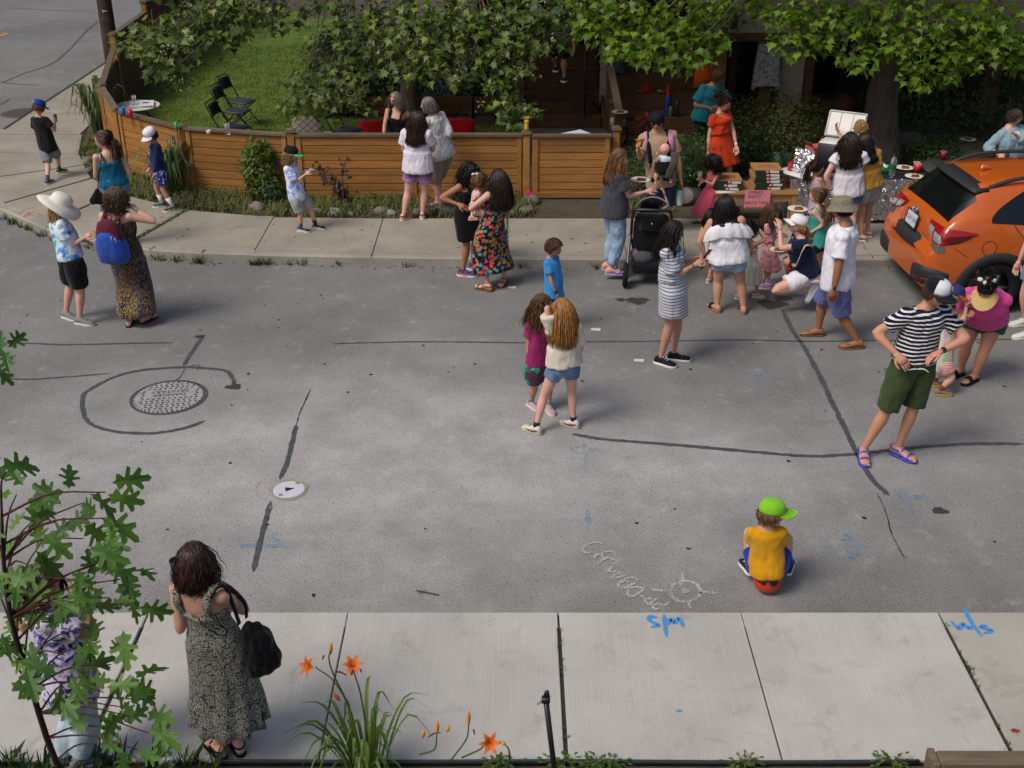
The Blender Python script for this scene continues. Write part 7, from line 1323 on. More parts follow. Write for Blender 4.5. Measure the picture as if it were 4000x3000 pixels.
yt=thing('yellow_figurine','small yellow rabbit figurine on the gate post','toy',(.22,17.62,1.165));mb=MB();mb.tube(cr([(0,0,0),(0,0,.05),(0,0,.09),(0,0,.13),(0,0,.15)],10),np.array([.035,.036,.036,.033,.03,.028,.034,.036,.03,.012]),12);mb.obj('body',plain('#d69a1f',.5),yt)
for sx in(-1,1):mb=MB();mb.tube([(sx*.015,0,.14),(sx*.018,0,.18),(sx*.02,0,.205)],[.011,.011,.005],7);mb.obj('ear',plain('#d69a1f',.5),yt)
def plate(label,c,r=.115,food=True,rot=(0,0)):
 e=thing('paper_plate',label,'plate',tuple(c));e.rotation_euler=(rot[0],rot[1],0);mb=MB();n=24;a_=np.linspace(0,6.283,n,endpoint=False);rg=lambda q,z:[(math.cos(a)*q,math.sin(a)*q,z)for a in a_]
 mb.loft([rg(r*.62,0),rg(r*.68,.004),rg(r,.016),rg(r,.019),rg(r*.66,.007),rg(.001,.006)],cap=False);mb.obj('dish',plain('#dcd6c6',.7),e)
 if food:
  mb=MB();mb.add([(-.06,-.035,.012),(.05,-.045,.012),(.075,.02,.012),(-.03,.05,.012),(-.055,-.03,.026),(.045,-.04,.026),(.068,.016,.026),(-.026,.045,.03)],[(3,2,1,0),(4,5,6,7),(0,1,5,4),(1,2,6,5),(2,3,7,6),(3,0,4,7)]);mb.obj('pizza_slice',plain('#8a4a22',.7,var=.6,scale=40),e)
  mb=MB()
  for i in range(5):mb.ell((RNG.uniform(-.04,.05),RNG.uniform(-.03,.03),.03),(.012,.012,.005),None,7,5)
  mb.obj('toppings',plain('#7a1f14',.6),e)
 return e
 # porch clutter, deep in shade
c=at((865,955),Z3,.93);plate('white plate of leftovers balanced on the porch rail post',(1.8,19.7,.925),.14)
c=D(2590,333,22.2);plate('small plate of food on the deck steps',(c[0],22.2,.72),.10)
dc=lambda x,y,Y:D(2300+x/3.456,y/3.456,Y)
def tube_thing(name,label,cat,p,r,h,mat,cap_=None):
 e=thing(name,label,cat,tuple(p));mb=MB();mb.tube([(0,0,0),(0,0,.01),(0,0,h*.9),(0,0,h)],[r*.9,r,r,r*.7],12);mb.obj('body',mat,e)
 if cap_:mb=MB();mb.tube([(0,0,h),(0,0,h*1.08)],[r*.6,r*.55],10);mb.obj('cap',cap_,e)
 return e
tube_thing('water_bottle','tall blue and red flask on the deck steps','bottle',(*dc(1068,1340,21.6)[:2],.42),.05,.36,plain('#1f3f9c',.4),plain('#b01f2a',.4));tube_thing('drink_can','green drink can on the deck step','can',(*dc(1112,1360,21.55)[:2],.42),.036,.16,plain('#4a7a2a',.35),plain((.5,.5,.5),.3,metal=.8));tube_thing('umbrella','red rolled umbrella standing behind the flask','umbrella',(*dc(1072,1180,21.9)[:2],.42),.03,.5,plain('#b3202a',.5));tube_thing('dark_bottle','dark bottle next to the orange cloth','bottle',(*dc(1195,1360,21.5)[:2],.42),.05,.3,plain((.02,.02,.02),.3))
oc_=thing('orange_towel','orange towel hanging by the deck post','towel',(3.42,21.5,.95));mb=MB();g_=[]
for j,(z,w1)in enumerate(((.95,.05),(.8,.07),(.5,.10),(.25,.14),(.0,.13))):g_.append([(math.cos(a)*w1*(1+.2*math.sin(3*a+j))+.1*(z>.6)*(z-.6),math.sin(a)*w1*.5,z)for a in np.linspace(0,6.283,16,endpoint=False)])
mb.loft(g_);mb.obj('cloth',fab('#c2501a'),oc_)
rh_=thing('baseball_cap','red cap lying on the deck steps','cap',(*dc(780,1150,22.3)[:2],.70));mb=MB();mb.loft([[(math.cos(a)*r_,math.sin(a)*r_,z)for a in np.linspace(0,6.283,16,endpoint=False)]for r_,z in((.10,0),(.10,.04),(.08,.09),(.03,.12))]);mb.obj('crown',fab('#a3161f'),rh_);mb=MB();mb.box((-.12,-.06,.012),(.14,.14,.012),None,.005);mb.obj('brim',fab('#a3161f'),rh_)
bh_=thing('patterned_hat','blue floppy print hat on the upper deck step','hat',(*dc(340,960,22.6)[:2],1.0));mb=MB();mb.loft([[(math.cos(a)*r_,math.sin(a)*r_*.9,z+.02*math.sin(a*3))for a in np.linspace(0,6.283,18,endpoint=False)]for r_,z in((.19,0),(.14,.05),(.12,.13),(.06,.17))]);mb.obj('crown',fab('#3f6f86','#2a3f4a','print',.6,c3='#8aa3a8'),bh_)
bk=thing('balance_bike','child bicycle with red frame parked by the deck','bicycle',(*dc(640,1500,20.8)[:2],.12),.5)
for x in(-.32,.32):mb=MB();mb.tube([(x+.17*math.cos(a),0,.18+.17*math.sin(a))for a in np.linspace(0,6.283,22,endpoint=False)],.017,7,closed=True);w_=mb.obj('wheel',RUB,bk);mb=MB();[mb.tube([(x,0,.18),(x+.16*math.cos(a),0,.18+.16*math.sin(a))],.003,4)for a in np.linspace(0,6.283,10,endpoint=False)];mb.obj('spokes',plain((.4,.4,.42),.3,metal=.9),w_)
mb=MB();[mb.tube([a,b],.014,7)for a,b in(((-.32,0,.18),(-.05,0,.20)),((-.05,0,.20),(.24,0,.42)),((-.12,0,.44),(-.05,0,.20)),((.32,0,.18),(.22,0,.52)),((-.10,0,.40),(.25,0,.44)))];mb.obj('frame',plain('#a31f1f',.4),bk);mb=MB();mb.tube(cr([(.14,-.22,.56),(.2,-.1,.58),(.2,.1,.58),(.14,.22,.56)],10),.012,7);mb.obj('handlebar',BLKM,bk);mb=MB();mb.ell((-.13,0,.47),(.11,.055,.03),None,12,8);mb.obj('saddle',BLKM,bk);mb=MB();mb.box((-.38,0,.42),(.2,.24,.16),None,.02);mb.obj('basket',plain((.3,.3,.3),.6),bk)
tw=thing('beach_towel','pale beach towel with orange shapes hanging on a house post','towel',(4.72,22.15,.9));mb=MB();n=14;v=[(-.22+.44*i/13-.12*(1-j/9)*math.sin(i),.03*math.sin(i*1.1+j*.3),.95*j/9-.15*abs(i-6.5)/6.5*(1-j/9))for j in range(10)for i in range(n)];mb.add(v,[(j*n+i,j*n+i+1,(j+1)*n+i+1,(j+1)*n+i)for j in range(9)for i in range(n-1)]);mb.obj('cloth',fab('#9fb4b8','#b5502a','tiedye',2.2,c3='#a3303a',c4='#c9a04a'),tw)
# ------------------------------------------------------------------ snack table with pizza boxes
TZ=.64;tl_,tr_=at((1900,560),Z7,TZ),at((2205,552),Z7,TZ);tc=np.array([3.72,tl_[1]+.28]);x0,x1=2.86,4.06
st_=thing('snack_table','low pine table carrying stacks of pizza boxes','table',((x0+x1)/2,tc[1],SW))
mb=MB();mb.box((0,0,TZ-SW-.015),(x1-x0,.62,.03),None,.006);mb.obj('table_top',PINE,st_,smooth=False);mb=MB();mb.box((0,-.27,TZ-SW-.08),(x1-x0-.1,.02,.10));mb.obj('apron',PINE,st_,smooth=False)
for sx in(-1,1):
 for sy in(-1,1):mb=MB();mb.box((sx*(x1-x0-.12)/2,sy*.26,(TZ-SW-.03)/2),(.07,.07,TZ-SW-.03),None,.005);mb.obj('leg',PINE,st_,smooth=False)
GRNB=plain('#22382a',.7);REDINK=plain('#b3241f',.8)
def pizza(label,x,y,z,rz,lid=False):
 e=thing('pizza_box',label,'box',(x,y,z),rz,'stacked takeaway pizza boxes');mb=MB();mb.box((0,0,.024),(.40,.40,.046),None,.003);mb.obj('carton',[CARD],e,smooth=False);mb=MB();mb.box((0,-.2012,.024),(.396,.002,.045));mb.obj('green_front',GRNB,e,smooth=False);mb=MB();sx=RNG.uniform(.06,.12);mb.box((sx,-.2035,.024+RNG.uniform(-.004,.004)),(.13,.002,.034),roty(RNG.uniform(-.08,.08)));mb.obj('receipt',plain('#d5d0cd',.8),e,smooth=False);mb=MB();mb.box((sx-.10,-.2045,.026),(.045,.002,.036),roty(RNG.uniform(-.2,.2)));rs=mb.obj('seal',REDINK,e,smooth=False);mb=MB();mb.box((sx-.10,-.2058,.026),(.033,.001,.025));mb.obj('seal_label',plain('#d9b5b0',.8),rs,smooth=False)
 if lid:
  mb=MB()
  for s_,yy,sz in(('PAPA',.035,.10),('JOHNS',-.035,.085)):M4=np.eye(4);M4[:3,3]=(0.0,yy,.0482);mb.join(text_mb(s_,sz,M4))
  mb.obj('printed_lettering',REDINK,e,smooth=False)
 return e
xa,xb=3.06,3.64
for i in range(3):pizza(['bottom pizza box of the left stack on the pine table','middle pizza box of the left stack on the pine table','top pizza box of the left stack, red lettering on its lid'][i],xa+RNG.uniform(-.01,.01),tc[1]+.03,TZ+.048*i,RNG.uniform(-.04,.04),i==2)
nm=['lowest','second','third','fourth','fifth','topmost']
for i in range(6):pizza(f'{nm[i]} pizza box of the taller right stack on the pine table',xb+RNG.uniform(-.012,.012),tc[1]+.05,TZ+.048*i,RNG.uniform(-.05,.05),i==5)
nap=thing('napkin_sheet','white paper sheet on the front edge of the pine table','paper',(3.02,tc[1]-.24,TZ+.001));mb=MB();mb.box((0,0,.002),(.28,.10,.003),rotz(.05));mb.obj('sheet',WPL,nap)
sgn=thing('party_sign','pink hand lettered sign reading street party snack table','sign',(3.46,tc[1]-.325,SW+.02));mb=MB();mb.box((0,0,.42),(.36,.004,.26));mb.obj('paper',fab('#d98a92',fold=.1),sgn,smooth=False);ink=plain('#5a2350',.8);mb=MB()
for s_,zz,sz,dx in(('STREET',.515,.062,-.03),('PARTY',.455,.062,-.04),('SNACK TABLE',.365,.064,0)):
 M4=np.array([[1,0,0,dx],[0,0,-1,-.0035],[0,1,0,zz],[0,0,0,1.]]);mb.join(text_mb(s_,sz,M4))
mb.obj('hand_lettering',ink,sgn,smooth=False);mb=MB();mb.box((0,-.003,.305),(.33,.002,.012));mb.obj('red_border',plain('#b8402f',.8),sgn,smooth=False);mb=MB()
for i in range(14):mb.ell((RNG.uniform(-.16,.16),-.003,RNG.uniform(.40,.54)),(.004,.001,.004),None,6,4)
tag(mb.obj('dots',ink,sgn),kind='stuff')
rb=thing('red_balloon','small red ball lying under the pine table','ball',(*at((535,375),ZG,.16)[:2],SW+.06));mb=MB();mb.ell((0,0,0),.055,None,16,12);mb.obj('shell',plain('#b3121f',.3),rb);mb=MB();mb.tube([(0,0,-.05),(0,0,-.065)],[.012,.004],8);mb.obj('knot',plain('#8a0f1a',.3),rb)
# ------------------------------------------------------------------ foil covered table
t_=NT('foil');_n=t_.noise(9,5,.7,dist=.6);t_.bump(t_.math('ADD',_n,t_.n('TexVoronoi',{'Vector':t_.co(),'Scale':7}).outputs[0]),.55,.05);FOIL=t_.done((.72,.72,.74),.14,1.0)
ft=thing('foil_table','table wrapped in crinkled silver foil beside the car','table',(4.98,16.72,SW));fx,fy,fh=2.05,.72,.66
mb=MB();mb.box((0,0,fh-.012),(fx,fy,.024),None,.006);mb.obj('table_top',plain((.06,.06,.065),.15,metal=.6),ft)
def crumple(w_,h_,n_,m_,seed,amp=.02):
 return[((i/(n_-1)-.5)*w_,amp*mnoise.noise(Vector((i*.7+seed,j*.9,seed)))+amp*.6*mnoise.noise(Vector((i*2.1,j*2.3,seed+4))),-(j/(m_-1))*h_)for j in range(m_)for i in range(n_)]
for side_,(w_,ox,oy,rz)in enumerate(((fx,0,-fy/2-.012,0),(fy,-fx/2-.012,0,-math.pi/2),(fy,fx/2+.012,0,math.pi/2))):
 npan=4 if side_==0 else 1
 for q in range(npan):
  pw_=w_/npan;n_,m_=14,14;mb=MB();v=np.array(crumple(pw_-.004,fh-.02 if side_ else fh-.06,n_,m_,q*3+side_*11,.028));v[:,0]+=(-w_/2+pw_*(q+.5));v=v@rotz(rz).T+np.array([ox,oy,fh]);mb.add(v,[(j*n_+i,j*n_+i+1,(j+1)*n_+i+1,(j+1)*n_+i)for j in range(m_-1)for i in range(n_-1)]);mb.obj('foil_sheet',FOIL,ft,smooth=False)
for sx in(-1,1):
 for sy in(-1,1):mb=MB();mb.tube([(sx*(fx/2-.08),sy*(fy/2-.08),0),(sx*(fx/2-.08),sy*(fy/2-.08),fh-.03)],.018,8);mb.obj('leg',BLKM,ft)
FT=SW+fh
def onft(x,y,Z=Z8):p=at((x,y),Z,FT);return p
for l,q in(('plate of pizza on the foil table beside the red cups',(1180,350)),('plate of food at the near edge of the foil table by the car',(1265,425))):p=onft(*q);plate(l,(p[0],p[1],FT+.001),.135)
p=onft(1288,385);REDP=plain('#b8161f',.35)
for i in range(2):cup(['red party cup standing on the foil table','upper red party cup stacked behind the first'][i],(p[0]+.01*i,p[1]+.10*i,FT+.002),.047,.12+.0*i,REDP,'party_cup','cup',WPL)
p=onft(1640,335);cup('red party cup left alone on the low wall beyond the car',(p[0]+.35,p[1]+1.6,.45),.047,.12,REDP,'party_cup','cup',WPL);rock('wall_stone','flat grey wall stone under the lone red cup',(p[0]+.35,p[1]+1.6,.25),(.5,.35,.2),'#4a4642',140)
p=onft(1778,190);plate('paper plate of pizza resting on the shaded wall beyond the car',(p[0]+.35,p[1]+1.2,.62),.13);rock('wall_stone','flat grey wall stone under the shaded paper plate',(p[0]+.35,p[1]+1.2,.37),(.5,.4,.24),'#4a4642',141)
p=onft(1070,410);e=thing('soda_bottle','clear soda bottle with dark cap and green label on the foil table','bottle',(p[0],p[1],FT+.001));mb=MB();mb.tube(cr([(0,0,0),(0,0,.05),(0,0,.14),(0,0,.2),(0,0,.25),(0,0,.28)],12),np.interp(np.linspace(0,1,12),[0,.1,.6,.75,.9,1],[.042,.048,.048,.042,.018,.016]),14);mb.obj('body',CLR,e);mb=MB();mb.tube([(0,0,.28),(0,0,.305)],.019,10);mb.obj('cap',BLKM,e);mb=MB();mb.tube([(0,0,.09),(0,0,.16)],.0495,14,cap=False);mb.obj('label_band',plain('#1f5a33',.5),e)
p=onft(985,390);e=thing('green_tray','green plastic basket of blue wrapped snacks on the foil table','basket',(p[0],p[1]+.1,FT+.001));mb=MB();mb.box((0,0,.035),(.26,.26,.07),None,.01,taper=(1.1,1.1));mb.obj('basket',plain('#127a35',.45),e)
for i in range(9):mb=MB();mb.box((RNG.uniform(-.09,.09),RNG.uniform(-.09,.09),.085+RNG.uniform(0,.02)),(.11,.04,.014),rotz(RNG.uniform(0,3)),.004);mb.obj('snack_wrapper',plain(['#2a6fb5','#a9c4d8','#dcdcdc'][i%3],.4),e)
co=thing('drinks_cooler','dark cooler with its white ribbed lid propped open','cooler',(*at((590,320),Z8,FT)[:2],FT+.001),-.5);mb=MB();mb.box((0,0,.17),(.52,.36,.34),None,.02);mb.obj('tub',plain((.02,.022,.03),.5),co);mb=MB();mb.box((0,0,.345),(.50,.34,.02),None,.008);mb.obj('liner',WPL,co);lidR=rotx(1.05);mb=MB();mb.box((0,.20,.0),(.56,.40,.035),None,.015)
mb.V=[v@lidR.T+(0,.19,.36)for v in mb.V];ld=mb.obj('lid',WPL,co)
for i in range(2):mb=MB();mb.box((-.09+i*.18,.20,.022),(.008,.34,.012));mb.V=[v@lidR.T+(0,.19,.36)for v in mb.V];mb.obj('rib',plain('#b9b7b3',.6),ld)
for i,(sx,sy,sw_,sd_)in enumerate(((0,.02,.52,.012),(0,.38,.52,.012),(-.26,.2,.012,.36),(.26,.2,.012,.36))):mb=MB();mb.box((sx,sy,.026),(sw_,sd_,.02));mb.V=[v@lidR.T+(0,.19,.36)for v in mb.V];mb.obj('lid_edge',WPL,ld)
e=thing('carton_box','open pink cardboard carton on the foil table','box',(*at((400,290),Z8,FT)[:2],FT+.001),.4);mb=MB();mb.box((0,0,.12),(.24,.2,.24));mb.obj('carton',plain('#b5665a',.8),e,smooth=False)
for sx in(-1,1):mb=MB();mb.box((sx*.13,0,.27),(.12,.2,.004),roty(sx*-.9));mb.obj('flap',plain('#a35a48',.8),e,smooth=False)
e=thing('tray_stack','white foam cooler lid heaped with foil trays and packets','tray',(*at((250,400),Z8,FT)[:2],FT+.001),-.9);mb=MB();mb.box((0,0,.02),(.52,.34,.04),None,.015);mb.obj('foam_lid',WPL,e);mb=MB();mb.box((.05,.05,.09),(.2,.14,.1),rotz(.4),.01);mb.obj('packet',plain('#d5d3d6',.7),e);mb=MB();mb.box((-.1,-.05,.08),(.05,.05,.13),None,.006);mb.obj('drink_carton',plain('#b5303a',.6),e);mb=MB();mb.ell((0,-.02,.10),(.09,.08,.07),None,10,7);mb.V=[v+RNG.normal(0,.008,v.shape)for v in mb.V];mb.obj('foil_ball',FOIL,e,smooth=False)
mb=MB();n_=12;v=np.array([(i/11*.34-.17,.12+.05*mnoise.noise(Vector((i*.8,j*.8,3))),.05+j/11*.30)for j in range(12)for i in range(12)]);mb.add(v,[(j*12+i,j*12+i+1,(j+1)*12+i+1,(j+1)*12+i)for j in range(11)for i in range(11)]);mb.obj('foil_sheet',FOIL,e,smooth=False)
def flag(label,p,mat,h=.42,name='marker_flag'):
 e=thing(name,label,'flag',tuple(p));mb=MB();mb.tube([(0,0,0),(.01,0,h)],.003,5);mb.obj('wire',plain((.6,.6,.6),.4),e);mb=MB();mb.add([(.0,-.005,h-.14),(.05,-.012,h-.07),(.01,-.005,h),(-.045,.008,h-.07),(.0,-.002,h-.14),(.05,-.009,h-.07),(.01,-.002,h),(-.045,.011,h-.07)],[(0,1,2,3),(7,6,5,4),(0,4,5,1),(1,5,6,2),(2,6,7,3),(3,7,4,0)]);mb.obj('pennant',mat,e,smooth=False)
PKF=plain('#d5275f',.6);p=at((140,690),Z7,.1);flag('pink marker flag by the gate post',(p[0],p[1],.1),PKF,.30);p=G(3083,725,.12);flag('pink pennant hanging by the foil table corner',(p[0],p[1],.12),PKF,.42);p=G(3470,640,.12);flag('small red flag on a wire by the maple trunk',(p[0],p[1],.12),plain('#b0202a',.6),.5)
# ------------------------------------------------------------------ stroller
SP=(1.80,14.52,0);sr=thing('stroller','black pushchair with grey hood standing at the far kerb','stroller',SP,R(172));DG=plain((.055,.056,.06),.45,metal=.3);CLB=fab('#161618');GRYF=fab('#77757c')
def wheel(par,c,r,w_):
 mb=MB();mb.tube([(c[0],c[1]+r*.88*math.cos(a),c[2]+r*.88*math.sin(a))for a in np.linspace(0,6.283,26,endpoint=False)],np.array([(w_,r*.13)]*26),8,side=(1,0,0),closed=True);o=mb.obj('wheel',RUB,par);mb=MB();mb.tube([(c[0]-w_*.6,c[1],c[2]),(c[0]+w_*.6,c[1],c[2])],r*.74,22);mb.obj('rim',DG,o);mb=MB();mb.tube([(c[0]-w_*1.2,c[1],c[2]),(c[0]+w_*1.2,c[1],c[2])],r*.2,10);mb.obj('hub',plain((.3,.3,.3),.4,metal=.7),o)
for sx in(-1,1):
 wheel(sr,(sx*.30,.36,.16),.16,.03);wheel(sr,(sx*.22,-.42,.10),.10,.025)
 mb=MB();mb.tube(cr([(sx*.28,.36,.17),(sx*.28,.20,.45),(sx*.27,.10,.62)],8),np.array([(.02,.034)]*8),8,side=(1,0,0));mb.obj('rear_leg',plain((.20,.21,.22),.35,metal=.6),sr);mb=MB();mb.tube(cr([(sx*.27,.10,.62),(sx*.24,-.18,.36),(sx*.22,-.42,.14)],8),.018,8);mb.obj('front_leg',DG,sr);mb=MB();mb.tube(cr([(sx*.26,.06,.58),(sx*.25,.28,.86),(sx*.23,.40,1.02)],8),.018,8);mb.obj('push_arm',BLKM,sr)
mb=MB();mb.tube(cr([(-.23,.40,1.02),(-.20,.45,1.06),(0,.48,1.075),(.20,.45,1.06),(.23,.40,1.02)],14),.021,9);mb.obj('handlebar',BLKM,sr)
mb=MB();g_=[]
for z,w1,y in((.40,.15,.10),(.46,.21,.16),(.60,.23,.24),(.78,.23,.30),(.94,.21,.33),(.98,.17,.32)):g_.append([(w1*x,y+(.04*(1-x*x))*sy,z)for sy,xs_ in((1,np.linspace(-1,1,8)),(-.6,np.linspace(1,-1,8)))for x in xs_])
mb.loft(g_);sb=mb.obj('seat_back',CLB,sr);mb=MB();mb.box((.02,.36,.84),(.26,.05,.16),rotx(-.2),.02);mb.obj('pouch',CLB,sb);mb=MB();mb.box((.0,.39,.865),(.012,.01,.035));mb.obj('zip_pull',plain((.6,.6,.6),.4,metal=.8),sb)
mb=MB();mb.box((0,-.08,.42),(.36,.34,.06),None,.02);mb.obj('seat',CLB,sr)
mb=MB();g_=[]
for k_,a in enumerate(np.linspace(R(20),R(80),7)):g_.append([(.235*math.cos(b),.36-.42*math.cos(a),.94+.24*math.sin(b)*(.55+.45*math.sin(a))-.10*(1-math.sin(a)))for b in np.linspace(0,math.pi,13)])
v=np.array(g_).reshape(-1,3);mb.add(v,[(i*13+j,i*13+j+1,(i+1)*13+j+1,(i+1)*13+j)for i in range(6)for j in range(12)]);mb.obj('hood',GRYF,sr)
mb=MB();mb.box((0,.12,.24),(.44,.46,.14),None,.03,taper=(1.12,1.1));bs_=mb.obj('basket',CLB,sr);mb=MB();mb.ell((.08,.18,.34),(.13,.10,.09),None,14,10);mb.obj('rolled_blanket',fab('#4a4a50'),bs_);mb=MB();mb.ell((.2,.12,.36),(.08,.07,.07),None,12,8);mb.obj('pink_bundle',fab('#8f5a78'),bs_)
# ------------------------------------------------------------------ what people carry and wear
def hand(key,side):
 a=PEOPLE[key]['arms'][0 if side=='l' else 1];d=nrm(a[2]-a[1]);return a[2]+d*PEOPLE[key]['H']*.055
def wear(key,name,mb,mats):return mb.obj(name,mats,PEOPLE[key]['e'],PEOPLE[key]['Minv'])
def band(key,side,mat,name='bracelet',off=.03,wd=.006,face=None):
 i=PEOPLE[key];sh,E_,W_=i['arms'][0 if side=='l' else 1][:3];d=nrm(E_-W_);c=W_+d*off;H=i['H'];mb=MB();mb.tube([c-d*wd,c+d*wd],.0165*H,14);wear(key,name,mb,mat)
 if face is not None:out=np.array([-.1,-.8,.55]);out=nrm(out-d*out.dot(d));mb=MB();mb.box(c+out*.0165*H,(.036,.038,.012),basis(nrm(np.cross(d,out)),d,out),.004);wear(key,name+'_face',mb,face)
band('boy_blue_tee','r',plain('#c22f2f',.5),'watch',.02,.01,plain((.02,.02,.02),.2));band('man_striped','l',BLKM,'watch',.03,.011,plain((.015,.015,.018),.15));band('man_bucket_hat','l',plain('#c9c5c0',.5),'watch',.03,.011,plain((.02,.02,.02),.2));band('woman_orange','l',WPL,'watch',.03,.009,WPL);band('woman_stripe_dress','r',BLKM,'bracelet',.03,.004);band('girl_yellow','r',plain('#4a4a9c',.6));band('girl_magenta','r',plain('#b9b2a0',.6));band('woman_white_top','l',plain('#6a2f3a',.6));band('boy_navy','l',plain('#8a7a4a',.6),'watch');band('woman_behind_leaves','r',plain('#5a3f3a',.6))
i=PEOPLE['woman_stripe_dress'];hp_=(hand('woman_stripe_dress','l')+hand('woman_stripe_dress','r'))/2;e=thing('smartphone','smartphone in a pale pink case held by the striped dress woman','phone',tuple(hp_+(.06,-.02,.05)));e.rotation_euler=(R(38),R(-22),R(-62));mb=MB();mb.box((0,0,0),(.078,.158,.010),None,.004);mb.obj('case',plain('#c9a3a8',.5),e);mb=MB();mb.box((0,0,.0058),(.068,.146,.0014));mb.obj('screen',plain((.012,.013,.016),.08),e)
p=hand('woman_grey_tee','l');plate('paper plate of pizza held by the charcoal tee woman',p+(.06,-.02,.03),.13);p=hand('girl_teal_tank','r');plate('paper plate of pizza held out by the teal tank girl',p+(-.08,-.02,.02),.13);p=hand('woman_kneeling','r');plate('small paper plate held low by the kneeling woman',p+(-.03,0,.01),.10)
p=hand('girl_pink_dress','l');cup('clear plastic cup held by the pink dress girl',p+(-.0,-.02,-.0),.038,.10,CLR,'plastic_cup','cup')
p=hand('man_carrier','r');e=thing('pizza_slice','bitten pizza slice in the raised hand of the carrier man','food',tuple(p+(.03,-.03,.03)),.3);mb=MB();mb.add([(-.05,0,.05),(.06,0,.05),(.02,-.01,-.06),(-.05,.014,.05),(.06,.014,.05),(.02,.004,-.06)],[(0,1,2),(5,4,3),(0,3,4,1),(1,4,5,2),(2,5,3,0)]);mb.obj('slice',plain('#c4772f',.7,var=.5,scale=60),e);mb=MB();mb.tube([(-.055,.006,.055),(.065,.006,.055)],.012,7);mb.obj('crust',plain('#b5793a',.8),e)
p=hand('man_carrier','l');e=thing('drink_flask','pale mint drink flask carried by the carrier man','bottle',tuple(p+(-.02,-.03,-.26)));mb=MB();mb.tube(cr([(0,0,0),(0,0,.02),(0,0,.19),(0,0,.22)],8),[.032,.038,.038,.038,.038,.038,.036,.03],14);mb.obj('body',plain('#9fbfb8',.45),e);mb=MB();mb.tube([(0,0,.22),(0,0,.26)],.024,10);mb.obj('cap',plain('#4a4038',.6),e)
e=thing('sun_hat','child sun hat with pink rim dangling beside the flask','hat',tuple(p+(.05,.02,-.13)));mb=MB();n=22;mb.loft([[(math.cos(a)*r_,y,math.sin(a)*r_)for a in np.linspace(0,6.283,n,endpoint=False)]for r_,y in((.115,-.01),(.115,0),(.07,.02),(.05,.06),(.01,.07))]);mb.obj('crown',fab('#d8cdc9'),e);mb=MB();mb.tube([(math.cos(a)*.115,-.01,math.sin(a)*.115)for a in np.linspace(0,6.283,n,endpoint=False)],.006,6,closed=True);mb.obj('pink_rim',plain('#d08f9a',.7),e)
# baby carrier and pink rucksack straps
i=PEOPLE['man_carrier'];H=i['H'];T=lambda s_,x,f:i['tpt'](s_,x/H,f/H);e=thing('baby_carrier','black and grey chest carrier holding the baby','carrier',tuple(i['root']));Mi=np.eye(4);Mi[:3,3]=-i['root'];hw,hd,_=i['tw'](.5)
mb=MB();bp=PEOPLE['baby'];bc_=bp['tpt'](.25);g_=[]
for s_,w1,out in((-.30,.05,.06),(-.12,.10,.115),(.15,.125,.125),(.5,.125,.12),(.72,.11,.10)):c0=bp['tpt'](s_);g_.append([c0+np.array([math.cos(a)*w1,-math.sin(a)*out,0])for a in np.linspace(R(-35),R(215),16)])
v=np.array(g_).reshape(-1,3);mb.add(v,[(a*16+b,a*16+b+1,(a+1)*16+b+1,(a+1)*16+b)for a in range(4)for b in range(15)]);mb.obj('pouch',fab('#17171a'),e,Mi);mb=MB();c0=bp['tpt'](.6);mb.tube(cr([c0+(.13,-.03,.14),c0+(.12,-.12,.02),c0+(.07,-.135,-.10),c0+(.06,-.13,-.2)],10),np.array([(.05,.012)]*10),8,side=(1,0,0));mb.obj('head_support',fab('#4a463f'),e,Mi)
for sx in(-1,1):
 mb=MB();mb.tube(cr([T(.45,sx*.12,hd+.03),T(.75,sx*.13,hd+.045),T(.97,sx*.12,.035),T(.99,sx*.11,-.03),T(.6,sx*.12,-hd-.05)],14),np.array([(.03,.012)]*14),8,side=(1,0,0));mb.obj('shoulder_strap',fab('#17171a'),e,Mi);mb=MB();mb.tube(cr([T(.45,sx*.12,hd+.03),T(.15,sx*.17,.06),T(-.1,sx*.2,.02)],8),np.array([(.022,.008)]*8),8,side=(0,1,0));mb.obj('side_strap',fab('#17171a'),e,Mi)
mb=MB();mb.tube(cr([T(.12,-.19,.0),T(.12,-.12,hd+.02),T(.12,.12,hd+.02),T(.12,.19,.0)],12),np.array([(.012,.05)]*12),8,side=(0,1,0));mb.obj('waist_belt',fab('#17171a'),e,Mi)
e=thing('child_rucksack','pink and lilac rucksack worn on the back of the carrier man','bag',tuple(i['root']))
for sx in(-1,1):mb=MB();mb.tube(cr([T(.62,sx*.175,hd+.0),T(.82,sx*.175,hd+.025),T(.97,sx*.165,.03),T(.98,sx*.15,-.05),T(.75,sx*.14,-hd-.03)],14),np.array([(.035,.012)]*14),8,side=(1,0,0));mb.obj('strap',fab('#c97f9c','#9a86c4','tiedye',3,c3='#9a86c4',c4='#d8a3b5'),e,Mi)
mb=MB();c0=T(.55,0,-hd-.10);mb.box(c0,(.26,.12,.34),None,.04);mb.obj('pack',fab('#c97f9c'),e,Mi)
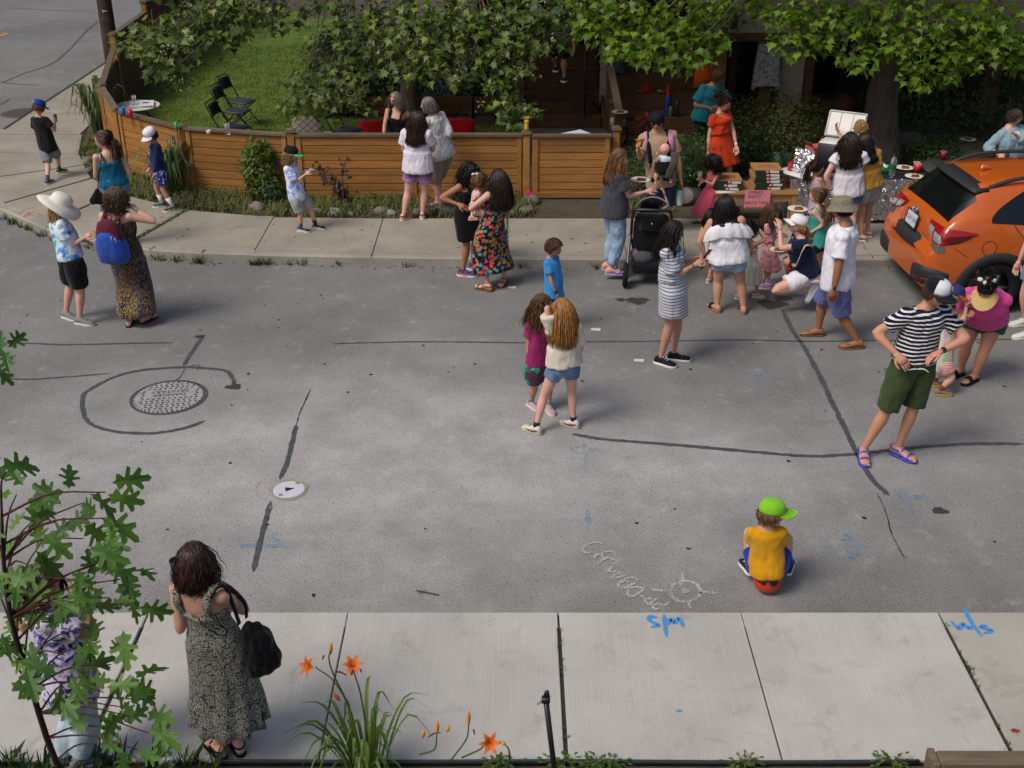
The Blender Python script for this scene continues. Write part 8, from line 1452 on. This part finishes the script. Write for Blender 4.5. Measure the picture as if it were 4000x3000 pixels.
# the blue and maroon backpack
i=PEOPLE['woman_backpack'];H=i['H'];ff,ll=i['frame'](.6);up=i['up'];e=thing('backpack','blue backpack with maroon top and round white badge','bag',tuple(i['root']));Mi=np.eye(4);Mi[:3,3]=-i['root'];hw,hd,_=i['tw'](.6);C0=i['tpt'](.40);B3=basis(ll,-ff,up)
def bp_(pts):return np.array([C0+B3@np.array(p)for p in pts])
def pack(zs,mat,name,par,grow=0,y0=0.0):
 mb=MB();rg=[]
 for z,w1,d1 in zs:
  a=np.linspace(0,6.283,22,endpoint=False);rg.append(bp_([(np.sign(math.cos(q))*abs(math.cos(q))**.7*(w1+grow),hd+.10+y0+np.sign(math.sin(q))*abs(math.sin(q))**.75*(d1+grow),z)for q in a]))
 mb.loft(rg);mb=wrinkle(mb,.012,(14,14,14),5);return mb.obj(name,mat,par,Mi)
MAR,BLU=fab('#5a1f2c',rough=.6),fab('#2b52ad',rough=.55,fold=.8);bk_=pack([(-.20,.10,.06),(-.17,.155,.09),(-.05,.170,.10),(.10,.160,.10),(.20,.135,.09),(.27,.10,.07),(.295,.05,.04)],MAR,'main_body',e);pack([(-.215,.11,.065),(-.185,.170,.10),(-.05,.182,.115),(.06,.16,.115),(.13,.12,.112),(.18,.06,.10)],BLU,'front_pocket',bk_,.004,.014)
mb=MB();c0=bp_([(-.02,hd+.225,.05)])[0];n_=-ff;mb.tube([c0,c0+n_*.008],.028,18);mb.obj('badge',plain('#cfcdd0',.6),bk_,Mi);mb=MB();mb.tube(cr(bp_([(-.05,hd+.05,.29),(-.03,hd+.05,.34),(.03,hd+.05,.34),(.05,hd+.05,.29)]),8),.008,6);mb.obj('grab_handle',MAR,bk_,Mi)
for sx in(-1,1):mb=MB();Tq=i['tpt'];mb.tube(cr([bp_([(sx*.08,hd+.03,.26)])[0],Tq(1.0,sx*.058,-.02),Tq(1.0,sx*.062,.02),Tq(.85,sx*.075,.06),Tq(.5,sx*.09,.04),bp_([(sx*.13,hd+.02,-.12)])[0]],18),np.array([(.03,.010)]*18),8,side=ll);mb.obj('shoulder_strap',MAR,bk_,Mi)
for x,z in((-.125,.13),(-.085,.15)):mb=MB();mb.tube(bp_([(x,hd+.215,z),(x-.015,hd+.225,z-.06)]),.005,5);mb.obj('zip_pull',plain('#b9b5ad',.4,metal=.6),bk_,Mi)
def bag(name,label,key,pts,c,size,rz,mat,smat,strap=.012,cat='bag',tilt=0):
 i=PEOPLE[key];e=thing(name,label,cat,tuple(i['root']));Mi=np.eye(4);Mi[:3,3]=-i['root'];mb=MB();rg=[];Rm=rotz(rz)@roty(tilt)
 for z,k1 in cr([(-.5,.35),(-.47,.80),(-.32,1.0),(-.05,.93),(.2,.66),(.4,.32),(.5,.08)],30):rg.append([np.array(c)+Rm@np.array([math.cos(a)*size[0]*k1*(1+.06*math.sin(3*a+z*5)),math.sin(a)*size[1]*k1,z*size[2]])for a in np.linspace(0,6.283,44,endpoint=False)])
 mb.loft(rg);mb=wrinkle(wrinkle(mb,.035*size[2]/.4,(8,8,5),3),.022*size[2]/.4,(26,26,9),8);mb.obj('bag_body',mat,e,Mi);mb=MB();mb.tube(cr(pts,22),np.array([(strap,.006)]*22),8,side=nrm(np.array([.3,1,.2])));mb.obj('strap',smat,e,Mi);return e
i=PEOPLE['woman_grey_dress'];T=i['tpt'];bcen=D(1005,2525,i['Y']-.10);bag('shoulder_bag','big black slouchy shoulder bag on the grey dress woman','woman_grey_dress',[bcen+(-.09,0,.17),bcen+(-.15,0,.45),T(.98,-.085,-.04),T(.96,-.09,.04),T(.6,-.14,.06),bcen+(-.06,.06,.17)],bcen,(.115,.07,.38),.2,fab('#0d0d10',rough=.6,fold=1.0),fab('#0d0d10'),.018,tilt=-.22)
i=PEOPLE['woman_teal'];T=i['tpt'];bcen=D(385,770,i['Y']-.12);bag('cross_body_bag','flat black cross body bag hanging from the teal camisole woman','woman_teal',[bcen+(0,0,.1),D(387,690,i['Y']-.14),D(395,620,i['Y']-.12),T(.98,.06,-.03),T(.9,.0,.06),T(.4,-.08,.05),bcen+(.06,.05,.08)],bcen,(.11,.035,.20),.2,fab('#0f0f12',rough=.5),fab('#15151a'),.010)
i=PEOPLE['woman_kneeling'];T=i['tpt'];bcen=D(3085,1050,i['Y']-.02);bag('cross_body_bag','small red and navy patterned bag on a cream strap','woman_kneeling',[bcen+(.02,-.02,.08),D(3110,1035,i['Y']-.20),D(3145,960,i['Y']-.26),T(.75,.06,-.075),T(.99,.0,-.04),T(.95,-.05,.05),T(.5,-.1,.06),bcen+(0,.05,.05)],bcen,(.08,.04,.17),1.2,fab('#6a1f24','#1f2a4a','print',.6,c3='#c9a35a'),fab('#b5ab92'),.022)
# raised cup of the foreground woman, small toys in hands
p=hand('woman_grey_dress','l');cup('black lidded travel cup held by the grey dress woman',p+(0,.02,-.02),.042,.15,BLKM,'travel_cup','cup');p=hand('boy_tiedye','r');e=thing('paper_toy','small blue and white folded paper toy in the tie dye boy hands','toy',tuple(p+(.03,0,.02)));mb=MB();[mb.ell((.02*math.cos(a),.02*math.sin(a),0),(.028,.022,.012),rotz(a),8,6)for a in(0,2.1,4.2)];mb.obj('petals',fab('#4f8fc9','#d9dde0','tiedye',6),e);mb=MB();mb.ell((0,0,.01),.012,None,8,6);mb.obj('centre',plain('#c9a35a',.6),e)
p=hand('boy_blue_cap','r');e=thing('phone_toy','small dark gadget held up by the black tee boy','toy',tuple(p));mb=MB();mb.box((0,0,.02),(.05,.012,.08),None,.004);mb.obj('shell',BLKM,e);mb=MB();mb.box((0,-.0065,.025),(.04,.001,.05));mb.obj('screen',plain((.05,.06,.08),.1),e)
p=hand('person_denim','r');cup('dark drink glass held by the denim shirt person',p+(.03,-.02,-.03),.036,.12,plain((.05,.04,.04),.15),'drink_glass','cup')
# prints and accessories on clothes and hats
def on_head(key,x,f,z,out=.0):
 i=PEOPLE[key];return i['hc']+(i['hl']*x+i['hfw']*f+i['hup']*z)*i['hh']
def head_text(key,txt,az,z,size,mat,r=.52,name='cap_lettering'):
 i=PEOPLE[key];a=R(az);d=i['hl']*math.sin(a)+i['hfw']*math.cos(a);x=nrm(np.cross(i['hup'],d));M4=np.eye(4);n=nrm(d+i['hup']*.35);y=nrm(i['hup']-n*i['hup'].dot(n));M4[:3,0]=x;M4[:3,1]=y;M4[:3,2]=n;M4[:3,3]=i['hc']+(d*r+i['hup']*z)*i['hh'];wear(key,name,text_mb(txt,size,M4),mat)
head_text('boy_blue_cap','77',170,.25,.07,plain('#9fc4d8',.7),.53);head_text('boy_navy','NE',0,.30,.05,plain('#3a3020',.7),.52)
i=PEOPLE['man_striped'];a=R(18);d=i['hfw']*math.cos(a)+i['hl']*math.sin(a);c0=i['hc']+(d*.465+i['hup']*.33)*i['hh'];n_=nrm(d+i['hup']*.45);mb=MB();mb.tube([c0,c0+n_*.006],.030,20);bg_=wear('man_striped','cap_badge',mb,plain('#1a1f33',.6));mb=MB();mb.tube([c0+n_*.006,c0+n_*.008],.012,12);mb.obj('badge_centre',plain('#c0393a',.6),PEOPLE['man_striped']['e'],PEOPLE['man_striped']['Minv'])
mb=MB();mb.tube([c0+n_*.0072+nrm(np.cross(n_,i['hup']))*math.cos(q)*.021+nrm(np.cross(nrm(np.cross(n_,i['hup'])),n_))*math.sin(q)*.021 for q in np.linspace(0,6.283,20,endpoint=False)],.0035,5,closed=True);wear('man_striped','badge_ring',mb,plain('#c9c5c8',.6))
mb=MB();c0=PEOPLE['man_striped']['pt']((712,815,.19));[mb.tube(cr([c0,c0+(sx*.05,-.01,.004),c0+(sx*.10,-.005,-.02-.01*sx)],8),.006,6)for sx in(-1,1)];wear('man_striped','drawstring',mb,WPL)
i=PEOPLE['woman_black_dress'];mb=MB()
for sx in(-1,1):mb.ell(on_head('woman_black_dress',sx*.17,.40,.42),np.array([.14,.05,.10])*i['hh'],basis(i['hl'],-i['hfw'],i['hup']),12,8)
mb.tube([on_head('woman_black_dress',-.4,.1,.3),on_head('woman_black_dress',-.2,.42,.44),on_head('woman_black_dress',.2,.42,.44),on_head('woman_black_dress',.4,.1,.3)],.004,5);wear('woman_black_dress','sunglasses',mb,plain('#123528',.15))
mb=MB();c0=on_head('toddler',.15,-.3,.45);[mb.ell(c0+np.array([sx*.025,0,0]),(.025,.012,.016),roty(sx*.4),8,6)for sx in(-1,1)];wear('toddler','hair_bow',mb,WPL)
mb=MB();c0=on_head('woman_pink',0,-.12,.62);[mb.ell(c0+np.array([.07*math.cos(a),.05*math.sin(a),.02]),(.035,.02,.025),rotz(a),8,6)for a in(0,1.2,2.4,4.2)];wear('woman_pink','hair_scarf',mb,plain('#c9c9c4',.8))
for key,side_ in(('girl_magenta',1),):
 i=PEOPLE[key];hw,hd,off=i['tw'](.72);ff,ll=i['frame'](.72);c0=i['tpt'](.72)+ff*(hd+off+.022)+ll*.0;M4=np.eye(4);M4[:3,0]=ll;M4[:3,1]=i['up'];M4[:3,2]=nrm(np.cross(ll,i['up']));M4[:3,3]=c0+i['up']*.03+ll*.01;mb=MB();mb.box((0,0,0),(.075,.04,.003));mb.V=[v@M4[:3,:3].T+M4[:3,3]for v in mb.V];wear(key,'name_sticker',mb,plain('#cfcbd2',.8));M4[:3,3]=c0-i['up']*.07+ll*.01+ff*.004;wear(key,'shirt_print',text_mb('C',.17,M4),plain('#cf8a1c',.8))
i=PEOPLE['boy_navy'];hw,hd,off=i['tw'](.75);ff,ll=i['frame'](.75);M4=np.eye(4);M4[:3,0]=ll;M4[:3,1]=i['up'];M4[:3,2]=nrm(np.cross(ll,i['up']));M4[:3,3]=i['tpt'](.78)+ff*(hd+off+.018);wear('boy_navy','shirt_print',text_mb('SURF CLUB',.038,M4),plain('#c9cad6',.8));mb=MB();c0=i['tpt'](.60)+ff*(tw_:=i['tw'](.6))[1]+ff*(tw_[2]+.018);mb.ell(c0,(.04,.006,.045),basis(ll,-ff,i['up']),10,8);wear('boy_navy','shirt_emblem',mb,plain('#c9cad6',.8))
i=PEOPLE['woman_orange'];ff,ll=i['frame'](.6)
for s_ in np.linspace(-.75,.85,11):
 hw,hd,off=i['tw'](max(s_,-.05));c0=i['tpt'](s_)+ff*(hd+off+.02+max(0,-s_)*.045);mb=MB();mb.ell(c0,.009,None,7,5);wear('woman_orange','button',mb,plain('#8a4a2a',.6))
T=i['tpt'];e=thing('cross_body_strap','mustard bag strap across the orange dress','strap',tuple(i['root']));Mi=np.eye(4);Mi[:3,3]=-i['root'];mb=MB();mb.tube(cr([T(.55,.085,.05),T(.75,.03,.088),T(.92,-.035,.06),T(1.0,-.055,.0),T(.8,.0,-.07)],14),np.array([(.02,.006)]*14),8,side=ll);mb.obj('webbing',fab('#a5873f'),e,Mi);mb=MB();mb.box(T(.2,.10,.0),(.16,.07,.12),None,.02);mb.obj('pouch',fab('#a5873f'),e,Mi)
i=PEOPLE['person_denim'];ff,ll=i['frame'](.6);mb=MB();rg=[]
for s_ in np.linspace(.05,.93,10):hw,hd,off=i['tw'](s_);rg.append([i['tpt'](s_)+ff*(hd+off+.045-.015*abs(x)/.09)+ll*x*(1-.4*(s_>.8))for x in np.linspace(-.085,.085,7)])
v=np.array(rg).reshape(-1,3);mb.add(v,[(a*7+b,a*7+b+1,(a+1)*7+b+1,(a+1)*7+b)for a in range(9)for b in range(6)]);wear('person_denim','white_top',mb,white_f)
i=PEOPLE['boy_blue_tee'];mb=MB();[mb.ell(on_head('boy_blue_tee',x,f,z),np.array([.10,.03,.07])*i['hh'],basis(i['hl'],-i['hfw'],i['hup']),8,6)for x,f,z in((-.17,.36,-.02),(.17,.36,-.02),(-.10,.40,-.16))];wear('boy_blue_tee','face_paint',mb,plain('#a81f24',.6))
# the ball
c=PEOPLE['boy_ball'];bp0=G(2995,2314);t_=NT('ball_print');vv=t_.n('TexVoronoi',{'Vector':t_.co(),'Scale':9}).outputs['Distance'];bmt=t_.done(t_.ramp(vv,[(.30,(.03,.02,.02)),(.36,'#d03a1c')]),.35,0,.5);e=thing('red_ball','red and black football the boy sits on','ball',(bp0[0],bp0[1]+.02,.115));mb=MB();mb.ell((0,0,0),.113,None,24,16);mb.obj('shell',bmt,e)
# ------------------------------------------------------------------ foreground planting
OAK=leaf_mat((.03,.095,.013),(.065,.165,.02),(.14,.27,.045),'leaf_oak',.3);ok=thing('oak_sapling','young red oak with big lobed leaves in the near left corner','tree',(-2.62,5.35,.09));OB=np.array([-2.62,5.35,.09])
OAKS=[]
for fo,cu in((.10,.25),(.30,.10),(-.12,.40),(.20,.55)):V,F=leaf_template('oak',fo,cu);me=bpy.data.meshes.new('leaf');me.from_pydata(V.tolist(),[],F);me.materials.append(OAK);OAKS.append(me)
rng=np.random.default_rng(77)
za=lambda x,y,Y:D(x/1.3825,1800+y/1.3825,Y)-OB
mb=MB();trk=cr([(0,0,-.1),za(300,1620,5.32),za(170,1230,5.15),za(60,850,5.0),za(20,540,4.95),za(10,300,4.9)],16);mb.tube(trk,np.linspace(.022,.008,16),9);mb.obj('trunk',plain('#3a2f26',.9),ok)
tips_=[(440,230),(300,330),(560,310),(450,420),(570,170),(650,640),(520,560),(380,640),(330,520),(590,740),(250,600),(380,800),(480,900),(300,900),(600,1100),(560,1250),(450,1160),(250,1080),(130,700),(60,420),(180,320),(90,180),(30,60),(130,1000),(40,900),(350,1050),(230,430),(150,560),(520,660),(430,1000),(60,650),(200,780),(90,1130),(350,1230),(700,1380),(780,1290),(620,1450),(830,1480),(560,1530),(740,1560),(660,1330),(-40,300),(-60,600),(-30,1000),(700,780),(620,520)]
lb=MB()
for x,y in tips_:
 Y=rng.uniform(4.75,5.25);c0=za(x,y,Y);b0=trk[np.argmin(np.linalg.norm(trk-(c0*(.35,.5,1)-(0,0,.25)),axis=1))];lb.tube(cr([b0,(b0+c0)/2+(0,0,.06),c0],8),np.linspace(.007,.003,8),6)
 for q in range(rng.integers(2,4)):
  nn=nrm(rng.normal(0,.45,3)+(.05,-.5,.85));out=c0-b0;tt=nrm(nrm(out)*.6+rng.normal(0,.7,3)+(0,0,-.35));tt=nrm(tt-nn*tt.dot(nn));s_=rng.uniform(.11,.20);M4=np.eye(4);M4[:3,0]=np.cross(tt,nn)*s_*1.05;M4[:3,1]=tt*s_;M4[:3,2]=nn*s_;M4[:3,3]=c0+rng.normal(0,.05,3);o=link('leaf',OAKS[rng.integers(0,4)],ok);o.matrix_local=Matrix(M4.tolist())
lb.obj('twigs',plain('#4a2f28',.9),ok)
for p,l in(((20,760),'oak leaf spray at the left edge level with the far tar seam'),):
 e=thing('oak_branch',l,'branch',tuple(D(-60,1400,4.6)));mb=MB();mb.tube([(0,0,0),(.06,0,.02),(.12,0,0)],.005,6);mb.obj('twig',plain('#4a2f28',.9),e)
 for q in range(5):nn=nrm(rng.normal(0,.4,3)+(0,-.5,.9));tt=nrm(np.array([.8,0,.1])+rng.normal(0,.6,3));tt=nrm(tt-nn*tt.dot(nn));s_=rng.uniform(.08,.13);M4=np.eye(4);M4[:3,0]=np.cross(tt,nn)*s_;M4[:3,1]=tt*s_;M4[:3,2]=nn*s_;M4[:3,3]=(.03+.02*q,0,.02*q-.03);o=link('leaf',me,e);o.matrix_local=Matrix(M4.tolist())
LILY=leaf_mat((.05,.11,.018),(.10,.19,.03),(.18,.27,.07),'leaf_daylily',.3);base=np.array([*G(1430,3040,.1)[:2],.09]);dl=blade_plant('daylily','orange flowered daylily clump at the near kerb',base,64,.54,.0120,LILY,81,.75,.75);FLW,FLY,STM=plain('#d0661c',.6,var=.25,scale=20),plain('#d99a22',.6),plain('#4f5a2c',.7)
def lily(c,axis,s_,par):
 axis=nrm(np.array(axis,float));u=nrm(np.cross(axis,(0,.3,1)));v_=np.cross(axis,u)
 for q in range(6):
  a=q*1.0472;d=u*math.cos(a)+v_*math.sin(a);sd=np.cross(axis,d);pts=cr([c,c+axis*s_*.4+d*s_*.15,c+axis*s_*.75+d*s_*.5,c+axis*s_*.72+d*s_*.95],8);ws=s_*np.array([.06,.12,.17,.2,.2,.17,.1,.01]);mb=MB();mb.add(np.vstack([pts-sd*ws[:,None],pts-axis*s_*.03,pts+sd*ws[:,None]]),[(r_*8+j,r_*8+j+1,(r_+1)*8+j+1,(r_+1)*8+j)for r_ in(0,1)for j in range(7)]);mb.obj('petal',FLW,par)
 mb=MB();[mb.tube([c+axis*s_*.1,c+axis*s_*.8+(u*math.cos(a)+v_*math.sin(a))*s_*.12],.0022,4)for a in(0,2,4)];mb.obj('stamens',FLY,par)
pxy=lambda x,y,Y:D(1000+x/1.58,2200+y/1.58,Y)-base
stems_=[[(640,1264),(600,960),(490,740),(365,640)],[(690,1100),(650,830),(610,690),(595,640)],[(575,880),(480,690),(450,590),(460,540)],[(1200,1220),(1290,1100),(1310,1040),(1312,980)],[(1270,1200),(1380,1150),(1420,1110),(1440,1080)],[(1010,1180),(1100,1150),(1115,1070),(1120,1010)],[(1570,1230),(1560,1150),(1530,1115),(1500,1100)]]
for i_,sq in enumerate(stems_):mb=MB();pts=[pxy(x,y,5.45+.02*i_)for x,y in sq];mb.tube(cr(pts,12),np.linspace(.006,.0035,12),6);mb.obj('flower_stem',STM,dl)
lily(pxy(350,640,5.45),(-.5,-.5,.5),.07,dl);lily(pxy(597,640,5.47),(.1,-.5,.8),.07,dl);lily(pxy(1440,1110,5.53),(.1,-.7,.6),.08,dl)
for x,y,dx,dy in((460,560,3,-70),(480,805,40,45),(1312,1000,0,-90),(1118,1050,2,-80),(1030,1075,5,-45),(1180,1040,8,-35),(1515,1105,25,15),(590,690,-2,-45)):a,b=pxy(x,y,5.5),pxy(x+dx,y+dy,5.5);mb=MB();mb.tube(cr([a,(a+b)/2,b],8),np.array([.005,.009,.011,.012,.012,.010,.007,.002]),7);mb.obj('bud',FLY if y<600 or y>900 else FLW,dl)
for x,y,dx,dy in((490,670,70,22),(1060,1075,80,-30),(410,595,15,-25),(640,655,10,20),(1340,1025,10,35)):a,b=pxy(x,y,5.5),pxy(x+dx,y+dy,5.5);mb=MB();mb.tube(cr([a,(a+b)/2+(0,0,.01),b],6),np.array([.003,.005,.006,.005,.004,.002]),5);mb.obj('withered_bloom',plain('#7a3028',.8),dl)
stk=thing('black_pole','thin black metal pole with a latch on top by the daylilies','pole',(0,0,0));p1,p0=D(1790/1.58+1000,2200+850/1.58,5.35),D(1845/1.58+1000,2200+1300/1.58,5.3);d_=nrm(p0-p1);mb=MB();mb.tube([p1,p0+d_*.25],.0165,14);mb.obj('tube',plain((.01,.01,.011),.3),stk);mb=MB();mb.box(p1-d_*.01,(.05,.045,.04),None,.008);cl=mb.obj('clamp',BLKM,stk);mb=MB();mb.tube(cr([p1+(.0,0,.01),p1+(-.006,0,.045),p1+(.006,0,.075),p1+(.014,0,.03)],10),.009,7);mb.obj('hook',BLKM,cl);mb=MB();mb.tube([p1+(-.02,-.01,.005),p1+(-.052,-.02,-.005)],.007,7);mb.obj('knob',plain((.25,.25,.25),.4,metal=.6),cl)
bm=thing('timber_beam','weathered timber garden edging at the bottom right corner','timber',(0,0,0));mb=MB();mb.box((3.62,5.60,.20),(1.9,.12,.14),None,.012);mb.obj('beam',GREYW,bm,smooth=False);mb=MB();mb.box((2.645,5.61,.19),(.045,.15,.15),None,.006);mb.obj('end_block',GREYW,bm,smooth=False)
ed=thing('plastic_edging','dark plastic lawn edging strip along the near kerb','edging',(0,0,0));mb=MB();mb.tube(cr([(-1.9,5.70,.13),(-.8,5.69,.135),(.35,5.70,.13),(1.6,5.69,.13),(2.6,5.70,.13)],24),np.array([(.012,.018)]*24),8,side=(0,1,0));mb.obj('strip',plain((.018,.03,.032),.5),ed)
rng=np.random.default_rng(9);mb=MB();tufts(mb,[(rng.uniform(-3.4,-1.9),rng.uniform(5.2,5.75),.09)for _ in range(90)],.16,.05,9,12,.005);tag(mb.obj('near_grass',plain((.04,.075,.018),.8,var=.5,scale=6)),'uncut grass at the bottom left corner by the oak','grass',kind='stuff')
for i_,(x,y,l)in enumerate(((2370,2985,'green weed clump left of the black pole foot'),(2195,2985,'green weed clump at the pavement joint by the black pole'),(2330,2990,'leafy weed right of the black pole'),(2900,2985,'low weeds along the kerb left of the timber'),(3480,2975,'feathery weed beside the timber beam'),(1960,2990,'small weed under the orange lily bloom'))):
 c0=G(x,y,.12);e=thing('weed',l,'weed',(c0[0],c0[1]-.02,.10));mb=MB();rng=np.random.default_rng(100+i_)
 for q in range(46):a=rng.uniform(0,6.28);r_=rng.uniform(.02,.15);c1=np.array([math.cos(a)*r_,math.sin(a)*r_*.6,.02+rng.uniform(0,.07)]);u=np.array([math.cos(a),math.sin(a),.2])*.024;v_=np.array([-math.sin(a),math.cos(a),0])*.010;mb.add([c1-u,c1+v_,c1+u+(0,0,-.01),c1-v_],[(0,1,2,3)])
 tag(mb.obj('leaves',[BRG],e),kind='stuff');mb=MB();[mb.tube([(0,0,0),(rng.uniform(-.08,.08),rng.uniform(-.05,.05),.07)],.003,4)for _ in range(6)];mb.obj('stems',STM,e)
e=thing('twig','dry brown twig lying on the road above the near kerb','twig',tuple(G(1670,2315,.01)));mb=MB();mb.tube(cr([(-.09,.03,.0),(-.02,.0,.008),(.09,-.03,0)],8),.005,5);mb.obj('stick',plain('#5a4a38',.9),e);mb=MB();mb.tube([(-.03,.005,.006),(-.07,-.02,.01)],.003,4);mb.obj('side_shoot',plain('#5a4a38',.9),e)
for x,y,l in((840,2985,'crumpled white tissue by the oak at the near kerb'),):
 mb=MB();mb.ell((0,0,0),(.07,.05,.03),None,12,8);mb.V=[v+RNG.normal(0,.008,v.shape)for v in mb.V];o=mb.obj('tissue',WPL,smooth=False);c0=G(x-200+0,y,.12);o.location=(c0[0],c0[1],.13);tag(o,l,'litter')
e=thing('red_leaf','single fallen red maple leaf on the right hand pavement','leaf',tuple(G(3970,2862,SW+.006)));V,F=leaf_template('maple');mb=MB();mb.add(V*.07,F);mb.obj('blade',plain('#8a3a22',.8),e);mb=MB();mb.tube([(0,0,0),(.0,-.03,.002)],.0015,4);mb.obj('stalk',plain('#8a3a22',.8),e)
bpy.data.scenes.remove(WORK)
